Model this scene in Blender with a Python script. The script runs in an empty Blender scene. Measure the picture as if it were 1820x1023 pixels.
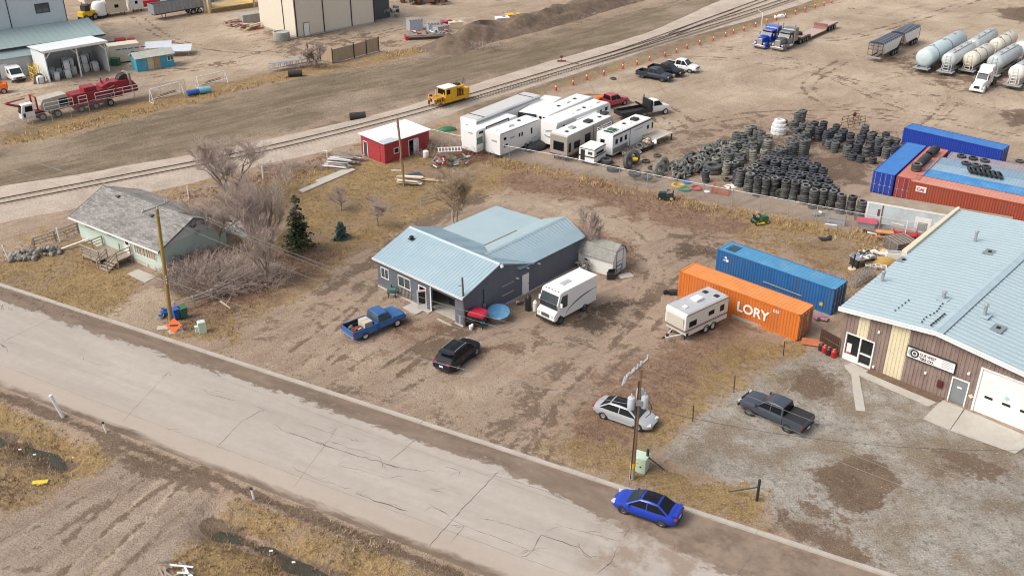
import bpy, bmesh, math, random
import numpy as np
from mathutils import Vector, Matrix, noise as mnoise
R = math.radians
C = bpy.context.scene.collection
# ---------------------------------------------------------------- camera
F, PITCH, CH = 1750.0, R(27.85), 43.45
cam = bpy.data.objects.new("camera", bpy.data.cameras.new("camera")); C.objects.link(cam)
cam.data.sensor_width = 36; cam.data.lens = 36 * F / 1820
cam.data.clip_start = 1; cam.data.clip_end = 6000
cam.location = (0, 0, CH); cam.rotation_euler = (R(90) - PITCH, 0, 0)
bpy.context.scene.camera = cam
# ---------------------------------------------------------------- light: bright overcast afternoon
SUN_EL, SUN_AZ = 48, 250          # the sun stands up-left of the view, a little in front of the houses
w = bpy.data.worlds.new("World"); bpy.context.scene.world = w; w.use_nodes = True
nt = w.node_tree; bg = nt.nodes["Background"]
sky = nt.nodes.new("ShaderNodeTexSky"); sky.sky_type = 'NISHITA'; sky.sun_disc = False
sky.sun_elevation = R(SUN_EL); sky.sun_rotation = R(SUN_AZ)
sky.air_density = 1.0; sky.dust_density = 4.0; sky.ozone_density = 0.6
hsv = nt.nodes.new("ShaderNodeHueSaturation"); hsv.inputs["Saturation"].default_value = .45      # thin cloud greys the blue
nt.links.new(sky.outputs[0], hsv.inputs["Color"]); nt.links.new(hsv.outputs[0], bg.inputs[0]); bg.inputs[1].default_value = 0.15
sl = bpy.data.lights.new("sun", 'SUN'); sl.energy = 1.5; sl.angle = R(30); sl.color = (1, .93, .83)
so = bpy.data.objects.new("sun", sl); C.objects.link(so)
sd = Vector((math.sin(R(SUN_AZ)) * math.cos(R(SUN_EL)), math.cos(R(SUN_AZ)) * math.cos(R(SUN_EL)), math.sin(R(SUN_EL))))
so.rotation_euler = sd.to_track_quat('Z', 'Y').to_euler()
vs = bpy.context.scene.view_settings
bpy.context.scene.display_settings.display_device = 'sRGB'
vs.view_transform = 'Standard'; vs.look = 'None'; vs.gamma = 1; vs.exposure = 0.38
cy = bpy.context.scene.cycles
cy.filter_width = 1.1; cy.max_bounces = 5; cy.diffuse_bounces = 3; cy.glossy_bounces = 2; cy.transparent_max_bounces = 10; cy.caustics_reflective = False

# ---------------------------------------------------------------- helpers
def P(px, py, z=0.0):
    """the point of the plane at height z that the photograph's pixel shows"""
    a, b = (px - 910) / F, (py - 511.5) / F
    c, s = math.cos(PITCH), math.sin(PITCH)
    t = (z - CH) / (-s - b * c)
    return Vector((a * t, (c - b * s) * t, z))

def heading(a, b):
    return math.atan2(b.y - a.y, b.x - a.x)

MATS = {}
def mat(name, col, rough=.6, metal=0., var=.12, scale=1.5, bump=0., coat=0., dirt=None, dscale=.8, rand=0., spec=.5, streak=None):
    """procedural material: base colour with two octave noises, optional dirt blotches, optional per-object shift"""
    if name in MATS: return MATS[name]
    m = bpy.data.materials.new(name); m.use_nodes = True; MATS[name] = m
    t = m.node_tree; N = t.nodes; Lk = t.links.new
    b = N["Principled BSDF"]
    b.inputs["Roughness"].default_value = rough; b.inputs["Metallic"].default_value = metal
    b.inputs["Coat Weight"].default_value = coat; b.inputs["Coat Roughness"].default_value = .06
    b.inputs["Specular IOR Level"].default_value = spec
    tc = N.new("ShaderNodeTexCoord")
    src = tc.outputs["Object"]
    if streak:
        mp = N.new("ShaderNodeMapping"); mp.inputs["Scale"].default_value = streak; Lk(src, mp.inputs[0]); src = mp.outputs[0]
    n1 = N.new("ShaderNodeTexNoise"); n1.inputs["Scale"].default_value = scale; n1.inputs["Detail"].default_value = 5; n1.inputs["Roughness"].default_value = .65
    Lk(src, n1.inputs["Vector"])
    mr = N.new("ShaderNodeMapRange"); mr.inputs[1].default_value = .25; mr.inputs[2].default_value = .75
    mr.inputs[3].default_value = 1 - var; mr.inputs[4].default_value = 1 + var; Lk(n1.outputs[0], mr.inputs[0])
    val = mr.outputs[0]
    if rand:
        oi = N.new("ShaderNodeObjectInfo"); r2 = N.new("ShaderNodeMapRange"); r2.inputs[3].default_value = 1 - rand; r2.inputs[4].default_value = 1 + rand
        Lk(oi.outputs["Random"], r2.inputs[0]); mu = N.new("ShaderNodeMath"); mu.operation = 'MULTIPLY'; Lk(val, mu.inputs[0]); Lk(r2.outputs[0], mu.inputs[1]); val = mu.outputs[0]
    hs = N.new("ShaderNodeMix"); hs.data_type = 'RGBA'; hs.blend_type = 'MULTIPLY'; hs.inputs["Factor"].default_value = 1
    hs.inputs["A"].default_value = (*col, 1); Lk(val, hs.inputs["B"])
    out = hs.outputs["Result"]
    if dirt:
        n2 = N.new("ShaderNodeTexNoise"); n2.inputs["Scale"].default_value = dscale; n2.inputs["Detail"].default_value = 8; n2.inputs["Roughness"].default_value = .7
        Lk(src, n2.inputs["Vector"])
        r3 = N.new("ShaderNodeMapRange"); r3.inputs[1].default_value = .5; r3.inputs[2].default_value = .72; r3.inputs[4].default_value = dirt[0]; Lk(n2.outputs[0], r3.inputs[0])
        mx = N.new("ShaderNodeMix"); mx.data_type = 'RGBA'; Lk(r3.outputs[0], mx.inputs["Factor"]); Lk(out, mx.inputs["A"]); mx.inputs["B"].default_value = (*dirt[1], 1)
        out = mx.outputs["Result"]
    Lk(out, b.inputs["Base Color"])
    if bump:
        n3 = N.new("ShaderNodeTexNoise"); n3.inputs["Scale"].default_value = scale * 6; n3.inputs["Detail"].default_value = 3; Lk(src, n3.inputs["Vector"])
        bp = N.new("ShaderNodeBump"); bp.inputs["Strength"].default_value = bump; bp.inputs["Distance"].default_value = .05; Lk(n3.outputs[0], bp.inputs["Height"]); Lk(bp.outputs[0], b.inputs["Normal"])
    return m

class MB:
    """collects faces and links them as ONE mesh object"""
    def __init__(s): s.v = []; s.f = []; s.mi = []; s.mats = []
    def raw(s, vs, fs, m):
        if m not in s.mats: s.mats.append(m)
        i = s.mats.index(m); k = len(s.v)
        s.v += [(p[0], p[1], p[2]) for p in vs]
        for f in fs: s.f.append([a + k for a in f]); s.mi.append(i)
        return s
    def b(s, x0, x1, y0, y1, z0, z1, m):
        return s.raw([(x0,y0,z0),(x1,y0,z0),(x1,y1,z0),(x0,y1,z0),(x0,y0,z1),(x1,y0,z1),(x1,y1,z1),(x0,y1,z1)],
              [(0,3,2,1),(4,5,6,7),(0,1,5,4),(1,2,6,5),(2,3,7,6),(3,0,4,7)], m)
    def rb(s, c, size, m, rz=0, ry=0, rx=0):
        M = Matrix.Translation(c) @ Matrix.Rotation(rz,4,'Z') @ Matrix.Rotation(ry,4,'Y') @ Matrix.Rotation(rx,4,'X')
        x, y, z = size[0]/2, size[1]/2, size[2]/2
        vs = [M @ Vector(q) for q in [(-x,-y,-z),(x,-y,-z),(x,y,-z),(-x,y,-z),(-x,-y,z),(x,-y,z),(x,y,z),(-x,y,z)]]
        return s.raw(vs, [(0,3,2,1),(4,5,6,7),(0,1,5,4),(1,2,6,5),(2,3,7,6),(3,0,4,7)], m)
    def ext(s, poly, y0, y1, m, axis='y'):
        """polygon extruded: axis y -> poly is (x,z); x -> (y,z); z -> (x,y)"""
        n = len(poly)
        def pt(p, t): return (p[0], t, p[1]) if axis == 'y' else ((t, p[0], p[1]) if axis == 'x' else (p[0], p[1], t))
        vs = [pt(p, y0) for p in poly] + [pt(p, y1) for p in poly]
        fs = [list(range(n)), list(range(2*n-1, n-1, -1))] + [[(i+1) % n, i, n+i, n+(i+1) % n] for i in range(n)]
        return s.raw(vs, fs, m)
    def tube(s, p, q, r0, m, r1=None, n=8, cap=True):
        p, q = Vector(p), Vector(q); d = q - p
        if d.length < 1e-6: return s
        r1 = r0 if r1 is None else r1
        z = d.normalized(); x = z.orthogonal().normalized(); y = z.cross(x)
        vs = []
        for c, r in ((p, r0), (q, r1)):
            for i in range(n):
                a = 2*math.pi*i/n; vs.append(c + x*(r*math.cos(a)) + y*(r*math.sin(a)))
        fs = [[i, (i+1) % n, n+(i+1) % n, n+i] for i in range(n)]
        if cap: fs += [list(range(n-1,-1,-1)), list(range(n, 2*n))]
        return s.raw(vs, fs, m)
    def path(s, pts, r, m, n=6):
        for a, b in zip(pts, pts[1:]): s.tube(a, b, r, m, n=n)
        return s
    def lathe(s, prof, m, n=16, c=(0,0,0), axis='z', closed=False):
        vs = []; k = len(prof)
        for i in range(n):
            a = 2*math.pi*i/n; ca, sa = math.cos(a), math.sin(a)
            for r, h in prof:
                q = (r*ca, r*sa, h) if axis == 'z' else ((r*ca, h, r*sa) if axis == 'y' else (h, r*ca, r*sa))
                vs.append((q[0]+c[0], q[1]+c[1], q[2]+c[2]))
        fs = []
        for i in range(n):
            j = (i+1) % n
            for q in range(k if closed else k-1):
                p2 = (q+1) % k; fs.append([i*k+q, j*k+q, j*k+p2, i*k+p2])
        if not closed:
            if prof[0][0] > 1e-4: fs.append([i*k for i in range(n)][::-1])
            if prof[-1][0] > 1e-4: fs.append([i*k+k-1 for i in range(n)])
        return s.raw(vs, fs, m)
    def loft(s, rings, m, cap=True):
        n = len(rings[0]); vs = [p for r in rings for p in r]; fs = []
        for a in range(len(rings)-1):
            for i in range(n):
                j = (i+1) % n; fs.append([a*n+i, a*n+j, (a+1)*n+j, (a+1)*n+i])
        if cap: fs += [list(range(n-1,-1,-1)), [(len(rings)-1)*n+i for i in range(n)]]
        return s.raw(vs, fs, m)
    def slab(s, pts, th, m, off=0.):
        """flat polygon with thickness th, standing off proud of its plane along its normal"""
        pts = [Vector(p) for p in pts]; nr = (pts[1]-pts[0]).cross(pts[2]-pts[0]).normalized(); n = len(pts)
        vs = [p + nr*off for p in pts] + [p + nr*(off+th) for p in pts]
        fs = [list(range(n-1,-1,-1)), list(range(n, 2*n))] + [[i, (i+1) % n, n+(i+1) % n, n+i] for i in range(n)]
        return s.raw(vs, fs, m)
    def ribs(s, A, B, D, E, pitch, w, h, m):
        """raised seams on the quad A-B (eave) D-E (ridge, D above A), running eave to ridge"""
        A, B, D, E = map(Vector, (A, B, D, E)); n = max(2, int((B-A).length/pitch))
        nr = (B-A).cross(D-A).normalized(); nr = nr if nr.z > 0 else -nr; dx = (B-A).normalized()*w/2
        for i in range(n+1):
            t = i/n; a = A.lerp(B, t); d = D.lerp(E, t)
            vs = [a-dx, a+dx, d+dx, d-dx]; vs = vs + [p + nr*h for p in vs]
            s.raw(vs, [(4,5,6,7),(0,1,5,4),(1,2,6,5),(2,3,7,6),(3,0,4,7)], m)
        return s
    def mesh(s, name, smooth=None, fix=True):
        me = bpy.data.meshes.new(name); me.from_pydata(s.v, [], s.f)
        for m in s.mats: me.materials.append(m)
        me.polygons.foreach_set("material_index", s.mi)
        if fix:
            bm = bmesh.new(); bm.from_mesh(me); bmesh.ops.recalc_face_normals(bm, faces=bm.faces); bm.to_mesh(me); bm.free()
        if smooth:
            me.polygons.foreach_set("use_smooth", [True]*len(me.polygons)); me.set_sharp_from_angle(angle=R(smooth))
        me.update(); return me
    def build(s, name, parent=None, smooth=None, bevel=0, label=None, loc=None, rz=0, fix=True):
        o = bpy.data.objects.new(name, s.mesh(name, smooth, fix)); C.objects.link(o)
        if parent: o.parent = parent
        if loc is not None: o.location = loc; o.rotation_euler = (0,0,rz)
        if bevel:
            bv = o.modifiers.new("bevel", 'BEVEL'); bv.width = bevel; bv.segments = 2; bv.limit_method = 'ANGLE'; bv.angle_limit = R(40)
        if label: o['label'] = label
        return o

def tag(o, label, cat, group=None, kind=None):
    o['label'] = label; o['category'] = cat
    if group: o['group'] = group
    if kind: o['kind'] = kind
    return o
def thing(name, label, cat, loc, rz=0, group=None):
    o = bpy.data.objects.new(name, None); C.objects.link(o); o.empty_display_size = .3
    o.location = loc; o.rotation_euler = (0,0,rz)
    return tag(o, label, cat, group)
def struct(o, kind='structure'):
    o['kind'] = kind; return o
def children(o): return [c for c in ALLKIDS.get(o.name, [])]
def dup(root, loc=None, rz=None, label=None, group=None, scale=None):
    """a copy of a thing with its parts and sub-parts"""
    kids = {}
    for q in C.objects:
        if q.parent: kids.setdefault(q.parent.name, []).append(q)
    def cp(o, par):
        c = o.copy(); C.objects.link(c)
        if par: c.parent = par
        for k in kids.get(o.name, []): cp(k, c)
        return c
    r = cp(root, None)
    if loc is not None: r.location = loc
    if rz is not None: r.rotation_euler = (0,0,rz)
    if label: r['label'] = label
    if group: r['group'] = group
    if scale: r.scale = scale
    return r
def text(body, size, m, parent, name="lettering", loc=(0,0,0), rot=(0,0,0), ext=.008, align='LEFT', sx=1.0, bold=0.):
    cu = bpy.data.curves.new(name, 'FONT'); cu.body = body; cu.size = size; cu.extrude = ext; cu.align_x = align; cu.offset = bold; cu.resolution_u = 3
    o = bpy.data.objects.new(name, cu); C.objects.link(o); bpy.context.view_layer.update()
    me = bpy.data.meshes.new_from_object(o.evaluated_get(bpy.context.evaluated_depsgraph_get())); me.name = name
    bpy.data.objects.remove(o); me.materials.clear(); me.materials.append(m)
    o = bpy.data.objects.new(name, me); C.objects.link(o); o.parent = parent
    o.location = loc; o.rotation_euler = rot; o.scale = (sx, 1, 1); return o
rnd = random.Random(7)
# ---------------------------------------------------------------- ground
KU, KN, K0 = Vector((.8830,-.4694,0)), Vector((.4694,.8830,0)), Vector((-6.95,60.45,0))   # along the street, across it, a kerb point
def RD(s, t, z=0): p = K0 + KU*s + KN*t; return Vector((p.x, p.y, z))
XY = lambda pts: np.array([P(*p)[:2] for p in pts])
def sdist(poly, X, Y):
    """signed distance (inside positive) of the points to a polygon"""
    n = len(poly); d = np.full(X.shape, 1e9); ins = np.zeros(X.shape, bool)
    for i in range(n):
        x0, y0 = poly[i]; x1, y1 = poly[(i+1) % n]; ex, ey = x1-x0, y1-y0
        t = np.clip(((X-x0)*ex+(Y-y0)*ey)/(ex*ex+ey*ey+1e-9), 0, 1)
        d = np.minimum(d, (X-x0-t*ex)**2+(Y-y0-t*ey)**2)
        c = (y0 > Y) != (y1 > Y); xi = x0+(Y-y0)/(y1-y0+1e-12)*ex; ins ^= c & (X < xi)
    d = np.sqrt(d); return np.where(ins, d, -d)
G = dict(grass=0, leaf=1, mud=2, gravel=3, tan=4, olive=5, wet=6, pink=7)
REG = [  # layer, strength, softness in metres, outline (pixels of the photograph, dropped on the ground)
 ('grass',1,2.0,[(-60,545),(-60,470),(0,456),(70,440),(150,424),(205,470),(240,486),(262,505),(215,540),(165,566)]),
 ('grass',1,3.0,[(300,590),(285,560),(330,520),(330,490),(410,440),(430,400),(380,335),(500,300),(640,285),(760,278),(870,292),(985,300),(900,335),(830,362),(740,396),(675,440),(600,480),(525,528),(440,560),(420,610),(360,600)]),
 ('grass',.95,2.5,[(770,262),(860,272),(1000,300),(1180,345),(1330,375),(1570,420),(1560,445),(1470,430),(1330,400),(1180,365),(1000,330),(860,300)]),
 ('grass',.75,4,[(1150,345),(1330,375),(1560,425),(1640,455),(1520,530),(1480,500),(1290,430),(1160,380)]),
 ('grass',1,2.2,[(1425,600),(1440,618),(1345,662),(1225,748),(1165,815),(1360,888),(1368,935),(1330,940),(1200,890),(980,812),(960,795),(1010,760),(1060,700),(1200,610),(1300,580),(1400,612)]),
 ('grass',.62,4,[(960,800),(1020,700),(1150,610),(1320,570),(1350,650),(1200,760),(1120,810)]),
 ('grass',1,1.2,[(-80,660),(0,705),(60,742),(150,785),(208,800),(190,830),(140,852),(40,905),(-60,930),(-200,950)]),
 ('grass',1,1.2,[(420,872),(455,880),(560,918),(700,965),(880,1040),(900,1100),(280,1100),(300,1010),(340,960),(385,915)]),
 ('grass',1,1.5,[(0,236),(120,207),(250,178),(360,158),(450,135),(540,116),(600,112),(690,92),(760,80),(770,92),(650,118),(540,135),(400,170),(250,206),(120,238),(0,262)]),
 ('olive',1,1.5,[(830,212),(985,160),(1100,125),(1250,78),(1480,5),(1480,-14),(1240,62),(1095,108),(985,142),(820,198)]),
 ('grass',.6,1.2,[(830,212),(985,160),(1100,125),(1250,78),(1480,5),(1480,-10),(1240,67),(1095,113),(985,148),(820,204)]),
 ('grass',.55,3,[(180,330),(470,292),(640,250),(820,200),(830,240),(760,280),(640,300),(470,320),(380,345),(200,400),(0,440),(0,425),(150,380)]),
 ('leaf',.9,3,[(880,322),(930,300),(1100,325),(1250,365),(1330,398),(1280,432),(1150,395),(1050,360),(930,348)]),
 ('leaf',.85,2.5,[(1010,398),(1050,395),(1140,440),(1150,482),(1080,502),(1030,470)]),
 ('leaf',.8,3.5,[(1080,640),(1200,590),(1330,560),(1360,600),(1230,700),(1080,800),(990,800),(960,770)]),
 ('leaf',.8,2.5,[(285,575),(340,520),(440,450),(560,430),(625,445),(520,520),(430,560),(330,590)]),
 ('leaf',.6,3,[(660,570),(720,530),(780,560),(860,600),(1000,560),(960,620),(860,640),(740,640),(650,640)]),
 ('leaf',.7,3,[(200,380),(470,300),(640,262),(640,285),(480,325),(390,345),(260,380)]),
 ('leaf',.55,5,[(1160,380),(1330,405),(1500,440),(1600,450),(1520,500),(1290,440)]),
 ('mud',.85,1.5,[(585,500),(690,425),(760,385),(850,340),(880,352),(800,385),(720,430),(680,470),(600,515),(560,530)]),
 ('mud',.55,3,[(560,530),(680,450),(690,500),(610,560),(520,600),(430,650),(420,620)]),
 ('mud',.8,1,[(690,640),(735,612),(825,575),(842,585),(800,612),(730,640),(700,655)]),
 ('mud',.5,2,[(860,760),(900,690),(960,640),(1050,580),(1090,600),(1000,690),(980,760),(960,820)]),
 ('mud',.6,3.5,[(960,610),(1040,545),(1160,500),(1270,470),(1240,505),(1150,560),(1060,630),(980,660)]),
 ('mud',.6,2.5,[(1150,400),(1240,405),(1290,440),(1250,470),(1180,500),(1190,450)]),
 ('mud',.5,2,[(440,660),(700,730),(960,820),(1000,836),(1010,820),(940,780),(700,700),(560,665)]),
 ('mud',.9,1,[(170,772),(215,790),(330,832),(420,872),(385,890),(300,850),(240,850),(200,808)]),
 ('mud',.8,2,[(1500,270),(1560,260),(1540,330),(1420,320),(1440,275)]),
 ('mud',.95,2.5,[(1765,15),(1850,10),(1850,40),(1790,38)]),
 ('mud',.95,2,[(1780,200),(1850,192),(1850,232),(1800,222)]),
 ('mud',.5,4,[(1180,225),(1300,210),(1420,190),(1500,215),(1600,230),(1600,330),(1300,330),(1130,290)]),
 ('mud',.6,4,[(1530,100),(1640,90),(1820,130),(1820,165),(1700,165),(1620,140)]),
 ('mud',.5,4,[(430,30),(700,60),(760,80),(560,112),(470,100)]),
 ('gravel',1,1.2,[(1162,812),(1232,745),(1345,662),(1440,617),(1490,632),(1720,735),(1900,812),(2000,900),(1900,1100),(1590,1030),(1366,940),(1368,888)]),
 ('mud',.95,1,[(1440,835),(1500,812),(1570,808),(1600,850),(1570,905),(1530,918),(1470,890)]),
 ('mud',.75,1.2,[(1395,660),(1450,645),(1500,680),(1490,712),(1430,712),(1390,690)]),
 ('mud',.7,1.2,[(1405,885),(1440,870),(1480,905),(1520,960),(1440,940)]),
 ('mud',.6,1.5,[(1640,790),(1720,785),(1820,830),(1820,870),(1680,850)]),
 ('mud',.7,1,[(1370,890),(1420,905),(1560,990),(1600,1030),(1560,1020),(1370,945)]),
 ('olive',1,4,[(-80,275),(0,262),(120,238),(250,206),(400,170),(540,135),(650,118),(780,95),(900,75),(1000,42),(1130,20),(1260,-25),(1400,-25),(1230,55),(1100,84),(1000,110),(830,150),(690,192),(450,248),(230,302),(0,345),(-80,362)]),
 ('tan',1,5,[(985,165),(1010,150),(1250,82),(1490,-5),(1900,-60),(1960,340),(1780,260),(1600,222),(1420,186),(1300,205),(1160,245),(1090,200)]),
 ('tan',.8,5,[(150,-20),(900,-20),(1000,-10),(760,60),(690,88),(540,112),(360,152),(250,172),(120,200),(0,232),(-80,240),(-80,120),(180,120)]),
 ('tan',.9,2.5,[(770,372),(870,345),(1000,352),(1100,390),(1175,440),(1190,490),(1135,480),(1070,418),(960,375),(870,366)]),
 ('tan',1,1.5,[(168,572),(262,506),(300,498),(335,520),(300,545),(270,590),(240,598)]),
 ('tan',.45,4,[(440,650),(520,560),(680,470),(690,500),(700,560),(800,640),(960,680),(1000,740),(940,790),(720,720)]),
 ('tan',.5,6,[(0,330),(250,250),(560,150),(800,110),(790,135),(560,200),(300,265),(0,345)]),
 ('wet',.75,2.2,[(1000,590),(1030,550),(1100,525),(1150,535),(1110,575),(1060,610)]),
 ('wet',.5,3,[(1180,440),(1250,420),(1290,440),(1250,475),(1190,480)]),
 ('pink',1,2,[(215,805),(400,868),(385,910),(340,960),(300,1010),(280,1110),(-200,1110),(-200,950),(-60,935),(40,908),(140,855)]),
 ('pink',.5,3,[(430,655),(560,690),(690,640),(820,600),(960,700),(900,780),(700,720)]),
 ('mud',.55,1,[(-60,765),(0,800),(40,792),(110,830),(95,845),(0,830)]),
]
def smooth_path(pts, n=6):
    pts = [Vector(p) for p in pts]; out = []
    for i in range(len(pts)-1):
        p0, p1, p2, p3 = pts[max(i-1,0)], pts[i], pts[i+1], pts[min(i+2, len(pts)-1)]
        for k in range(n):
            t = k/n; out.append(.5*((2*p1)+(p2-p0)*t+(2*p0-5*p1+4*p2-p3)*t*t+(3*p1-p0-3*p2+p3)*t**3))
    out.append(pts[-1]); return out
def offset(line, d):
    out = []
    for i, p in enumerate(line):
        t = (line[min(i+1, len(line)-1)]-line[max(i-1, 0)]).normalized(); out.append(p+Vector((-t.y, t.x, 0))*d)
    return out
def ditch(X, Y):
    s = (X-K0.x)*KU.x+(Y-K0.y)*KU.y; t = (X-K0.x)*KN.x+(Y-K0.y)*KN.y
    m = np.clip((-18.2-s)/1.6, 0, 1)+np.clip((s+8.0)/2.2, 0, 1)
    wob = .35*np.sin(s*.9)+.25*np.sin(s*2.1+1.); dep = .97+.05*np.sin(s*.8+.5)+.03*np.sin(s*2.3)
    return -dep*np.exp(-np.abs((t+15.3+wob*.5)/1.35)**2.4)*np.clip(m, 0, 1)
ys = [-150, -60, 0, 20]; y = 34.
while y < 260: ys.append(y); y *= 1.0046
while y < 4000: ys.append(y); y *= 1.12
ys = np.array(ys)
us = np.concatenate([[-60,-8,-3,-1.6,-1.0,-.8], np.linspace(-.64,.64,420), [.8,1.0,1.6,3,8,60]])
U, Y = np.meshgrid(us, ys); X = U*np.maximum(Y, 34.)
rs = np.random.RandomState(3)
Z = ditch(X, Y)
W = np.zeros((8,)+X.shape)
for lay, st, soft, poly in REG:
    v = np.clip(.5+sdist(XY(poly), X, Y)/(2*soft), 0, 1)*st
    W[G[lay]] = np.maximum(W[G[lay]], v)
S_ = (X-K0.x)*KU.x+(Y-K0.y)*KU.y; T_ = (X-K0.x)*KN.x+(Y-K0.y)*KN.y
# wheel ruts: pairs of worn lines along the ways that get driven
def ruts(px, lay, st, w_=.28, half=.85):
    ln = smooth_path([P(*p) for p in px], 5); D = np.full(X.shape, 1e9)
    for k in (-half, half):
        l2 = offset(ln, k+.25*math.sin(px[0][0]))
        for a, b in zip(l2, l2[1:]):
            ex, ey = b.x-a.x, b.y-a.y; t = np.clip(((X-a.x)*ex+(Y-a.y)*ey)/(ex*ex+ey*ey+1e-9), 0, 1); D = np.minimum(D, (X-a.x-t*ex)**2+(Y-a.y-t*ey)**2)
    W[lay] = np.maximum(W[lay], st*np.exp(-D/(w_*w_)))
for px, lay, st in [([(540,660),(640,560),(720,470),(800,400),(870,358),(960,353),(1080,388),(1150,445),(1165,495),(1110,570),(1030,650),(955,740)],2,.52),([(500,620),(610,540),(700,470),(790,395)],2,.54),([(690,658),(760,612),(830,577)],2,.85),([(700,690),(800,640),(900,600),(980,590)],2,.46),([(945,830),(985,760),(1050,680),(1130,600),(1200,520),(1260,455)],2,.56),([(930,800),(990,700),(1060,620)],2,.52),([(560,690),(660,620),(760,590)],2,.44),
  ([(60,1040),(170,935),(255,868),(345,822),(420,800)],2,.6),([(150,1045),(262,940),(330,872),(360,840)],2,.54),([(-20,1010),(130,905),(235,850),(290,812)],2,.5),([(110,1045),(225,935),(290,868),(330,846)],4,.72),
  ([(985,185),(1060,170),(1180,190),(1240,232)],2,.62),([(1010,200),(1090,180),(1160,200),(1200,240)],2,.55),([(1180,100),(1350,110),(1550,150),(1750,190),(1830,220)],2,.6),([(1240,80),(1400,105),(1600,190),(1810,245)],2,.6),([(1140,265),(1210,230),(1330,205),(1480,200),(1620,215)],2,.6),([(1300,60),(1480,70),(1640,30),(1760,-10)],2,.55),([(1500,110),(1440,150),(1480,185),(1600,200)],2,.6),([(1700,175),(1640,230),(1560,240)],2,.55),
  ([(240,30),(300,70),(400,90),(520,95),(620,72),(760,40)],2,.62),([(235,115),(330,120),(430,105),(560,70)],2,.6),([(0,180),(120,150),(240,140),(420,110)],2,.6),([(-20,318),(250,250),(500,185),(800,122),(1000,72),(1250,-12)],2,.66),([(-20,290),(250,225),(520,160),(820,105)],4,.75)]: ruts(px, lay, st, .36+.0012*max(0, 500-px[0][1])**.9*.3)
W[2] = np.maximum(W[2], np.clip(1-np.abs(T_+12.1)/1.0, 0, 1)*.95)        # muddy strip along the near edge of the street
for k in (0,1): W[k] *= np.clip((-T_-12.2)/.8, 0, 1)*(T_ < 0)+(T_ >= 0)
W[0] = np.where(T_ < -12, np.maximum(W[0]-np.clip(1-np.abs(T_+15.3)/.9, 0, 1)*.9*(np.abs(Z) > .5), 0), W[0])
W[2] = np.maximum(W[2], np.clip(1.1-np.abs(T_+15.3)/1.1, 0, 1)*(np.abs(Z) > .45))
nr, nc = X.shape
me = bpy.data.meshes.new("ground")
idx = np.arange(nr*nc).reshape(nr, nc)
q = np.stack([idx[:-1,:-1], idx[:-1,1:], idx[1:,1:], idx[1:,:-1]], -1).reshape(-1, 4)
me.vertices.add(nr*nc); me.vertices.foreach_set("co", np.stack([X, Y, Z], -1).astype(np.float32).ravel())
me.loops.add(q.size); me.loops.foreach_set("vertex_index", q.ravel().astype(np.int32))
me.polygons.add(len(q)); me.polygons.foreach_set("loop_start", np.arange(0, q.size, 4, dtype=np.int32)); me.polygons.foreach_set("loop_total", np.full(len(q), 4, np.int32))
me.polygons.foreach_set("use_smooth", [True]*len(q))
for nm, k in (("la", 0), ("lb", 4)):
    at = me.color_attributes.new(nm, 'FLOAT_COLOR', 'POINT')
    at.data.foreach_set("color", np.stack([W[k], W[k+1], W[k+2], W[k+3]], -1).astype(np.float32).ravel())
me.update(); me.validate()
ground = struct(bpy.data.objects.new("ground", me)); C.objects.link(ground)

class NG:
    """small helper for writing node trees"""
    def __init__(s, m): s.t = m.node_tree; s.N = s.t.nodes; s.L = s.t.links.new
    def n(s, k, **kw):
        o = s.N.new(k)
        for a, b in kw.items(): setattr(o, a, b)
        return o
    def put(s, sock, v):
        if hasattr(v, "is_output") or isinstance(v, bpy.types.NodeSocket): s.L(v, sock)
        elif isinstance(v, tuple) and len(v) == 3 and sock.type == 'RGBA': sock.default_value = (*v, 1)
        else: sock.default_value = v
    def noise(s, vec, scale, detail=4, rough=.6, dist=0.):
        o = s.n("ShaderNodeTexNoise"); s.put(o.inputs["Vector"], vec); s.put(o.inputs["Scale"], scale); s.put(o.inputs["Detail"], float(detail)); s.put(o.inputs["Roughness"], rough); s.put(o.inputs["Distortion"], dist)
        return o.outputs[0]
    def mp(s, vec, scale=(1,1,1), rot=(0,0,0), loc=(0,0,0)):
        if rot != (0,0,0):                     # turn first, stretch afterwards
            o = s.n("ShaderNodeMapping"); s.put(o.inputs[0], vec); o.inputs["Rotation"].default_value = rot; vec = o.outputs[0]
        o = s.n("ShaderNodeMapping"); s.put(o.inputs[0], vec); o.inputs["Scale"].default_value = scale; o.inputs["Location"].default_value = loc
        return o.outputs[0]
    def rng(s, v, a, b, c=0., d=1.):
        o = s.n("ShaderNodeMapRange"); s.put(o.inputs[0], v)
        for i, x in enumerate((a, b, c, d)): o.inputs[i+1].default_value = x
        return o.outputs[0]
    def math(s, op, a, b=0.):
        o = s.n("ShaderNodeMath", operation=op); s.put(o.inputs[0], a); s.put(o.inputs[1], b); return o.outputs[0]
    def mix(s, f, a, b, mode='MIX'):
        o = s.n("ShaderNodeMix", data_type='RGBA', blend_type=mode); s.put(o.inputs["Factor"], f); s.put(o.inputs["A"], a); s.put(o.inputs["B"], b); return o.outputs["Result"]
    def scale(s, c, v): return s.mix(1., c, v, 'MULTIPLY')

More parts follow.
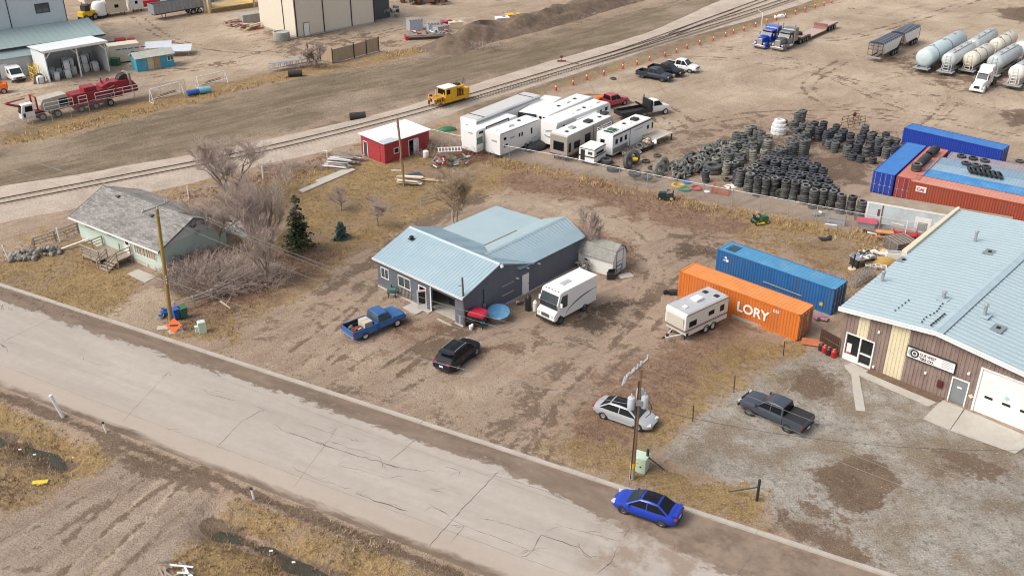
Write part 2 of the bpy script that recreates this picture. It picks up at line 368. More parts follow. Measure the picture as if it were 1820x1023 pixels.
def new_mat(name, rough=.9):
    m = bpy.data.materials.new(name); m.use_nodes = True; b = m.node_tree.nodes["Principled BSDF"]
    b.inputs["Roughness"].default_value = rough; b.inputs["Specular IOR Level"].default_value = .15
    return m, NG(m), b
gm, g, gb = new_mat("ground_soil")
co = g.n("ShaderNodeTexCoord").outputs["Object"]
def att(n):
    a = g.n("ShaderNodeAttribute", attribute_name=n); sp = g.n("ShaderNodeSeparateColor"); g.L(a.outputs["Color"], sp.inputs[0])
    return [sp.outputs[0], sp.outputs[1], sp.outputs[2], a.outputs["Alpha"]]
LA = att("la")+att("lb")
n_big = g.noise(co, .07, 5, .6); n_mid = g.noise(co, .35, 6, .68, .6); n_fin = g.noise(co, 1.9, 6, .72, .3); n_gr = g.noise(co, 7., 3, .7)
str1 = g.noise(g.mp(co, (.13,.85,1), (0,0,R(-44))), 1., 7, .7, .9)     # driving streaks up the lots
str2 = g.noise(g.mp(co, (.10,.5,1), (0,0,R(-41))), 1., 6, .68, .6)
# rings left by turning trucks in the big yard
def rings(x, y):
    v = g.n("ShaderNodeVectorMath", operation='DISTANCE'); g.L(g.mp(co, (1,1,0)), v.inputs[0]); v.inputs[1].default_value = (x, y, 0)
    cx = g.n("ShaderNodeCombineXYZ"); g.L(v.outputs["Value"], cx.inputs[0]); g.L(g.math('MULTIPLY', n_big, 3.), cx.inputs[1])
    return g.noise(cx.outputs[0], 1.1, 5, .7)
rg = rings(*P(1420,150)[:2]); rg2 = rings(*P(560,70)[:2])
# warped layer edge: noise at two sizes pushes the soft border about
edge = g.math('ADD', g.math('MULTIPLY', g.math('SUBTRACT', n_mid, .5), 2.3), g.math('MULTIPLY', g.math('SUBTRACT', n_fin, .5), 1.1))
def lay(i, w=.16, amt=1.): return g.rng(g.math('ADD', LA[i], g.math('MULTIPLY', edge, amt)), .5-w, .5+w)
def band(a, b, v): return g.mix(v, a, b)
soil = band((.33,.24,.172), (.472,.365,.276), g.rng(n_mid, .3, .7)); soil = band(soil, (.205,.14,.10), g.rng(str1, .48, .7, 0, .7)); soil = band(soil, (.55,.455,.35), g.rng(n_fin, .54, .76, 0, .6)); soil = band(soil, (.19,.13,.095), g.rng(n_gr, .56, .74, 0, .5))
tan = band((.385,.295,.212), (.50,.40,.30), g.rng(n_big, .35, .65)); tan = band(tan, (.30,.222,.155), g.rng(rg, .52, .72, 0, .6)); tan = band(tan, (.57,.465,.36), g.rng(rg2, .55, .75, 0, .5)); tan = band(tan, (.24,.175,.12), g.rng(str2, .54, .7, 0, .7)); tan = band(tan, (.48,.395,.31), g.rng(n_fin, .55,.8,0,.35))
olive = band((.165,.125,.082), (.27,.212,.15), g.rng(str2, .36, .62)); olive = band(olive, (.35,.28,.205), g.rng(n_big, .5, .66, 0, .7)); olive = band(olive, (.115,.085,.055), g.rng(n_fin, .52, .72, 0, .6)); olive = band(olive, (.14,.105,.07), g.rng(str1, .55, .72, 0, .6))
pink = band((.275,.205,.155), (.395,.31,.242), g.rng(n_mid, .35, .65)); pink = band(pink, (.43,.35,.285), g.rng(g.noise(g.mp(co, (.1,1.2,1), (0,0,R(-52))), 1., 6, .65, .6), .5, .68, 0, .8)); pink = band(pink, (.18,.125,.095), g.rng(n_fin, .56, .76, 0, .6)); pink = band(pink, (.17,.12,.09), g.rng(g.noise(g.mp(co, (.1,1.,1), (0,0,R(-52)), (9,4,0)), 1., 6, .65, .6), .56, .7, 0, .6))
grass = band((.235,.153,.07), (.40,.28,.138), g.rng(n_mid, .3, .68)); grass = band(grass, (.155,.098,.058), g.rng(n_fin, .48, .68, 0, .85)); grass = band(grass, (.46,.34,.19), g.rng(n_gr, .52, .75, 0, .6)); grass = band(grass, (.19,.155,.07), g.rng(g.noise(co, .16, 3, .5), .58, .7, 0, .5)); grass = band(grass, (.29,.215,.15), g.rng(g.noise(co, .12, 5, .65, 1.), .5, .62, 0, .7))
leaf = band((.18,.106,.072), (.32,.21,.145), g.rng(n_fin, .35, .65)); leaf = band(leaf, (.38,.30,.22), g.rng(n_gr, .55, .75, 0, .7)); leaf = band(leaf, (.13,.082,.056), g.rng(n_mid, .52, .7, 0, .6))
grav = band((.30,.266,.222), (.435,.397,.345), g.rng(n_mid, .35, .62)); grav = band(grav, (.165,.138,.108), g.rng(n_fin, .5, .68, 0, .85)); grav = band(grav, (.245,.19,.132), g.rng(g.noise(co, .22, 5, .65), .46, .62, 0, .9)); grav = band(grav, (.52,.495,.46), g.rng(n_gr, .58, .76, 0, .6)); grav = band(grav, (.13,.105,.08), g.rng(n_gr, .24, .4, .45, 0))
mud = band((.135,.092,.063), (.21,.15,.107), g.rng(n_mid, .35, .65)); mud = band(mud, (.285,.215,.155), g.rng(n_fin, .52, .76, 0, .6)); mud = band(mud, (.10,.066,.045), g.rng(str1, .55, .7, 0, .6)); mud = band(mud, (.33,.26,.19), g.rng(n_gr, .58, .76, 0, .5))
c = soil
c = g.mix(lay(7), c, pink); c = g.mix(lay(4, .22), c, tan); c = g.mix(lay(5, .25), c, olive)
c = g.mix(lay(3), c, grav); c = g.mix(lay(0, .13), c, grass); c = g.mix(lay(1, .12), c, leaf); c = g.mix(lay(2, .12), c, mud)
c = g.mix(g.math('MULTIPLY', lay(6, .25, .6), .75), c, (.055,.042,.034))
c = g.scale(c, g.rng(n_gr, .25, .75, .70, 1.26)); c = g.scale(c, g.rng(n_big, .3, .7, .9, 1.1))
g.L(c, gb.inputs["Base Color"])
bp = g.n("ShaderNodeBump"); bp.inputs["Strength"].default_value = .9; bp.inputs["Distance"].default_value = .25
g.L(g.math('ADD', n_fin, g.math('MULTIPLY', n_gr, .6)), bp.inputs["Height"]); g.L(bp.outputs[0], gb.inputs["Normal"])
me.materials.append(gm)
# ---------------------------------------------------------------- street, kerb, ditch water
rm, g, rbs = new_mat("street_concrete", .85)
co = g.n("ShaderNodeTexCoord").outputs["Object"]
sx = g.n("ShaderNodeSeparateXYZ"); g.L(co, sx.inputs[0])
a1 = g.noise(g.mp(co, (.05,.5,1)), 1., 5, .6, .4); a2 = g.noise(co, 1.2, 6, .7); a3 = g.noise(co, 9., 3, .7); a4 = g.noise(g.mp(co, (.16,.6,1)), 1., 7, .7, .8)
base = g.mix(g.rng(a1, .3, .7), (.345,.304,.264), (.432,.386,.34)); base = g.scale(base, g.rng(a2, .25, .75, .93, 1.07)); base = g.scale(base, g.rng(a3, .2, .8, .95, 1.05))
base = g.mix(g.rng(g.noise(g.mp(co, (.1,2.2,1)), 1., 5, .65), .55, .75, 0, .35), base, (.30,.265,.235))
mudc = g.mix(g.rng(a4, .3, .7), (.115,.08,.058), (.235,.175,.13)); mudc = g.mix(g.rng(a2, .55, .8, 0, .6), mudc, (.36,.29,.23))
# mud lies deepest along the far gutter, thins towards the crown, and comes back as dust on the near edge
wob = g.math('ADD', g.math('MULTIPLY', g.math('SUBTRACT', a4, .5), 3.2), g.math('MULTIPLY', g.math('SUBTRACT', a2, .5), 1.7))
widen = g.math('MULTIPLY', g.rng(sx.outputs[0], 8., 26., 0., 1.), 2.6)
far = g.rng(g.math('ADD', g.math('ADD', sx.outputs[1], wob), widen), -1.95, -1.68, 0, .93)
wob2 = g.math('MULTIPLY', g.math('SUBTRACT', a4, .5), 2.0)
near = g.rng(g.math('ADD', sx.outputs[1], wob2), -10.6, -11.1, 0, .95)
dust = g.rng(g.math('ADD', sx.outputs[1], g.math('MULTIPLY', g.math('SUBTRACT', a2, .5), 2.)), -7.8, -10.4, 0, .6)
base = g.mix(dust, base, (.40,.325,.26)); base = g.mix(far, base, mudc); base = g.mix(near, base, mudc)
edge2 = g.rng(g.math('ADD', sx.outputs[0], wob), 15.5, 17.5, 0, 1)    # broken, dirt covered slabs to the lower right
brk = g.math('MULTIPLY', edge2, g.rng(g.noise(co, .5, 6, .75), .44, .58, 0, .85)); brk = g.math('MULTIPLY', brk, g.rng(sx.outputs[1], -9.5, -6.5)); base = g.mix(brk, base, (.27,.205,.155))
g.L(base, rbs.inputs["Base Color"])
b2 = g.n("ShaderNodeBump"); b2.inputs["Strength"].default_value = .25; b2.inputs["Distance"].default_value = .03; g.L(a3, b2.inputs["Height"]); g.L(b2.outputs[0], rbs.inputs["Normal"])
road = MB(); road.raw([(-300,-11.35,0),(300,-11.35,0),(300,0,0),(-300,0,0)], [(0,1,2,3)], rm)
road = struct(road.build("street", loc=(K0.x, K0.y, .012), rz=math.atan2(KU.y, KU.x)))
M_conc = mat("old_concrete", (.42,.375,.325), .85, var=.18, scale=1.2, bump=.3, dirt=(.6,(.30,.235,.18)), dscale=.6)
kb = MB(); x = -110.
while x < 60:
    ln = rnd.uniform(2.6,3.4); dz = rnd.uniform(-.015,.015); kb.ext([(0.,-.1),(0.02,.13+dz),(.36,.13+dz),(.42,-.1)], x, x+ln-.015, M_conc, 'x'); x += ln
struct(kb.build("kerb", loc=(K0.x, K0.y, 0), rz=math.atan2(KU.y, KU.x)))
wm, g, wb_ = new_mat("ditch_water", .3)
wb_.inputs["Base Color"].default_value = (.05,.045,.028,1); wb_.inputs["Specular IOR Level"].default_value = .5
for s0, s1 in ((-60,-18.6),(-7.2,14)):
    wv = MB(); wv.raw([(s0,-17.2,-.92),(s1,-17.2,-.92),(s1,-13.4,-.92),(s0,-13.4,-.92)], [(0,1,2,3)], wm)
    struct(wv.build("ditch_water", loc=(K0.x, K0.y, 0), rz=math.atan2(KU.y, KU.x)))
# cracks and joints in the street, thin strips just above the slab
M_crack = mat("crack_filler", (.12,.10,.085), .9, var=.3)
ck = MB()
def crack(pts, w0, jit=.18, seg=.45):
    pts = [P(*p) for p in pts]; line = []
    for a, b in zip(pts, pts[1:]):
        n = max(1, int((b-a).length/seg)); pr = Vector((-(b-a).y, (b-a).x, 0)).normalized()
        for i in range(n): line.append(a.lerp(b, i/n)+pr*(rnd.uniform(-jit, jit) if i else 0))
    line.append(pts[-1]); vs = []; fs = []
    for i, p in enumerate(line):
        d = (line[min(i+1, len(line)-1)]-line[max(i-1, 0)]).normalized(); pr = Vector((-d.y, d.x, 0)); ww = w0*rnd.uniform(.35,1.2)/2*(.25 if i in (0, len(line)-1) else 1)
        vs += [(p.x+pr.x*ww, p.y+pr.y*ww, .018), (p.x-pr.x*ww, p.y-pr.y*ww, .018)]
        if i: fs.append((2*i-2, 2*i-1, 2*i+1, 2*i))
    ck.raw(vs, fs, M_crack)
for pts, w0, j in [([(95,563),(4,608)],.09,.03),([(0,610),(12,618)],.2,.1),([(468,728),(430,748),(384,796)],.08,.05),([(745,775),(690,822)],.08,.05),([(888,836),(820,905),(762,972)],.11,.08),([(962,950),(945,980)],.12,.05),
  ([(470,728),(485,735)],.08,.1),([(483,752),(510,768),(560,785),(610,802),(680,822),(750,838)],.12,.16),([(585,783),(610,790),(640,800),(675,812),(680,825)],.08,.25),([(535,752),(590,770),(640,785)],.05,.1),
  ([(632,877),(665,890),(690,896),(725,908)],.16,.12),([(790,829),(820,838)],.13,.2),([(765,868),(790,876)],.08,.1),([(762,894),(775,903),(800,918)],.13,.12),([(800,922),(835,937),(890,958),(945,978)],.07,.08),([(825,935),(812,950),(800,965)],.06,.08),
  ([(870,842),(900,850),(1010,885)],.07,.08),([(600,825),(650,838),(690,850)],.05,.12),([(880,925),(960,950)],.05,.08),([(370,700),(420,712)],.09,.06),([(1000,935),(1040,945),(1100,962)],.06,.12),([(1110,925),(1120,940),(1108,955)],.09,.12),
  ([(962,950),(985,958),(1030,972),(1050,990)],.14,.12),([(1100,970),(1085,1000),(1060,1020)],.09,.1),([(700,735),(770,760),(850,790)],.04,.08),([(520,830),(560,850),(600,862)],.05,.1),([(150,640),(185,650)],.04,.08),([(1340,978),(1310,1023)],.1,.05),([(-20,640),(300,762),(762,930),(1010,1020)],.035,.03),([(60,545),(480,705),(880,850),(1200,965)],.03,.03),([(300,660),(215,752)],.04,.03),([(600,760),(520,868)],.04,.03)]:
    crack(pts, w0*.5, j*.7)
    for _ in range(len(pts)):         # side branches
        k = rnd.randrange(len(pts)); x, y = pts[k]; dx, dy = rnd.uniform(-28,30), rnd.uniform(-9,11); crack([(x,y),(x+dx*.5,y+dy*.5+rnd.uniform(-4,4)),(x+dx,y+dy)], .035, .1)
struct(ck.build("street_cracks", fix=False))
# ---------------------------------------------------------------- railway
M_ball, g, bb = new_mat("rail_ballast", .95)
co = g.n("ShaderNodeTexCoord").outputs["Object"]
f1 = g.noise(co, 5., 4, .75); f2 = g.noise(co, .3, 5, .65); f3 = g.noise(co, 1.3, 4, .7)
c = g.mix(g.rng(f1, .3, .7), (.33,.265,.21), (.53,.452,.38)); c = g.scale(c, g.rng(f2, .3, .7, .82, 1.15)); c = g.mix(g.rng(f3, .55, .75, 0, .4), c, (.32,.25,.19))
g.L(c, bb.inputs["Base Color"])
M_rail = mat("rail_steel", (.095,.068,.052), .55, .3, var=.3); M_tie = mat("weathered_tie", (.37,.305,.245), .95, var=.35, scale=4)
M_rust = mat("rusty_iron", (.14,.062,.036), .85, var=.35, scale=3)
RZ = .55
T1 = smooth_path([P(x, y, RZ) for x, y in [(-330,420),(-120,381),(0,357),(230,312.5),(460,267),(709,206.5),(900,151.5),(1032,112),(1140,78),(1340,5.5),(1460,-38),(1660,-110)]])
T2 = smooth_path([P(x, y, RZ) for x, y in [(1032,112),(1090,95),(1160,74),(1240,49.5),(1340,18.5),(1460,-22),(1640,-84)]])
T3 = smooth_path([P(x, y, RZ) for x, y in [(1195,62),(1225,48),(1265,33),(1310,17)]])
bed = MB(); LE = smooth_path([P(x, y) for x, y in [(-330,395),(-120,356),(0,331),(230,293),(460,250),(709,192),(880,138),(989,105),(1134,63),(1210,32),(1262,7),(1340,-28),(1500,-90)]], 14); RE = smooth_path([P(x, y) for x, y in [(-330,462),(-120,424),(0,398),(230,352),(460,297),(709,235),(880,175),(988,143),(1100,107),(1240,62),(1340,36),(1480,-8),(1640,-60)]], 14)
prof = [(0,-.05),(.14,.28),(.24,.42),(.62,.42),(.78,.32),(1,-.05)]
rings = [[a.lerp(b, f+.035*mnoise.noise((a.x*.2+j*7, a.y*.2, 0)))+Vector((0,0,z)) for j, (f, z) in enumerate(prof)] for a, b in zip(LE, RE)]
n = len(prof); vs = [p for r in rings for p in r]
bed.raw(vs, [(a*n+i, a*n+i+1, (a+1)*n+i+1, (a+1)*n+i) for a in range(len(rings)-1) for i in range(n-1)], M_ball)
struct(bed.build("railway_bed"))
def track(name, line, label, tie=True):
    t = thing(name, label, "railway track", line[len(line)//3].copy()); off = -t.location
    for d in (-.76, .76):
        m = MB(); ln = offset(line, d)
        for a, b in zip(ln, ln[1:]): m.tube(a+off, b+off, .07, M_rail, n=4)
        m.build("rail", t)
    if tie:
        m = MB(); acc = 0.; nxt = 0.
        for a, b in zip(line, line[1:]):
            d = (b-a); l = d.length
            while nxt < acc+l:
                p = a+d*((nxt-acc)/l); m.rb(p+off+Vector((0,0,-.17-.02*rnd.random())), (.24, 2.5, .12), M_tie, math.atan2(d.y, d.x)+rnd.uniform(-.04,.04)); nxt += .62
            acc += l
        m.build("ties", t)
    return t
track("railway_track", T1, "main railway track curving from behind the house past the yellow rail machine")
track("siding_track", T2, "second railway track branching off by the orange delineator posts")
track("crossover_track", T3, "short switch rails linking the two tracks", False)
ss = thing("switch_stand", "small dark switch stand beside the junction of the tracks", "switch stand", P(998,111,.3))
MB().rb((0,0,.2),(1.4,.35,.3),M_rust).build("base", ss); MB().tube((0,0,.3),(0,0,.9),.05,M_rust).rb((0,0,.95),(.5,.08,.35),M_rust).build("lever", ss); MB().tube((.4,0,.1),(2.8,-1.6,.15),.06,M_rust).build("rod", ss)

# ---------------------------------------------------------------- building materials
M_roofb = mat("blue_grey_metal_roof", (.29,.40,.455), .5, .0, var=.07, scale=.5, dirt=(.3,(.42,.48,.50)), dscale=.25)
M_roofl = mat("pale_metal_roof", (.34,.435,.465), .5, .0, var=.08, scale=.4, dirt=(.35,(.27,.34,.365)), dscale=.2)
M_rib = mat("roof_rib", (.43,.52,.56), .45, var=.05)
M_ridge = mat("roof_flashing", (.36,.46,.50), .45, 0, var=.1)
M_white = mat("white_trim", (.78,.78,.76), .5, var=.06, dirt=(.3,(.55,.5,.44)))
M_wgrey = mat("slate_grey_siding", (.115,.125,.155), .8, var=.1, scale=.8, bump=.1, dirt=(.35,(.19,.19,.20)), dscale=.5, streak=(1,1,.35))
M_glass = mat("dark_glass", (.012,.016,.018), .08, var=.2, spec=.6)
M_glassl = mat("window_glass", (.06,.075,.08), .1, var=.3, spec=.6)
M_black = mat("black_rubber", (.018,.018,.019), .75, var=.25)
M_dark = mat("dark_interior", (.02,.018,.016), .9)
M_wood = mat("weathered_wood", (.34,.28,.22), .85, var=.25, scale=3, bump=.2, dirt=(.5,(.2,.165,.13)), streak=(1,1,.3))
M_woodn = mat("new_lumber", (.56,.42,.25), .75, var=.2, scale=3)
M_woodd = mat("grey_old_wood", (.25,.215,.185), .9, var=.3, scale=4, dirt=(.6,(.12,.1,.085)))
M_steel = mat("galvanised_steel", (.42,.43,.44), .45, .6, var=.12)
M_dsteel = mat("dark_steel", (.045,.043,.042), .6, .3, var=.3)
M_slab = mat("slab_concrete", (.46,.425,.37), .85, var=.14, scale=.9, bump=.2, dirt=(.6,(.31,.26,.205)), dscale=.5)
M_red = mat("red_paint", (.42,.018,.022), .45, var=.15, dirt=(.4,(.25,.03,.03)))
M_blue = mat("blue_plastic", (.03,.10,.36), .45, var=.15); M_yel = mat("yellow_paint", (.72,.44,.015), .45, var=.12, dirt=(.35,(.35,.2,.03)))
M_green = mat("green_plastic", (.035,.15,.07), .5, var=.15); M_orange = mat("orange_paint", (.80,.16,.02), .5, var=.1)
M_silver = mat("chrome", (.62,.63,.64), .2, .9, var=.05); M_cream = mat("cream_paint", (.66,.58,.42), .6, var=.08)

def window(parent, A, ux, w, h, out, name="window", frame=M_white, glass=M_glassl, fw=.07, mull=1, loc_z=0, sill=True):
    """framed window standing on a wall: A = lower corner, ux = along the wall, out = wall normal"""
    A, ux, out = Vector(A), Vector(ux).normalized(), Vector(out).normalized(); uz = Vector((0,0,1))
    m = MB()
    def bar(u0, u1, v0, v1, d):
        m.raw([A+ux*u+uz*v+out*o for o in (.005, d) for u, v in ((u0,v0),(u1,v0),(u1,v1),(u0,v1))], [(0,1,2,3),(4,7,6,5),(0,4,5,1),(1,5,6,2),(2,6,7,3),(3,7,4,0)], frame)
    bar(-fw, w+fw, -fw, 0, .06); bar(-fw, w+fw, h, h+fw, .06); bar(-fw, 0, 0, h, .06); bar(w, w+fw, 0, h, .06)
    for i in range(mull): x = w*(i+1)/(mull+1); bar(x-.025, x+.025, 0, h, .045)
    f = m.build(name, parent)
    MB().raw([A+ux*u+uz*v+out*.02 for u, v in ((0,0),(w,0),(w,h),(0,h))], [(0,1,2,3)], glass).build("pane", f)
    return f

def gable(parent, x0, x1, y0, y1, ze, zr, along, m, oh=.35, th=.12, pitch=.3, name="roof", ridge=None, ribm=None, rib=True, cap=True):
    """gabled roof on the rectangle; along = 'x' or 'y' is the ridge direction"""
    mb = MB(); ribm = ribm or m
    if along == 'y':
        r = (x0+x1)/2 if ridge is None else ridge
        e0, e1 = x0-oh, x1+oh; z0 = ze-(zr-ze)/(r-x0)*oh; z1 = ze-(zr-ze)/(x1-r)*oh; a, b = y0-oh, y1+oh
        q = [((e0,a,z0),(e0,b,z0),(r,b,zr),(r,a,zr)), ((e1,b,z1),(e1,a,z1),(r,a,zr),(r,b,zr))]
    else:
        r = (y0+y1)/2 if ridge is None else ridge
        e0, e1 = y0-oh, y1+oh; z0 = ze-(zr-ze)/(r-y0)*oh; z1 = ze-(zr-ze)/(y1-r)*oh; a, b = x0-oh, x1+oh
        q = [((a,e0,z0),(b,e0,z0),(b,r,zr),(a,r,zr)), ((b,e1,z1),(a,e1,z1),(a,r,zr),(b,r,zr))]
    for A, B, D, E_ in q:
        A, B, D, E_ = map(Vector, (A, B, D, E_)); dn = Vector((0,0,-th))
        mb.raw([A,B,D,E_,A+dn,B+dn,D+dn,E_+dn], [(0,1,2,3),(7,6,5,4),(0,4,5,1),(1,5,6,2),(3,7,4,0)], m)
        if rib: mb.ribs(A, B, E_, D, pitch, .045, .035, ribm)
    if cap:
        if along == 'y': mb.ext([(r-.22,zr-.05),(r,zr+.06),(r+.22,zr-.05)], a, b, ribm, 'y')
        else: mb.ext([(r-.22,zr-.05),(r,zr+.06),(r+.22,zr-.05)], a, b, ribm, 'x')
    return mb.build(name, parent)

# ---------------------------------------------------------------- grey repair shop (middle of the lot)
def shop():
    o = P(823,580); s = thing("repair_shop", "slate grey repair shop with blue metal roofs and an open garage door", "building", o, R(47.5))
    W_ = MB(); Y1 = 11.25; X1 = 8.8; t = .18
    # front wing walls: front wall with garage and door openings
    def seg(y0, y1, z0, z1): W_.b(0, t, y0, y1, z0, z1, M_wgrey)
    seg(0,.95,0,3.1); seg(3.95,4.62,0,3.1); seg(.95,3.95,2.45,3.1); seg(5.6,Y1,0,3.1); seg(4.62,5.6,2.15,3.1)
    W_.ext([(t,0),(X1,0),(X1,3.1),(4.5,4.52),(t,3.16)], 0, t, M_wgrey, 'y'); W_.ext([(t,0),(X1,0),(X1,3.1),(4.5,4.52),(t,3.16)], Y1-t, Y1, M_wgrey, 'y'); W_.b(X1-t, X1, t, Y1-t, 0, 3.05, M_wgrey)
    # rear wing walls
    W_.b(X1, 16.4, 0, t, 0, 3.05, M_wgrey); W_.ext([(t,0),(10.4,0),(10.4,3.2),(5.2,3.2),(2.4,4.2),(t,3.12)], 16.4-t, 16.4, M_wgrey, 'x'); W_.b(X1, 16.4-t, 10.4-t, 10.4, 0, 3.2, M_wgrey)
    W_.build("wall", s)
    gable(s, 0, X1, 0, Y1, 3.1, 4.6, 'y', M_roofb, .3, ridge=4.5, pitch=.36, name="roof", ribm=M_rib)
    # right rear wing: gable whose far slope runs into a valley, then a low slope sheet roof
    m = MB(); a, b = 5.4, 16.7
    A, B, D, E_ = (7.2,-.3,3.02), (b,-.3,3.02), (b,2.4,4.3), (a,2.4,4.3); m.slab([A,B,D,E_], .08, M_roofb); m.ribs(A,B,(a,2.4,4.38),(b,2.4,4.38),.38,.05,.05,M_rib)
    m.slab([(a+.4,2.4,4.3),(b,2.4,4.3),(b,5.2,3.25),(8.2,5.2,3.25)], .08, M_roofl); m.ribs((8.2,5.2,3.3),(b,5.2,3.3),(5.8,2.4,4.36),(b,2.4,4.36),.36,.045,.04,M_roofl)
    m.ext([(2.2,4.33),(2.4,4.46),(2.6,4.33)], a, b, M_ridge, 'x'); m.build("rear_roof", s)
    m = MB(); m.slab([(8.4,5.15,3.22),(b-.2,5.15,3.22),(b-1.1,10.7,3.42),(8.0,10.7,3.42)], .1, M_roofl); m.b(8.2,12.8,5.08,5.3,3.2,3.36,mat("valley_rust",(.12,.085,.065),.9,var=.4,scale=5)); m.build("low_roof", s)
    m = MB()
    m.b(-.36,-.3,-.35,11.6,2.86,3.04,M_white); m.b(-.37,-.35,-.3,11.58,2.98,3.0,M_dark); m.build("fascia", s)
    window(s, (0,9.75,1.25), (0,1,0), .95, .95, (-1,0,0), mull=1); window(s, (0,6.75,1.2), (0,1,0), 1.55, 1.0, (-1,0,0), mull=1)
    # door: frame, glazed leaf standing open, red panel beside
    f = MB(); f.b(-.06,.1,5.52,5.62,0,2.2,M_white); f.b(-.06,.1,4.58,4.66,0,2.2,M_white); f.b(-.06,.1,4.66,5.52,2.12,2.2,M_white); df = f.build("door", s)
    m = MB(); m.rb((-.36,4.86,1.04),(.86,.05,2.0),M_white,R(145)); m.rb((-.37,4.845,1.25),(.6,.06,1.2),M_glass,R(145)); m.build("door_leaf", df)
    MB().b(.35,.45,4.8,5.5,.1,1.9,M_red).build("inner_locker", s)
    f = MB(); f.b(-.07,.12,3.95,4.07,0,2.55,M_white); f.b(-.05,.1,.95,3.95,2.42,2.5,M_wgrey); f.build("garage_frame", s)
    m = MB(); m.b(.2,X1-.2,.2,Y1-.2,.02,.06,M_slab); m.b(4.4,4.5,.2,Y1-.2,.06,3.0,mat("shop_inside",(.10,.085,.07),.9,var=.3)); m.build("floor_slab", s)
    m = MB()
    for i in range(14): m.rb((2.6+rnd.uniform(-.7,.7),2.6+rnd.uniform(-1.1,1.1),rnd.uniform(.9,1.7)),(rnd.uniform(.2,.8),.15,.15),rnd.choice([M_orange,M_dsteel,M_red,M_woodn]),rnd.uniform(0,3),rnd.uniform(-.5,.5))
    m.b(2.0,3.4,1.2,3.8,.06,.85,M_dsteel); m.build("workbench", s)
    m = MB(); m.b(7.75,8.65,-.05,.01,.05,2.1,M_white); m.b(8.5,8.56,-.09,-.04,1.0,1.1,M_dsteel); m.build("side_door", s)
    m = MB()
    for z in (1.0,1.95): m.b(5.0,6.6,-.04,.0,z,z+.07,mat("pale_batten",(.42,.40,.38),.8))
    m.build("window_battens", s)
    for p in ((6.9,-.1,2.2),(8.3,-.1,2.75),(9.9,-.1,2.6),(-.12,5.9,2.75)):
        MB().rb(p,(.14,.14,.12),M_white).tube(p,(p[0]+.1,p[1]-.2,p[2]-.05),.06,M_white).build("wall_lamp", s)
    m = MB(); m.tube((4.6,-.45,4.25),(4.6,-.3,4.5),.17,M_white,n=10); m.build("gable_light", s)
    m = MB(); m.tube((3.2,9.9,4.1),(3.2,9.9,4.45),.09,M_dark,n=8); m.rb((3.2,9.9,4.5),(.32,.32,.1),M_dark); m.rb((3.2,9.9,4.28),(.5,.5,.04),M_dark); m.build("roof_vent", s)
    m = MB(); m.tube((2.6,-.06,.3),(2.6,-.06,2.7),.035,M_dsteel); m.rb((2.6,-.1,1.1),(.25,.14,.35),M_steel); m.build("conduit", s)
    # little concrete curb along the wall foot
    MB().b(.9,16.6,-.12,-.002,0,.12,M_slab).b(-.12,-.002,-.1,.95,0,.12,M_slab).b(-.12,-.002,5.7,11.3,0,.14,M_slab).build("footing", s)
    return s
shop()
for i, (x, y, w_, h_, a) in enumerate([(735,545,1.7,1.2,47),(742,552,1.5,.9,50),(763,551,1.0,.9,44)]):
    p = P(x, y); o = MB().b(-w_/2,w_/2,-h_/2,h_/2,0,.06,M_slab).build("doorstep_slab", loc=(p.x,p.y,.01+.005*i), rz=R(a), bevel=.02)
    tag(o, ["large pale concrete slab left of the shop's white door","cracked concrete slab overlapping the large doorstep slab","small concrete slab right under the shop's white door"][i], "slab")
p = P(640+150,580-8); tag(MB().b(-.9,.9,-.1,.1,0,.08,M_slab).build("garage_threshold", loc=P(790,573), rz=R(137.5), bevel=.02), "pale concrete sill across the open garage door", "sill")

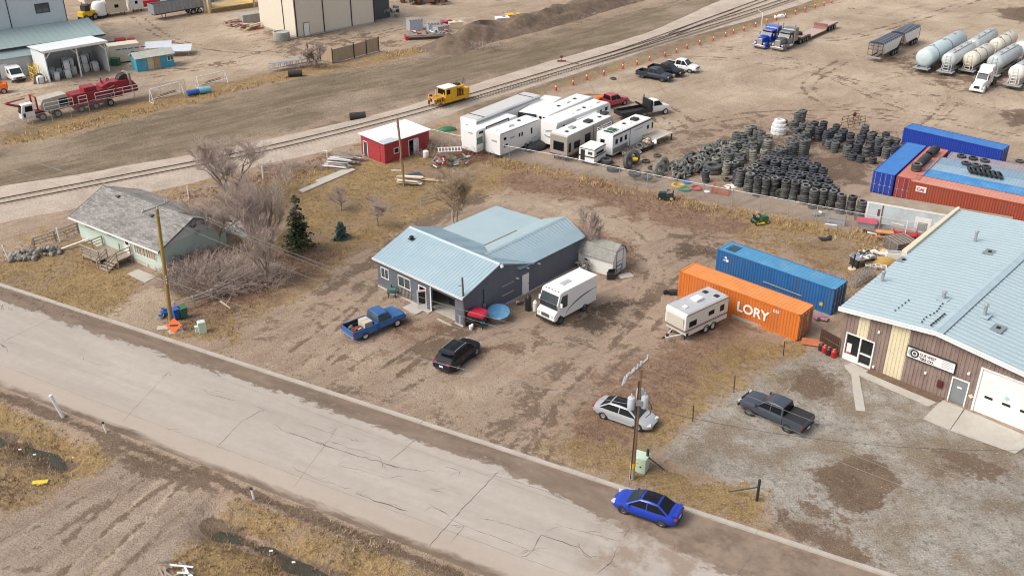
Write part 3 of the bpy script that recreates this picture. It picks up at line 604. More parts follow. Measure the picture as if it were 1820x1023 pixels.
# ---------------------------------------------------------------- tyre shop (right)
def siding_mat():
    m, g, b = new_mat("ribbed_brown_siding", .65)
    co = g.n("ShaderNodeTexCoord").outputs["Object"]; n1 = g.noise(g.mp(co, (2,2,.3)), 1., 5, .7); n2 = g.noise(co, .35, 4, .6)
    c = g.mix(g.rng(n1, .3, .7), (.20,.145,.125), (.31,.235,.205)); c = g.mix(g.rng(n2, .52, .66, 0, .6), c, (.15,.105,.095)); g.L(c, b.inputs["Base Color"]); return m
M_brown = siding_mat(); M_cream2 = mat("cream_siding", (.66,.585,.40), .65, var=.08, dirt=(.3,(.5,.42,.3)))
def tyre_shop():
    o = P(1490,632); s = thing("tyre_shop", "brown and cream tyre shop with a long pale metal roof", "building", o, R(45.5))
    Yr = -15.6; za = 5.45; ze = 4.55; yr = -7.45
    top = lambda y: ze+(za-ze)*(1-abs(y-yr)/7.6)
    m = MB(); m2 = MB(); y = 0.
    holes = [(-2.75,-.35,0,2.45), (-10.5,-9.25,0,2.15), (-15.35,-11.2,0,3.75)]
    # ribbed front, panel by panel
    w_ = .3; n = int(-Yr/w_)
    for i in range(n):
        a, b = -i*w_, -(i+1)*w_; mid = (a+b)/2; cr = -5.35 < mid < -3.95 or -3.1 < mid < -2.35 and False
        crm = (-5.35 < mid < -3.95) or (-2.0 < mid < -1.15)
        z0 = 0
        for h in holes:
            if h[0] < mid < h[1]: z0 = h[3]
        M_ = M_cream2 if crm else M_brown
        zt = top(mid)-.02
        (m2 if crm else m).ext([(0,a),(.2,a),(.2,b),(0,b),(0,b+.045),(-.035,b+.065),(-.035,a-.065),(0,a-.045)], z0, zt, M_, 'z')
    m.b(.2,26,-.0,.2,0,ze-.1,M_brown); m.b(25.8,26,Yr,.0,0,4.4,M_brown); m.b(.2,25.8,Yr,Yr+.2,0,4.4,M_brown)
    m.build("wall", s); m2.build("cream_panel", s)
    r = MB()
    A, B, D, E_ = (-.45,.5,ze+.02), (26.3,1.9,ze+.02), (26.3,yr+.6,za), (-.45,yr,za)
    r.slab([A,B,D,E_], .1, M_roofl); r.ribs(A,B,E_,D,.62,.17,.03,M_rib)
    A2, B2 = (-.45,Yr-.6,ze+.02), (26.3,Yr-.6,ze+.02); r.slab([B2,A2,E_,D], .1, M_roofl); r.ribs(B2,A2,D,E_,.62,.17,.03,M_rib)
    r.build("roof", s)
    m = MB(); m.slab([(-.5,yr-.45,za+.06),(26.3,yr+.15,za+.06),(26.3,yr+.6,za+.17),(-.5,yr,za+.17)], .03, M_ridge); m.slab([(-.5,yr,za+.17),(26.3,yr+.6,za+.17),(26.3,yr+1.05,za+.06),(-.5,yr+.45,za+.06)], .03, M_ridge); m.build("ridge_cap", s)
    m = MB(); d = .1
    m.raw([(-.52,.5,ze-.22),(-.52,yr,za-.2),(-.52,yr,za+.16),(-.52,.5,ze+.16),(-.44,.5,ze-.22),(-.44,yr,za-.2),(-.44,yr,za+.16),(-.44,.5,ze+.16)], [(0,1,2,3),(7,6,5,4),(3,2,6,7),(0,4,5,1),(0,3,7,4)], M_white)
    m.raw([(-.52,yr,za-.2),(-.52,Yr-.6,ze-.22),(-.52,Yr-.6,ze+.16),(-.52,yr,za+.16),(-.44,yr,za-.2),(-.44,Yr-.6,ze-.22),(-.44,Yr-.6,ze+.16),(-.44,yr,za+.16)], [(0,1,2,3),(7,6,5,4),(3,2,6,7),(0,4,5,1),(1,5,6,2)], M_white); m.build("fascia", s)
    MB().raw([(13,1.0,4.2),(26.4,1.75,4.2),(26.4,2.05,4.2),(13,1.5,4.2),(13,1.0,4.85),(26.4,1.75,4.85),(26.4,2.05,4.85),(13,1.5,4.85)],[(0,3,2,1),(4,5,6,7),(0,1,5,4),(1,2,6,5),(2,3,7,6),(3,0,4,7)],M_cream).build("parapet", s)
    # shop window and glass door in white frame
    f = MB(); x0, x1 = -.08, .12
    for y0, y1, z0, z1 in ((-.45,-.35,0,2.45),(-2.85,-2.75,0,2.45),(-1.72,-1.6,0,2.45),(-2.85,-.35,2.4,2.5),(-1.6,-.45,0,.5),(-2.75,-1.72,0,.12),(-2.75,-1.72,1.0,1.06)): f.b(x0,x1,y0,y1,z0,z1,M_white)
    fr = f.build("shop_window", s); MB().b(.1,.14,-2.75,-.4,0,2.45,M_glass).build("pane", fr)
    MB().b(.02,.09,-.95,-.55,.6,1.5,mat("window_poster",(.7,.68,.66),.6)).b(.02,.095,-1.0,-.5,.6,.72,M_red).build("window_display", fr)
    f = MB()
    for y0, y1, z0, z1 in ((-9.3,-9.2,0,2.2),(-10.55,-10.45,0,2.2),(-10.45,-9.3,2.1,2.2)): f.b(-.08,.1,y0,y1,z0,z1,M_white)
    dr = f.build("side_door", s); MB().b(.0,.08,-10.45,-9.3,0.05,2.1,mat("grey_door_paint",(.20,.215,.225),.5,var=.1)).build("door_leaf", dr)
    MB().b(-.02,.0,-10.05,-9.7,1.35,1.5,M_white).build("door_notice", dr)
    f = MB()
    for y0, y1, z0, z1 in ((-11.2,-11.05,0,3.85),(-15.5,-15.35,0,3.85),(-15.35,-11.2,3.75,3.85)): f.b(-.1,.1,y0,y1,z0,z1,M_white)
    gd = f.build("overhead_door", s); q = MB()
    for i in range(6): q.b(.0,.06,-15.35,-11.2,i*.625+.004,(i+1)*.625-.004,M_white)
    q.b(.03,.05,-15.35,-11.2,0,3.75,M_white); q.build("door_panels", gd)
    for k in range(3): MB().b(-.02,.0,-12.35-k*1.3,-11.75-k*1.3,1.42,1.62,M_glass).build("door_light", gd)
    MB().rb((-.01,-13.3,2.05),(.02,.3,.3),mat("mint_sticker",(.35,.6,.5),.5),0,0,R(45)).build("sticker", gd)
    for y, z in ((-3.0,3.55),(-3.1,.35),(-7.2,1.6),(-10.3,2.95)): MB().rb((-.1,y,z),(.16,.18,.2),M_white).build("wall_lamp", s, bevel=.02)
    MB().rb((-.12,-8.45,1.15),(.16,.4,.6),mat("dark_red_box",(.09,.015,.015),.5)).build("mailbox", s, bevel=.02); MB().rb((-.09,-10.85,1.15),(.1,.28,.28),M_cream,0,0,R(45)).build("wall_sign", s)
    # roof vents and stacks
    def zr(y): return top(y)+.1
    for x, y, h, r in ((6.2,.05,.9,.13),(19,-2.6,1.0,.13),(5.6,-5.4,.55,.14),(5.0,-8.9,.9,.13)):
        m = MB(); z = zr(y); m.rb((x,y,z+.03),(1.0,.9,.06),M_ridge); m.tube((x,y,z),(x,y,z+h),r,M_steel,n=12); m.lathe([(r*1.6,z+h),(r*1.6,z+h+.06),(0,z+h+.2)],M_steel,12,(x,y,0)); m.build("vent_stack", s, smooth=30)
    for x, y in ((11.5,.6),(4.0,-10.4),(17.2,-4.6)):
        m = MB(); z = zr(y); m.rb((x,y,z+.03),(1.3,.9,.05),mat("roof_patch",(.20,.24,.26),.7)); m.rb((x,y,z+.1),(.25,.25,.15),M_dark); m.build("roof_vent", s)
    m = MB()
    for i in range(9): y = yr+1.6; m.rb((.6+i*.5,y+.1*math.sin(i),zr(y)+.03),(.18,.1,.04),M_dark)
    for i in range(7): y = yr+.8; m.rb((.4+i*.4,y,zr(y)+.06),(.25,.12,.06),M_dark)
    for i in range(5): y = yr+4.1; m.rb((1.4+i*.6,y,zr(y)+.03),(.14,.12,.04),M_dark)
    m.build("roof_sealant", s)
    # company sign: tyre emblem and lettering
    sg = MB().b(-.16,-.04,-9.25,-5.5,2.5,3.35,M_white); sg.b(-.2,-.03,-9.3,-5.45,2.44,2.5,M_dsteel); sg.b(-.2,-.03,-9.3,-5.45,3.35,3.41,M_dsteel); sg.b(-.2,-.03,-9.3,-9.25,2.5,3.35,M_dsteel); sg.b(-.2,-.03,-5.5,-5.45,2.5,3.35,M_dsteel)
    sgn = sg.build("company_sign", s)
    M_ink = mat("sign_ink", (.02,.02,.02), .5); M_inkr = mat("sign_red_ink", (.16,.03,.04), .5); M_grey = mat("sign_grey", (.38,.39,.40), .5)
    m = MB(); m.lathe([(.36,-.165),(.36,-.17),(.0,-.17)],M_grey,24,(0,-5.93,2.93),'x'); m.lathe([(.34,-.17),(.34,-.185),(.22,-.185),(.22,-.17)],M_ink,24,(0,-6.1,2.93),'x'); m.lathe([(.22,-.17),(.22,-.178),(0,-.178)],M_white,24,(0,-6.1,2.93),'x')
    m.lathe([(.13,-.178),(.13,-.184),(.09,-.184),(.09,-.178)],M_ink,16,(0,-6.1,2.93),'x')
    for k in range(6): a = k*math.pi/3; m.rb((-.18,-6.1+.05*math.cos(a),2.93+.05*math.sin(a)),(.012,.03,.09),M_ink,0,0,a)
    m.build("tyre_emblem", sgn)
    rot = (R(90), 0, R(-90))
    text("DUE WEST", .34, M_inkr, sgn, loc=(-.17,-6.5,2.93), rot=rot, sx=.78, bold=.006); text("TIRE CO.", .31, M_ink, sgn, loc=(-.17,-6.5,2.6), rot=rot, sx=.95, bold=.008)
    for i, ln in enumerate((.7,.85,.75,.9,.65)): MB().b(-.166,-.161,-8.25-ln,-8.25,3.2-i*.135,3.25-i*.135,M_grey).build("small_print", sgn)      # too small to read in the photograph
    return s
tyre_shop()
Q45 = lambda a, b, o=P(1490,632): None
def slab_px(name, pts, h, label, cat, m=M_slab, z=.0, kind=None):
    q = [P(*p) for p in pts]; c = sum(q, Vector())/len(q)
    o = MB().ext([(v.x-c.x, v.y-c.y) for v in q], -.05, h, m, 'z').build(name, loc=(c.x, c.y, z))
    return struct(o) if kind else tag(o, label, cat)
slab_px("walkway", [(1500,650),(1513,645),(1552,664),(1527,668),(1538,731),(1521,729),(1513,666)], .05, "", "", kind=1)
slab_px("walkway", [(1529,668.5),(1541,663),(1664,716),(1650,722)], .045, "", "", kind=1)
slab_px("door_apron", [(1674,711),(1713,727),(1688,764),(1641,744)], .07, "", "", kind=1)
slab_px("garage_apron", [(1715,728),(1840,782),(1805,806),(1689,764.5)], .065, "", "", kind=1)
M_soilbed = mat("planting_bed_soil", (.16,.105,.07), .95, var=.35, scale=3, bump=.4)
struct(MB().b(-.85,-.05,-9.0,-2.9,-.1,.07,M_soilbed).build("planting_bed", loc=P(1490,632), rz=R(45.5)))

# ---------------------------------------------------------------- mint house (left)
M_mint = mat("mint_siding", (.52,.62,.55), .7, var=.05, scale=.6, dirt=(.3,(.45,.53,.47)), dscale=.4)
def shingle_mat():
    m, g, b = new_mat("grey_shingles", .9)
    co = g.n("ShaderNodeTexCoord").outputs["Object"]; br = g.n("ShaderNodeTexBrick"); g.L(g.mp(co, (1,1,1)), br.inputs["Vector"])
    br.inputs["Color1"].default_value = (.19,.18,.168,1); br.inputs["Color2"].default_value = (.31,.293,.272,1); br.inputs["Mortar"].default_value = (.13,.125,.118,1); br.inputs["Scale"].default_value = 1.; br.inputs["Mortar Size"].default_value = .012; br.inputs["Brick Width"].default_value = .45; br.inputs["Row Height"].default_value = .17
    n = g.noise(co, .5, 6, .7); n2 = g.noise(g.mp(co,(.6,4,4)), 1., 4, .7); c = g.scale(br.outputs["Color"], g.rng(n, .3, .7, .75, 1.3)); c = g.scale(c, g.rng(n2, .3, .7, .8, 1.25)); g.L(c, b.inputs["Base Color"]); return m
M_shing = shingle_mat()
def house():
    o = P(291,486.3); s = thing("bungalow", "mint green bungalow with grey shingle roof and curtained front window", "house", o, R(-35))
    Wd, Dp, ze, zr = 13.3, 7.9, 2.95, 4.65
    m = MB(); m.ext([(0,.45),(Dp,.45),(Dp,ze),(Dp/2,zr-.1),(0,ze)], -.16, 0, M_mint, 'x'); m.ext([(0,.45),(Dp,.45),(Dp,ze),(Dp/2,zr-.1),(0,ze)], -Wd, -Wd+.16, M_mint, 'x')
    m.b(-Wd+.16,-.16,0,.16,.45,ze,M_mint); m.b(-Wd+.16,-.16,Dp-.16,Dp,.45,ze,M_mint); m.build("wall", s)
    MB().b(-Wd+.03,-.03,.03,Dp-.03,-.2,.46,mat("cream_foundation",(.52,.49,.40),.85,var=.15)).build("foundation", s)
    MB().ext([(.3,2.75),(Dp-.3,2.75),(Dp/2,zr-.2)], 0, .03, mat("pale_gable",(.66,.70,.72),.7,var=.1), 'x').build("gable_panel", s)
    rf = gable(s, -Wd, 0, 0, Dp, ze, zr, 'x', M_shing, .55, .14, rib=False, cap=False); 
    m = MB(); m.b(-Wd-.6,.6,-.62,-.56,ze-.42,ze-.24,M_white); m.build("gutter", s)
    m = MB(); z0 = ze-.24
    for x in (.56,-Wd-.62):
        m.raw([(x,-.56,z0-.16),(x,Dp/2,zr-.16),(x,Dp+.56,z0-.16),(x,Dp+.56,z0+.02),(x,Dp/2,zr+.02),(x,-.56,z0+.02),(x+.05,-.56,z0-.16),(x+.05,Dp/2,zr-.16),(x+.05,Dp+.56,z0-.16),(x+.05,Dp+.56,z0+.02),(x+.05,Dp/2,zr+.02),(x+.05,-.56,z0+.02)], [(0,1,4,5),(1,2,3,4),(11,10,7,6),(10,9,8,7),(5,4,10,11),(4,3,9,10),(0,6,7,1),(1,7,8,2)], mat("dark_fascia",(.14,.13,.12),.7))
    m.build("bargeboard", s)
    for x, y in ((-4.2,2.6),(-10.5,3.3)): MB().rb((x,y,ze+(zr-ze)*y/3.95+.14),(.35,.35,.16),mat("vent_grey",(.12,.12,.12),.7)).build("roof_vent", rf)
    window(s, (-11.9,0,2.0), (1,0,0), 1.35, .55, (0,-1,0), mull=0, frame=mat("grey_frame",(.30,.34,.33),.6)); window(s, (-8.3,0,2.0), (1,0,0), 1.2, .55, (0,-1,0), mull=0, frame=MATS["grey_frame"])
    cur, g, b = new_mat("striped_curtain", .8); co = g.n("ShaderNodeTexCoord").outputs["Object"]; g.L(g.mix(g.rng(g.noise(g.mp(co,(1,0,.0)), 6., 2, .5), .42, .55), (.14,.115,.08), (.52,.47,.36)), b.inputs["Base Color"])
    window(s, (-4.0,0,1.15), (1,0,0), 3.2, 1.35, (0,-1,0), mull=2, glass=cur)
    d = MB(); d.b(-5.6,-4.65,-.06,.0,.5,2.6,M_white); dr = d.build("front_door", s); MB().b(-5.35,-4.9,-.08,-.06,1.75,2.35,M_glass).build("pane", dr)
    m = MB(); m.tube((-2.4,-.1,.1),(-2.4,-.1,.45),.06,M_white); m.tube((-1.2,-.1,.05),(-1.2,-.1,.4),.06,M_white); m.build("downpipe", s)
    return s
house()
M_patio = mat("patio_boards", (.40,.43,.40), .85, var=.3, scale=4, dirt=(.6,(.24,.23,.2)))
def deck():
    """two level timber deck with rails and stairs in front of the house"""
    o = P(291,486.3); s = thing("timber_deck", "weathered timber deck with railings and four steps at the house front", "deck", o, R(-35))
    m = MB()
    for i in range(12): m.b(-9.3+i*.25,-9.3+i*.25+.235,-2.6,-.05,.62,.67,M_wood)
    m.b(-9.3,-6.3,-2.6,-2.5,.4,.62,M_wood); m.b(-9.3,-9.2,-2.5,-.1,.4,.62,M_wood); m.build("platform", s)
    m = MB()
    for i in range(7): m.b(-6.25+i*.24,-6.25+i*.24+.225,-1.75,-.05,.75,.8,M_wood)
    m.b(-6.25,-4.6,-1.75,-1.65,.2,.75,M_wood); m.build("landing", s)
    m = MB()
    for i in range(4): m.b(-6.2,-4.65,-2.05-i*.3,-1.75-i*.3,.55-i*.17,.6-i*.17,M_wood); m.b(-6.2,-4.65,-1.77-i*.3,-1.75-i*.3,.43-i*.17,.56-i*.17,M_dark)
    m.build("steps", s)
    for x, y in ((-9.25,-2.55),(-7.8,-2.55),(-6.35,-2.55),(-9.25,-1.3),(-9.25,-.15),(-6.35,-.2)): MB().b(x-.05,x+.05,y-.05,y+.05,-.1,1.6,M_wood).build("post", s)
    for x, y in ((-6.2,-1.75),(-4.62,-1.75),(-6.2,-2.95),(-4.62,-2.95),(-4.62,-.2)): MB().b(x-.05,x+.05,y-.05,y+.05,-.1,1.75 if y > -2 else 1.1,M_wood).build("post", s)
    m = MB()
    for z in (.95,1.25,1.55):
        h = .07 if z < 1.5 else .1
        m.b(-9.3,-6.3,-2.62,-2.57,z,z+h,M_wood); m.b(-9.31,-9.26,-2.55,-.1,z,z+h,M_wood)
    m.b(-9.35,-6.25,-2.68,-2.5,1.62,1.66,M_wood); m.build("railing", s)
    m = MB()
    for x in (-6.2,-4.62):
        for dz in (0,-.35): m.rb((x,-2.35,1.35+dz),(.05,1.4,.09),M_wood,0,0,R(28))
    for z in (1.3,1.65): m.b(-4.65,-4.6,-1.7,-.1,z,z+.08,M_wood)
    m.build("stair_rail", s)
deck()
slab_px("path_slab", [(226,487),(246,479),(278,492),(258,502.5)], .05, "", "", M_slab, kind=1)
pt = P(415,402); tag(MB().b(-3.4,3.4,-1.6,1.6,0,.12,M_patio).b(-3.4,3.4,1.55,1.65,.12,1.5,M_woodd).build("back_patio", loc=pt, rz=R(-35)), "pale boarded patio behind the mint house among the trees", "patio")

# ---------------------------------------------------------------- red shed and white barn shed
M_redw = mat("red_barn_boards", (.36,.035,.04), .75, var=.2, scale=1.2, dirt=(.45,(.28,.10,.09)), streak=(1,1,4), bump=.2)
M_wroof = mat("white_roof_sheet", (.80,.83,.85), .45, var=.05, dirt=(.2,(.6,.63,.65)))
def red_shed():
    o = P(685,291.5); s = thing("red_shed", "red board shed with flat white roof and open doorway", "shed", o, R(46))
    X, Y, h = 7.3, 4.6, 2.6; m = MB()
    # right wall with a doorway and a window, left wall with doorway
    m.b(0,3.9,0,.12,0,h,M_redw); m.b(3.9,5.4,0,.12,2.05,h,M_redw); m.b(5.4,X,0,.12,0,h,M_redw)
    m.b(0,.12,.12,Y,0,h,M_redw); m.b(X-.12,X,.12,Y,0,h,M_redw); m.b(.12,X-.12,Y-.12,Y,0,h+.2,M_redw); m.build("wall", s)
    r = MB(); r.slab([(-.25,-.25,h+.02),(X+.25,-.25,h+.02),(X+.25,Y+.25,h+.22),(-.25,Y+.25,h+.22)], .07, M_wroof); rf = r.build("roof", s)
    MB().slab([(-.24,-.24,h+.095),(2.4,-.24,h+.095),(1.6,1.6,h+.155),(-.24,1.6,h+.155)], .004, mat("grey_roof_sheet",(.46,.50,.53),.5)).build("grey_sheet", rf)
    window(s, (1.5,0,1.0), (1,0,0), .7, .6, (0,-1,0), mull=0, glass=M_dark)
    d = MB(); d.b(3.82,3.9,-.05,.1,0,2.1,M_white); d.b(3.9,5.4,-.05,.1,2.03,2.1,M_white); d.b(4.6,5.45,-.12,-.05,.05,2.0,mat("flaking_white",(.62,.60,.56),.8,var=.2,dirt=(.7,(.3,.24,.2)))); d.build("doorway", s)
    d = MB(); d.b(-.05,-.0,3.3,3.4,.1,2.05,M_white); d.b(-.05,0,4.1,4.2,.1,2.05,M_white); d.b(-.05,0,3.3,4.2,1.98,2.05,M_white); d.b(-.02,-.0,3.4,4.1,.1,1.98,M_glassl); d.build("side_doorway", s)
    m = MB(); m.b(-.04,0,.9,2.6,.1,2.0,MATS["red_barn_boards"]); m.b(-.06,-.04,.9,2.6,1.9,2.05,M_redw); m.build("board_door", s)
red_shed()
def barn_shed():
    o = P(1088,492); s = thing("barn_shed", "white barn shaped garden shed with mossy grey roof", "shed", o, R(-36)); s.scale = (1,1.28,1.25)
    # local x to the right along the gable face... the gable end faces right-front; length runs back-left
    prof = [(0,0),(2.0,0),(2.0,1.35),(1.65,1.95),(1.0,2.3),(.35,1.95),(0,1.35)]
    L_ = 4.6; m = MB(); m.ext(prof, -L_, 0, mat("white_board",(.72,.71,.68),.7,var=.1,dirt=(.4,(.5,.45,.4))), 'x'); m.build("wall", s)
    M_moss = mat("mossy_shingle", (.27,.265,.24), .95, var=.25, scale=3, dirt=(.6,(.19,.20,.14)), bump=.3); r = MB()
    pts = [(-.12,1.25),(.33,2.0),(1.0,2.38),(1.67,2.0),(2.12,1.25)]
    for (a, b), (c, d) in zip(pts, pts[1:]): r.slab([(-L_-.1,a,b),(.12,a,b),(.12,c,d),(-L_-.1,c,d)], .05, M_moss)
    r.build("roof", s)
    f = MB(); 
    for y0, y1, z0, z1 in ((.5,.56,.05,1.9),(1.44,1.5,.05,1.9),(.5,1.5,1.86,1.92),(.5,1.5,.95,1.0)): f.b(0,.04,y0,y1,z0,z1,mat("grey_trim",(.25,.25,.25),.7))
    f.b(0,.02,.56,1.44,.05,1.86,M_white); f.build("door", s)
barn_shed()
# ---------------------------------------------------------------- vehicles
M_tyre = mat("tyre_rubber", (.022,.022,.023), .85, var=.25, scale=4, dirt=(.5,(.10,.085,.07)), dscale=3)
M_rim = mat("alloy_rim", (.38,.39,.40), .35, .6, var=.1); M_rimd = mat("dark_alloy", (.12,.12,.125), .4, .5); M_rimw = mat("white_steel_rim", (.62,.61,.58), .5, var=.1)
M_lamp = mat("lamp_lens", (.55,.57,.58), .12, spec=.7); M_tail = mat("tail_lens", (.36,.03,.035), .15, spec=.7); M_plate = mat("number_plate", (.72,.72,.72), .4)
M_trim = mat("black_trim", (.022,.022,.024), .5, var=.1); M_tint = mat("tinted_glass", (.008,.010,.012), .22, spec=.2); M_wind = mat("windscreen_glass", (.03,.042,.046), .15, spec=.35)
def paint(name, col, rough=.32, coat=.7, **k): return mat(name, col, rough, 0, var=k.pop('var', .04), scale=.7, coat=coat, **k)
MESHES = {}
def cached(key, fn):
    if key not in MESHES: MESHES[key] = fn()
    return MESHES[key]
def obj(name, me, parent=None, loc=(0,0,0), rot=(0,0,0)):
    o = bpy.data.objects.new(name, me); C.objects.link(o); o.parent = parent; o.location = loc; o.rotation_euler = rot; return o
def wheel(parent, x, y, r, w, side, rim=None, dual=False, name="wheel"):
    rim = rim or M_rim
    def tm():
        m = MB(); k = .22*r
        m.lathe([(r*.62,-w/2),(r*.9,-w/2),(r*.98,-w*.36),(r,-w*.2),(r,w*.2),(r*.98,w*.36),(r*.9,w/2),(r*.62,w/2)], M_tyre, 22, axis='y', closed=True); return m.mesh("tyre", 35)
    def rmsh():
        m = MB(); s_ = 1
        m.lathe([(r*.64,-w*.42),(r*.64,w*.44),(r*.58,w*.46),(r*.5,w*.34),(r*.16,w*.36),(r*.14,w*.44),(0,w*.45)], rim, 18, axis='y')
        for i in range(5): a = i*2*math.pi/5; m.rb((math.cos(a)*r*.36,w*.4,math.sin(a)*r*.36),(r*.46,w*.1,r*.13),rim,0,-a)
        return m.mesh("rim", 30)
    t = obj(name, cached(('tyre', r, w), tm), parent, (x, y, r))
    obj("rim", cached(('rim', r, w, rim.name), rmsh), t, (0,0,0), (0,0,0 if side > 0 else math.pi))
    return t
def ring(x, zt, w, zb, tuck=.92, crown=.03):
    h = zt-zb
    half = [(0,zb),(.80*w,zb),(.95*w,zb+.1*h),(w,zb+.36*h),(w*.995,zb+.62*h),(w*.97,zb+.82*h),(w*tuck,zt-.02*h),(w*.7,zt+crown*.6),(w*.35,zt+crown),(0,zt+crown*1.15)]
    return [(x,y,z) for y, z in half]+[(x,-y,z) for y, z in half[-2:0:-1]]
def stations(keys, n=26):
    """monotone interpolation of (x, ztop, halfwidth, zbottom) key sections"""
    out = []; x0, x1 = keys[0][0], keys[-1][0]
    for i in range(n+1):
        x = x0+(x1-x0)*i/n
        for a, b in zip(keys, keys[1:]):
            if a[0] <= x <= b[0]+1e-9:
                t = (x-a[0])/(b[0]-a[0]); t = t*t*(3-2*t) if b[0]-a[0] > .3 else t; out.append(tuple([x]+[a[k]+(b[k]-a[k])*t for k in (1,2,3)])); break
    return out
def cabin(root, body_m, S, glass=M_tint, roof_m=None, rear_glass=True, wind=M_wind, quarter=True, pane_split=None, pillar=None):
    """glasshouse: frame, windscreen, side windows, rear window, roof panel"""
    zb, zr, wb, wr = S['zb'], S['zr'], S['wb'], S['wr']; xw, xf, xr, xb = S['xw'], S['xf'], S['xr'], S['xb']
    Lw = [(xb,-wb,zb),(xw,-wb,zb),(xw,wb,zb),(xb,wb,zb)]; Up = [(xr,-wr,zr),(xf,-wr,zr),(xf,wr,zr),(xr,wr,zr)]
    xm = (xr+xf)/2; Up = [(x, y, z+(.035 if y == 0 else -.01)) for x, z in ((xr,zr-.035),(xm,zr+.01),(xf,zr-.03)) for y in (-wr,0,wr)]
    MB().raw(Lw+Up, [(0,1,10,7,4),(2,3,6,9,12),(1,2,12,11,10),(3,0,4,5,6),(4,7,8,5),(5,8,9,6),(7,10,11,8),(8,11,12,9)], body_m).build("cabin_frame", root, smooth=50, bevel=S.get('bv',.07))
    yo = lambda z: wb+(wr-wb)*(z-zb)/(zr-zb)
    z0, z1 = zb+.05, zr-.12; q = lambda z: (z-zb)/(zr-zb)
    fx = lambda z: xw+(xf-xw)*q(z); bx = lambda z: xb+(xr-xb)*q(z)
    sp = S.get('split', [(xw+xb)/2])
    cuts = [None]+sp+[None]
    for sd in (1,-1):
        for i in range(len(cuts)-1):
            f0 = (lambda z: fx(z)-.13) if cuts[i] is None else (lambda z, c=cuts[i]: c-.04)
            b0 = (lambda z: bx(z)+.13) if cuts[i+1] is None else (lambda z, c=cuts[i+1]: c+.04)
            pts = [(b0(z0),sd*yo(z0),z0),(f0(z0),sd*yo(z0),z0),(f0(z1),sd*yo(z1),z1),(b0(z1),sd*yo(z1),z1)]
            if abs(pts[0][0]-pts[1][0]) < .15: continue
            if sd > 0: pts = pts[::-1]
            MB().slab(pts, .012, glass, .004).build("window", root)
    k = .1
    lw = lambda z: yo(z)-k
    za, zc = zb+.03, zr-.06
    MB().slab([(fx(za),-lw(za),za),(fx(za),lw(za),za),(fx(zc),lw(zc),zc),(fx(zc),-lw(zc),zc)], .012, wind, .006).build("windscreen", root)
    if rear_glass:
        za = zb+.06; MB().slab([(bx(za),lw(za),za),(bx(za),-lw(za),za),(bx(zc),-lw(zc),zc),(bx(zc),lw(zc),zc)], .012, glass, .006).build("rear_window", root)
    if roof_m: MB().raw([(x, y, z+(.035 if y == 0 else -.004)+.012) for x, z in ((xr+.04,zr-.033),(xm,zr+.01),(xf-.06,zr-.028)) for y in (-wr+.07,0,wr-.07)], [(0,3,4,1),(1,4,5,2),(3,6,7,4),(4,7,8,5)], roof_m).build("roof_panel", root)
def running_gear(root, wb, off, track, r, w, rim, archm=M_trim, ar=1.16, duals=False):
    for x in (off+wb/2, off-wb/2):
        for sd in (1,-1):
            wheel(root, x, sd*(track/2-w/2+.02), r, w, sd, rim)
            MB().lathe([(r*ar,-.14),(r*ar,.0),(r*.95,.004),(r*.95,-.14)] if sd > 0 else [(r*.95,.14),(r*.95,-.004),(r*ar,0),(r*ar,.14)], archm, 20, (x, sd*(track/2-.012), r), 'y', True).build("wheel_arch", root)
def by_wheels(fp, rp, side, half):
    """ground point under the middle of the car and its heading, from where the two near wheels touch the ground"""
    f, r = P(*fp), P(*rp); h = heading(r, f); n = Vector((-math.sin(h), math.cos(h), 0))
    return (f+r)/2-n*(half if side == 'L' else -half), h, (f-r).length
def place_on(fp, rp, side, half): a, b, l = by_wheels(fp, rp, side, half); return a, b

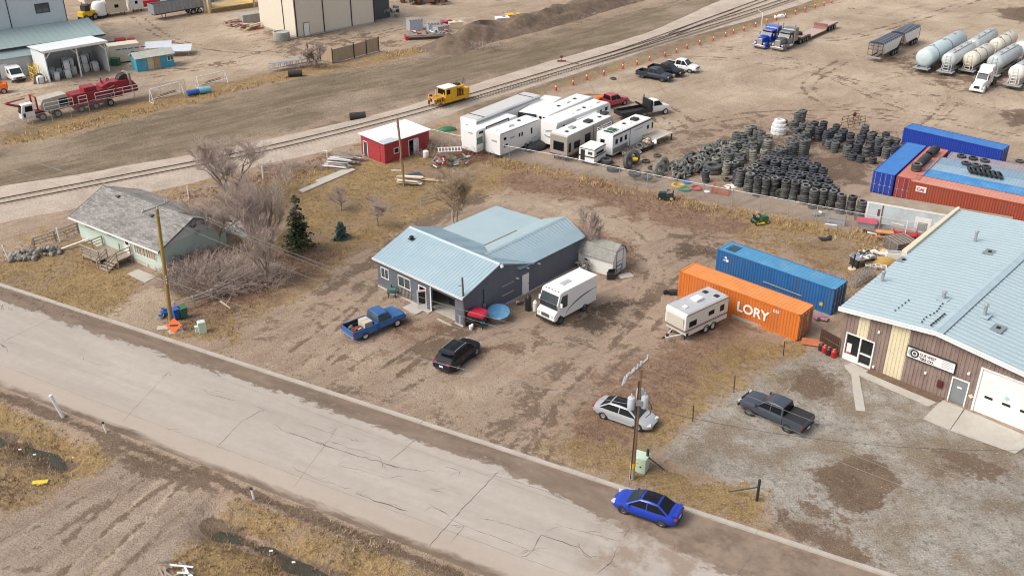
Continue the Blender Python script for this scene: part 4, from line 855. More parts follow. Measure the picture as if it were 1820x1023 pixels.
def sedan(name, label, loc, rz, bm, L=4.6, W=1.78, H=1.47, wb=2.65, roof_m=None, rim=None, glass=M_tint, spoiler=False, hatch=False, rails=False, cat="car", group=None, low_m=None, r=.32, off=.0, plate=True):
    t = thing(name, label, cat, loc, rz, group); w = W/2; h = L/2
    if hatch:
        keys = [(-h,.85,w*.86,.42),(-h+.12,.98,w*.94,.32),(-h+.5,1.03,w,.24),(-.3,1.02,w,.22),(h-1.35,1.0,w,.22),(h-.55,.9,w*.95,.24),(h-.15,.74,w*.8,.3),(h,.58,w*.6,.36)]
        S = dict(zb=1.0,zr=H,wb=w*.93,wr=w*.68,xw=h-1.08,xf=h-2.2,xr=-h+1.2,xb=-h+.22,split=[.42,-.75],bv=.1)
    else:
        keys = [(-h,.74,w*.74,.42),(-h+.1,.9,w*.86,.34),(-h+.5,.99,w*.97,.25),(-.8,.93,w,.21),(.5,.9,w,.2),(h-1.2,.88,w,.21),(h-.55,.77,w*.95,.22),(h-.16,.64,w*.8,.26),(h,.5,w*.56,.32)]
        S = dict(zb=.88,zr=H,wb=w*.92,wr=w*.66,xw=h-1.02,xf=h-2.02,xr=-h+1.4,xb=-h+.42,split=[-.22],bv=.09)
    MB().loft([ring(*k) for k in stations(keys)], bm).build("body", t, smooth=45)
    cabin(t, bm, S, glass, roof_m)
    running_gear(t, wb, off, W-.04, r, .22, rim)
    for sd in (1,-1):
        MB().rb((h-.2,sd*w*.64,.62),(.3,.36,.13),M_lamp,sd*-.35,-.15).build("headlight", t, bevel=.03)
        MB().rb((-h+.09,sd*w*.66,.8 if not hatch else .92),(.16,.36,.14),M_tail,sd*.25).build("taillight", t, bevel=.03)
        MB().rb((S['xw']-.3,sd*(w+.07),S['zb']+.06),(.14,.18,.12),bm).build("mirror", t, bevel=.03)
        MB().b(-wb/2+r*1.3+off,wb/2-r*1.3+off,sd*w*.985-.02,sd*w*.985+.02,.24,.32,low_m or M_trim).build("sill_trim", t)
        for x in ((S['split'][0]+.12),(S['split'][0]-.95)): MB().rb((x,sd*(w*.985),.74),(.18,.03,.03),bm if not rails else M_silver).build("door_handle", t)
    MB().rb((h-.02,0,.42),(.08,w*.9,.14),M_trim).build("grille", t, bevel=.02)
    MB().rb((-h+.03,0,.4),(.1,w*1.3,.16),low_m or M_trim).build("rear_bumper_trim", t, bevel=.02)
    if plate: MB().rb((-h-.005,0,.66),(.03,.36,.15),M_plate).build("number_plate", t)
    if spoiler:
        s = MB(); s.rb((-h+.16,0,1.06),(.24,W*.78,.04),bm); s.rb((-h+.2,.5,1.0),(.12,.05,.14),bm); s.rb((-h+.2,-.5,1.0),(.12,.05,.14),bm); s.build("spoiler", t)
    if rails:
        for sd in (1,-1): MB().path([(S['xr']-.1,sd*S['wr']*.93,H-.01),(S['xr']+.1,sd*S['wr']*.95,H+.06),(S['xf']-.1,sd*S['wr']*.95,H+.06),(S['xf']+.1,sd*S['wr']*.93,H-.01)], .028, M_silver).build("roof_rail", t)
        MB().rb((-h+.62,0,H-.0),(.34,w*1.25,.04),bm).build("rear_spoiler", t)
    return t

def pickup(name, label, loc, rz, bm, L=5.6, W=1.98, H=1.82, wb=3.3, crew=True, boxy=False, rim=None, roof_m=None, cover=False, bed_m=None, group=None, bumper=None, r=.38, two=None, dark=None):
    t = thing(name, label, "pickup truck", loc, rz, group); w = W/2; h = L/2; zt = 1.12 if not boxy else 1.1
    cl = 2.05 if crew else 1.35                                     # cabin length at the belt
    xw = h-1.45; xb = xw-cl-.2; zh = zt if not boxy else zt+.0
    lo = two or bm
    if boxy: keys = [(xb,zt,w,.42),(xw,zt,w,.42),(xw+.15,zt-.02,w,.42),(h-.2,zt-.05,w*.97,.44),(h-.02,zt-.12,w*.93,.5),(h,zt-.2,w*.9,.55)]
    else: keys = [(xb,zt,w,.4),(xw,zt,w,.4),(xw+.3,zt,w,.4),(h-.3,zt-.07,w*.96,.4),(h-.06,zt-.2,w*.86,.44),(h,zt-.36,w*.76,.5)]
    MB().loft([ring(k[0],k[1],k[2],k[3],.95 if boxy else .92) for k in stations(keys, 18)], bm).build("body", t, smooth=45)
    S = dict(zb=zt-.02,zr=H,wb=w*.93,wr=w*(.78 if boxy else .72),xw=xw+.02,xf=xw-(.42 if boxy else .75),xr=xb+.1,xb=xb+.02,split=[] if not crew else [xb+cl*.52],bv=.06)
    cabin(t, bm, S, M_tint if not boxy else M_glassl, roof_m)
    b0, b1 = -h+.06, xb-.04; m = MB(); th = .09; zb_ = zt+.02; sm = bed_m or bm
    m.b(b0,b1,-w,-w+th,.42,zb_,sm); m.b(b0,b1,w-th,w,.42,zb_,sm); m.b(b1-th,b1,-w+th,w-th,.5,zb_,sm); m.b(b0+.07,b1-th,-w+th,w-th,.5,.6,dark or M_trim); m.build("bed", t, bevel=.025)
    if not cover:
        q = MB(); q.b(b0+.1,b1-th-.02,-w+th+.004,-w+th+.02,.6,zb_-.06,dark or M_trim); q.b(b0+.1,b1-th-.02,w-th-.02,w-th-.004,.6,zb_-.06,dark or M_trim)
        for sd in (1,-1): q.b(-wb/2-.5,-wb/2+.5,sd*(w-.3) if sd < 0 else w-.3-.0,(sd*(w-.3)+.2) if sd < 0 else w-.1,.6,.82,dark or M_trim)
        q.build("bed_liner", t)
    MB().b(b0-.06,b0+.03,-w+.03,w-.03,.5,zb_-.01,sm).build("tailgate", t, bevel=.02)
    if cover: MB().b(b0+.02,b1-.02,-w+.06,w-.06,zb_,zb_+.035,M_trim).build("bed_cover", t, bevel=.015)
    running_gear(t, wb, .08, W-.02, r, .26, rim, ar=1.14)
    bu = bumper or M_trim
    MB().b(-h-.08,-h+.06,-w*.96,w*.96,.42,.6,bu).build("rear_bumper", t, bevel=.03); MB().b(h-.08,h+.08,-w*.92,w*.92,.42,.6,bu).build("front_bumper", t, bevel=.03)
    MB().rb((h-.01,0,.82),(.06,w*1.15,.26),M_trim if not boxy else M_silver).build("grille", t, bevel=.02)
    for sd in (1,-1):
        MB().rb((h-.06,sd*w*.76,.86),(.14,.3,.2),M_lamp,sd*-.2).build("headlight", t, bevel=.03); MB().rb((-h+.02,sd*(w-.09),.9),(.1,.16,.3),M_tail).build("taillight", t, bevel=.02)
        MB().rb((xw-.12,sd*(w+.12),zt+.1),(.12,.2,.2),bm if boxy else M_trim).build("mirror", t, bevel=.03)
        MB().rb((xw-.95,sd*(w*.99),zt-.2),(.2,.03,.035),M_trim).build("door_handle", t)
    if not boxy: MB().rb((-h-.09,0,.52),(.03,.36,.14),M_plate).build("number_plate", t)
    return t

P_blue = paint("deep_blue_paint", (.008,.04,.38), .35, .3); P_silver = paint("silver_paint", (.37,.385,.40), .3); P_navy = paint("black_navy_paint", (.010,.013,.024), .4, .2, spec=.3); P_slate = paint("slate_paint", (.045,.055,.075), .4, .25); P_gblack = paint("gloss_black", (.008,.008,.011), .35, .1, spec=.25)
P_oldb = paint("faded_blue_paint", (.022,.105,.30), .5, .25, var=.25, dirt=(.55,(.10,.20,.30))); P_white = paint("white_paint", (.78,.78,.77), .35, .5, dirt=(.2,(.55,.5,.45))); P_dkblue = paint("dark_blue_paint", (.022,.028,.045), .4, .2); P_redp = paint("bright_red_paint", (.42,.02,.03)); P_semib = paint("royal_blue_paint", (.008,.055,.42)); P_gunm = paint("gunmetal_paint", (.085,.10,.11))
l, a = place_on((1105.4,912),(1175.8,936.5),'L',.85)
sedan("blue_sedan", "bright blue sedan with black roof and spoiler parked at the kerb", l, a, P_blue, 4.57, 1.78, 1.48, 2.63, P_gblack, M_rimd, spoiler=True)
l, a = place_on((1133,766),(1071,744),'R',.9)
t = sedan("silver_sedan", "silver sedan with dark glass roof parked on the brown grass", l, a, P_silver, 4.87, 1.86, 1.47, 2.88, P_gblack, M_rim, plate=False, low_m=P_silver)
l, a = place_on((847.9,630),(813,659),'R',.92)
sedan("black_suv", "black crossover with silver roof rails parked in front of the repair shop", l, a, P_navy, 4.88, 1.92, 1.64, 2.82, P_gblack, M_rim, hatch=True, rails=True, cat="suv", r=.37)
l, a = place_on((1330.5,737.6),(1400,768.8),'L',.96)
pickup("grey_pickup", "slate grey crew cab pickup with black bed cover on the gravel lot", l, a, P_slate, 5.33, 2.0, 1.79, 3.18, True, False, M_rimd, None, True)
l, a = place_on((705,580.5),(648.4,603.4),'R',.93)
ob = pickup("old_blue_pickup", "faded blue old pickup with junk in its open bed", l, a, P_oldb, 5.55, 1.98, 1.78, 3.35, False, True, M_rimw, None, False, None, bumper=M_silver, r=.37)
M_junk = [mat("junk_brown", (.13,.06,.045), .9, var=.4), mat("junk_cream", (.55,.48,.37), .8), mat("junk_grey", (.22,.22,.22), .8), M_red]
def load(name, label, cat, root, x, y, z, fn, rz=0):
    p = root.matrix_world @ Vector((x, y, z)); o = fn(MB()).build(name, loc=p, rz=root.rotation_euler.z+rz, bevel=.02); return tag(o, label, cat)
bpy.context.view_layer.update()
load("cardboard_box", "cream cardboard box standing in the old blue pickup's bed", "box", ob, -.85, .1, .6, lambda m: m.b(-.4,.4,-.55,.55,0,.62,M_junk[1]).b(-.41,.41,-.04,.04,.6,.63,M_junk[2]))
load("rusty_sheet", "rusty brown panels lying in the old blue pickup's bed", "scrap metal", ob, -1.9, -.1, .6, lambda m: m.rb((0,0,.12),(1.1,.9,.06),M_junk[0],.3,.1).rb((.1,.2,.2),(.9,.35,.05),M_junk[0],-.2,-.08).rb((-.1,-.1,.26),(.5,.18,.08),M_junk[3],.5).rb((.2,-.2,.24),(.4,.16,.06),M_junk[1],.2))
load("grey_tool", "grey metal part lying by the tailgate in the blue pickup bed", "scrap metal", ob, -2.1, .55, .6, lambda m: m.tube((-.2,0,.12),(.25,.1,.12),.1,M_steel,n=10).rb((.1,.1,.2),(.2,.15,.12),M_steel))
# three pickups in the far yard
l, a = place_on((1174.8,146),(1140.5,139.3),'R',.95)
pickup("far_pickup", "dark blue pickup, nearest of the three parked in the far yard", l, a, P_dkblue, 5.8, 2.0, 1.85, 3.6, True, False, M_rimd, group="pickups in the far yard")
pickup("far_pickup", "glossy black pickup between a blue and a white pickup", l+Vector((2.2,2.6,0)), a+R(2), P_gblack, 5.8, 2.0, 1.85, 3.6, True, False, M_rim, group="pickups in the far yard")
l2, a2 = place_on((1221.8,130),(1190.5,125),'R',.95)
pickup("far_pickup", "white pickup with black bed behind the black pickup in the far yard", l2, a2, P_white, 5.8, 2.0, 1.9, 3.6, True, False, M_rim, bumper=M_silver, group="pickups in the far yard")
l, a = P(1087,193)+Vector((0,1.2,0)), R(38)
pickup("red_pickup", "red pickup half hidden behind the big white fifth wheel trailer", l, a, P_redp, 5.6, 2.0, 1.85, 3.5, True, False, M_rim)
tag(MB().lathe([(.0,-.5),(.55,-.45),(.62,0),(.55,.45),(0,.5)], M_orange, 14).rb((0,0,-.6),(.5,.5,.3),M_dsteel).build("orange_drum", loc=P(1066,176,.7), smooth=40), "orange round drum behind the white trailers near the red pickup", "drum")

# ---------------------------------------------------------------- white step van
def step_van():
    f, r = P(995.6,575.5), P(1037.6,552.7); h = heading(r, f); n = Vector((-math.sin(h), math.cos(h), 0)); l = (f+r)/2-n*1.0
    t = thing("step_van", "white step van with green curved side stripe beside the repair shop", "van", l, h); wb = (f-r).length
    Wv = paint("van_white", (.80,.80,.79), .4, .3, dirt=(.15,(.6,.56,.5)))
    x0, x1 = -wb/2-1.65, wb/2+.75; w = 1.08
    m = MB(); m.ext([(x0,.55),(x1-.9,.55),(x1-.25,2.0),(x1-.62,3.05),(x1-1.0,3.12),(x0,3.12)], -w, w, Wv); m.build("body", t, bevel=.05)
    m = MB(); m.ext([(x1-1.0,.42),(x1+.12,.5),(x1+.1,1.12),(x1-.3,1.42),(x1-1.0,1.42)], -w*.96, w*.96, Wv); m.build("hood", t, bevel=.06)
    MB().slab([(x1-.23,-w*.9,2.06),(x1-.23,w*.9,2.06),(x1-.62,w*.9,2.92),(x1-.62,-w*.9,2.92)][::1], .02, M_wind, .01).slab([(x1-.3,-w*.9,1.5),(x1-.3,w*.9,1.5),(x1-.215,w*.9,2.04),(x1-.215,-w*.9,2.04)], .02, M_wind, .02).build("windscreen", t)
    for sd in (1,-1):
        y = sd*w; pts = [(x1-1.55,y,1.55),(x1-.75,y,1.55),(x1-.6,y,2.05),(x1-.85,y,2.7),(x1-1.55,y,2.7)]
        MB().slab(pts[::-1] if sd > 0 else pts, .02, M_glassl, .006).build("side_window", t)
        MB().rb((x1-.55,sd*(w+.2),2.0),(.08,.22,.4),Wv).tube((x1-.6,sd*w,2.15),(x1-.55,sd*(w+.18),2.1),.02,M_trim).build("mirror", t)
        MB().rb((x1+.1,sd*.8,.95),(.06,.24,.24),M_lamp).build("headlight", t, bevel=.02)
        MB().rb((x0-.01,sd*.9,.95),(.05,.16,.3),M_tail).build("taillight", t)
        s = MB(); pr = []
        for k in range(15):
            u = k/14; pr.append((x0+.05+u*4.2, .78+1.15*(1-u)**.55*1.0+.12*math.sin(u*3)))
        for (a, b), (c, d) in zip(pr, pr[1:]):
            wd = .12*math.sin(math.pi*min(1, max(0.05, (a-x0)/4.4)))+.03; q = [(a,y,b),(c,y,d),(c,y,d+wd),(a,y,b+wd)]; s.slab(q[::-1] if sd > 0 else q, .006, M_gst, .004)
        s.build("side_stripe", t)
    m = MB(); m.rb((x1+.13,0,.92),(.05,.9,.32),M_trim)
    for i in range(4): m.rb((x1+.16,0,.8+i*.08),(.02,.9,.025),M_silver)
    m.build("grille", t)
    MB().b(x1+.02,x1+.24,-w*.95,w*.95,.4,.6,M_trim).build("front_bumper", t, bevel=.03)
    MB().rb((x0+3.1,0,3.14),(1.15,.5,.05),mat("roof_hatch",(.42,.40,.38),.7)).build("roof_hatch", t)
    for i in range(5): MB().rb((x1-.72,(i-2)*.36,3.12),(.1,.12,.05),M_junk[2]).build("marker_light", t)
    for x in (wb/2,-wb/2):
        for sd in (1,-1):
            wheel(t, x, sd*(w-.13), .4, .28, sd, M_rimd); MB().lathe([(.46,-.1),(.46,.0),(.38,.003),(.38,-.1)] if sd > 0 else [(.38,.1),(.38,-.003),(.46,0),(.46,.1)], M_trim, 18, (x, sd*(w-.005), .43), 'y', True).build("wheel_arch", t)
M_gst = mat("green_stripe", (.05,.10,.09), .5)
step_van()

# ---------------------------------------------------------------- travel trailers
M_rvroof = mat("rv_roof_white", (.74,.74,.72), .55, var=.06, dirt=(.25,(.5,.48,.44))); P_rv = paint("rv_white", (.78,.78,.77), .4, .3, dirt=(.15,(.6,.57,.52)))
def box_trailer(name, label, root_loc, rz, L, W, z0, z1, bm, roofm, windows=(), stripes=(), ac=(), vents=(), cat="camper trailer", group=None, front=0., wheels=(), slide=None, nose=0., skirt=None, far_cap=None):
    """body runs from x=0 (near end) to L; y from 0 (near side) to W. windows: (side, u0, z0, w, h); side n = near end, r = near side"""
    t = thing(name, label, cat, root_loc, rz, group); M_ = MB()
    if nose: prof = [(0,z0),(L-nose,z0),(L-nose,z0+.9),(L-.1,z0+1.0),(L,z0+1.3),(L-.25,z1-.25),(L-.6,z1),(.12,z1),(0,z1-.12)]
    else: prof = [(front,z0),(L,z0),(L,z1-.12),(L-.12,z1),(.15,z1),(0,z1-.2),(0,z0+.7)] if front else [(0,z0),(L,z0),(L,z1-.1),(L-.1,z1),(.1,z1),(0,z1-.1)]
    M_.ext(prof, 0, W, bm); M_.build("body", t, bevel=.04)
    MB().slab([(.14,.06,z1),(L-.62 if nose else L-.14,.06,z1),(L-.62 if nose else L-.14,W-.06,z1),(.14,W-.06,z1)], .03, roofm, .004).build("roof", t)
    for sd, u, z, w, h in windows:
        m = MB(); f = MB()
        if sd == 'n': q = lambda a, o: [(-o,u+a,z+h-a),(-o,u+w-a,z+h-a),(-o,u+w-a,z+a),(-o,u+a,z+a)][::-1]
        else: q = lambda a, o: [(u+a,-o,z+a),(u+w-a,-o,z+a),(u+w-a,-o,z+h-a),(u+a,-o,z+h-a)]
        nrm = 1
        pts = q(0,.002); f.slab(pts if sd != 'n' else pts[::-1], .012, M_trim); fo = f.build("window", t)
        pts = q(.04,.016); m.slab(pts if sd != 'n' else pts[::-1], .006, M_tint); m.build("pane", fo)
    for sd, u, z, w, h, mm in stripes:
        m = MB()
        if sd == 'n': m.b(-.008,-.001,u,u+w,z,z+h,mm)
        else: m.b(u,u+w,-.008,-.001,z,z+h,mm)
        m.build("stripe", t)
    for x, y, sx, sy, hh, mm in ac: MB().rb((x,y,z1+.03+hh/2),(sx,sy,hh),mm).build("air_conditioner", t, bevel=.08)
    for x, y in vents: MB().rb((x,y,z1+.08),(.42,.42,.1),M_trim if rnd.random() < .6 else M_white).build("roof_vent", t, bevel=.03)
    for x in wheels:
        for sd in (-1,1): wheel(t, x, .12 if sd < 0 else W-.12, .36, .24, sd, M_rimw if not group else M_rim)
        for sd in (-1,1): MB().lathe([(.43,-.1),(.43,.0),(.34,.003),(.34,-.1)] if sd > 0 else [(.34,.1),(.34,-.003),(.43,0),(.43,.1)], M_trim, 16, (x, -.001 if sd < 0 else W+.001, .4), 'y', True).build("wheel_arch", t)
    m = MB(); m.b(.3,L-max(nose,.3)-.1,.35,.45,z0-.16,z0,M_dsteel); m.b(.3,L-max(nose,.3)-.1,W-.45,W-.35,z0-.16,z0,M_dsteel)
    for x in (.8,L-max(nose,.8)-.4): m.b(x,x+.1,.3,W-.3,z0-.14,z0-.02,M_dsteel)
    m.build("chassis", t)
    for x in (.5,L-max(nose,.6)-.6):
        for y in (.4,W-.4): MB().b(x-.05,x+.05,y-.05,y+.05,0,z0,M_dsteel).build("jack", t)
    if slide:
        for x, w_, za, zb_ in slide: MB().b(x,x+w_,-.35,.02,za,zb_,bm).build("slide_out", t, bevel=.03)
    return t
def camper():
    f, r = P(1252,590.5), P(1264.5,584.5); h = heading(f, r)         # along the wheels, away from the tongue
    near = P(1230,602); x = Vector((math.cos(h), math.sin(h), 0)); n = Vector((-x.y, x.x, 0)); o = f-x*2.75-n*.12
    rv = mat("old_camper_white", (.72,.70,.65), .5, var=.05, dirt=(.25,(.52,.47,.4))); rf = mat("camper_grey_roof", (.42,.43,.44), .7, var=.12, dirt=(.4,(.3,.29,.28))); br = mat("brown_stripe", (.13,.05,.045), .6); tan = mat("tan_band", (.46,.38,.28), .6)
    t = box_trailer("travel_trailer", "old white travel trailer with brown stripes beside the orange container", o, h, 5.5, 2.35, .55, 2.75, rv, rf,
        windows=[('r',.45,1.35,.95,.55),('r',2.9,1.65,.75,.42),('r',4.4,1.55,.55,.6)], stripes=[('r',.02,1.02,5.45,.09,br),('r',.02,1.16,5.45,.05,br),('n',.02,1.02,2.3,.09,br),('n',.02,1.16,2.3,.05,tan),('r',.02,2.55,5.45,.06,br)],
        ac=[(2.7,1.25,.95,.75,.26,M_white)], vents=[(.9,1.0),(4.3,1.7),(4.5,.6)], wheels=(2.75,2.75+(f-r).length), front=.25)
    MB().slab([(-.004,.2,1.3),(-.004,2.15,1.3),(-.09,2.15,2.3),(-.09,.2,2.3)][::-1], .03, mat("ribbed_shade",(.55,.52,.44),.6,var=.15,streak=(1,1,12))).build("front_rock_guard", t)
    m = MB()
    for y in (.6,1.75): m.tube((.3,y,.5),(-1.25,1.17,.5),.05,M_white)
    m.tube((-1.25,1.17,.5),(-1.25,1.17,0),.04,M_steel); m.tube((-.9,1.17,.5),(-.9,1.17,.75),.13,M_dsteel,n=10); m.rb((-1.35,1.17,.55),(.3,.12,.1),M_dsteel); m.build("tongue", t)
    MB().b(3.55,3.65,-.006,-.002,.7,.75,M_trim).rb((.3,-.01,.72),(.3,.02,.3),M_trim).build("hatch", t)
    MB().rb((5.52,.5,1.6),(.05,.7,1.7),M_trim).build("rear_window_shade", t)
camper()
def rv_frame(tl, tr, ftr, z):
    a, b = P(*tr, z), P(*ftr, z); h = heading(a, b); return Vector((a.x, a.y, 0)), h, (b-a).length, min(2.6, (P(*tl, z)-a).length)
GRV = "recreational trailers parked in the row"
grey_r = mat("grey_roof_membrane", (.52,.51,.49), .7, var=.06); M_bandgrey = mat("lower_skirt_grey", (.20,.20,.21), .6); M_ghost = mat("faded_graphic", (.30,.31,.33), .6); M_tan = paint("tan_coach_paint", (.33,.30,.265), .4, .4); M_maroon = mat("maroon_band", (.12,.07,.065), .5); M_teal = mat("teal_panel", (.12,.16,.15), .4)
o, h, L, W = rv_frame((821,207),(846,214.6),(960,169),4.0)
t = box_trailer("toy_hauler", "longest white trailer with grey roof at the back of the row", o, h, L, 2.6, .6, 4.0, P_rv, grey_r, windows=[('n',.7,2.9,.9,.3)], stripes=[('r',.1,3.5,L-.2,.3,M_ghost)], group=GRV, wheels=(6.2,7.2,8.2))
text("SPRINTER", .38, M_ghost, t, loc=(-.01,2.2,2.55), rot=(R(90),0,R(-90)))
for x in (1.6,L-1.7): MB().b(x,x+.1,0,2.6,4.0,4.09,M_trim).build("roof_trim", t)
o, h, L, W = rv_frame((823,226),(846.5,233.7),(919.5,205.7),3.4)
t = box_trailer("travel_trailer", "white trailer with open dark slide window, front left of the row", o, h, L, 2.5, .6, 3.4, P_rv, M_rvroof, windows=[('r',.5,2.9,.8,.3)], stripes=[('n',.6,2.9,.8,.16,M_ghost)], group=GRV, wheels=(5.,6.))
MB().b(.1,1.1,-.02,0,.95,1.6,M_white).build("tail_ramp", t); MB().b(.05,1.15,-.012,0,1.6,2.5,M_teal).build("lower_window", t)
m = MB(); m.tube((1.9,.0,3.45),(L*.78,.0,3.5),.09,M_trim); m.rb((1.9,0,3.25),(.1,.12,.5),M_trim); m.rb((L*.78,0,3.25),(.1,.12,.5),M_trim); m.build("awning", t)
o, h, L, W = rv_frame((921.5,194.7),(953,203.5),(999,173),3.3)
t = box_trailer("cargo_trailer", "white enclosed trailer with black framed open end in the row", o, h, L, 2.6, .6, 3.3, P_rv, M_rvroof, group=GRV, wheels=(4.,5.))
m = MB(); m.b(-.03,0,.1,2.5,.7,3.1,M_trim); m.b(-.06,-.03,1.0,1.9,2.4,2.9,M_white); m.build("open_end", t); m = MB(); m.b(-.08,0,0,.1,.6,3.3,M_trim); m.b(-.08,0,2.5,2.6,.6,3.3,M_trim); m.b(-.08,0,.1,2.5,3.15,3.3,M_trim); m.build("end_frame", t)
o, h, L, W = rv_frame((860,231.7),(888.7,238.8),(961.9,211),3.3)
t = box_trailer("travel_trailer", "white travel trailer nearest the fence with a blue tarp beside it", o, h, L, 2.5, .5, 3.3, P_rv, M_rvroof, windows=[('r',.7,2.3,.5,.35),('r',.7,1.35,.75,.4),('r',3.6,2.0,.3,.5),('r',4.1,2.0,.3,.5),('r',6.0,1.8,.3,.8),('r',8.6,1.8,.55,.75),('r',9.3,1.8,.55,.75)], stripes=[('r',1.9,2.2,.9,.18,M_ghost),('n',.5,2.1,.9,.22,M_ghost),('r',6.,1.15,1.2,.06,M_ghost)], ac=[(3.1,1.2,1.0,.75,.3,M_white)], vents=[(7.5,1.2),(5.5,1.6),(.8,1.4)], group=GRV, wheels=(5.,6.))
m = MB(); m.b(.02,L-.6,-.01,0,3.2,3.3,M_bandgrey); m.build("gutter_trim", t)  # plain grey band along the top of the near side
o, h, L, W = rv_frame((953.7,197.5),(975,205.5),(1056,170.5),3.5)
box_trailer("fifth_wheel", "all white fifth wheel trailer between the cargo trailer and the longest camper", o, h, L, 2.55, .6, 3.5, P_rv, M_rvroof, windows=[('n',.5,2.8,.4,.35),('n',1.1,2.8,.4,.35)], vents=[(4,1.2),(8,1.3)], ac=[(6.,1.3,.9,.7,.25,M_white)], group=GRV, wheels=(7.,8.), nose=2.2)
o, h, L, W = rv_frame((962.7,210.8),(990,219.8),(1087,180.6),3.65)
t = box_trailer("fifth_wheel", "large white fifth wheel trailer with dark swoosh graphics on its end", o, h, L, 2.6, .6, 3.65, P_rv, M_rvroof, windows=[('r',L-2.6,2.6,.35,.5),('r',L-3.4,2.6,.35,.5),('r',L-1.5,2.7,.6,.5),('r',1.2,2.6,.5,.5)], vents=[(4.5,1.0),(7.4,1.2),(8.2,.9)], ac=[(6.0,1.4,.95,.7,.22,M_white),(10.4,1.3,.95,.7,.22,M_white)], group=GRV, wheels=(8.,9.), nose=2.5, slide=[(4.0,4.5,1.0,3.3)])
m = MB()
for k in range(8): m.rb((-.012,1.9-k*.17,1.75-.16*math.sin(k*.45)),(.012,.2,.1+.012*k),M_junk[2],0,0,-.5+.12*k)
for k in range(5): m.rb((-.012,1.7-k*.2,2.3+.05*k),(.012,.18,.2),M_ghost)
m.rb((.02,.05,2.1),(.06,.08,2.4),M_ghost); m.build("swoosh_graphic", t)
o, h, L, W = rv_frame((977.8,237),(1008.7,243),(1091.8,204.6),3.4)
t = box_trailer("fifth_wheel", "tan fifth wheel trailer with wide dark end window and maroon band", o, h, L, 2.6, .55, 3.4, M_tan, M_rvroof, windows=[('n',.5,1.35,1.6,1.15),('r',.3,1.2,.5,1.2),('r',1.5,1.35,1.3,.95),('r',3.9,1.5,1.3,1.1),('r',6.8,2.2,.6,.7)], stripes=[('r',.02,.58,L-3,.3,M_maroon),('n',.02,.58,2.55,.3,M_maroon),('r',5.8,.9,.12,2.4,M_trim),('r',L-2.,1.2,1.7,1.4,M_maroon)], ac=[(6.2,1.1,1.1,.9,.28,M_trim),(10.2,1.2,1.0,.85,.26,M_trim),(3.0,1.4,.8,.75,.2,M_ghost)], vents=[(1.4,1.1),(8.7,1.0)], group=GRV, wheels=(6.8,7.8), nose=2.4)
o, h, L, W = rv_frame((1061.6,230),(1089.7,241),(1161.8,207.5),3.1)
t = box_trailer("horse_trailer", "white horse trailer with railed roof rack and black windows", o, h, L, 2.45, .45, 3.1, P_rv, M_rvroof, windows=[('n',1.2,1.6,.65,.7),('r',.6,1.75,.55,.65),('r',1.65,1.75,.55,.65),('r',2.7,1.75,.55,.65),('r',8.0,1.8,.5,.5),('r',9.2,1.6,.35,.8)], stripes=[('r',.05,2.85,L-.2,.16,M_trim),('r',3.9,.5,.12,2.4,M_trim),('r',5.0,2.35,1.9,.1,M_ghost),('r',.1,.6,3.4,.75,mat("tread_plate",(.40,.41,.42),.35,.7,var=.3,scale=8))], ac=[(6.8,1.2,1.0,.9,.28,M_trim),(9.4,1.2,.5,.5,.2,M_trim)], vents=[(4.6,1.4),(5.4,1.0)], group=GRV, wheels=(2.2,3.1), nose=2.6)
m = MB()
for z in (3.3,3.6):
    m.tube((.05,.05,z),(3.2,.05,z),.025,M_white,n=5); m.tube((.05,2.4,z),(3.2,2.4,z),.025,M_white,n=5); m.tube((.05,.05,z),(.05,2.4,z),.025,M_white,n=5)
for x in (.05,1.1,2.2,3.2):
    for y in (.05,2.4): m.tube((x,y,3.1),(x,y,3.6),.025,M_white,n=5)
m.build("roof_rack", t)
tag(MB().b(-.8,.8,-.6,.6,0,.12,mat("rack_tarp",(.02,.05,.045),.6)).b(-.3,.5,-.4,.3,.12,.24,M_green).build("cargo_bundle", loc=t.location+Vector((1.3*math.cos(h)-1.3*math.sin(h)*.9,1.3*math.sin(h)+1.15*math.cos(h),3.14)), rz=h), "dark green tarp cargo on the horse trailer's roof rack", "cargo")
o, h, L, W = rv_frame((1031.8,259),(1056.8,266.5),(1077.4,254.8),2.15)
t = box_trailer("truck_camper", "small white pickup camper with black stripes standing by the fence", o, h, L, 2.2, .35, 2.15, P_rv, M_rvroof, windows=[('r',.5,1.3,L-1.1,.35)], stripes=[('r',.02,1.05,L-.05,.16,M_trim),('n',.02,1.0,2.15,.16,M_trim),('r',.02,2.0,L-.05,.13,M_trim),('n',.02,2.02,2.15,.1,M_trim)], group=GRV)
MB().b(-.03,-.008,1.35,1.95,.4,1.9,M_trim).build("rear_door", t); MB().b(-.02,-.005,.3,.9,1.4,1.75,M_glassl).build("rear_window", t)

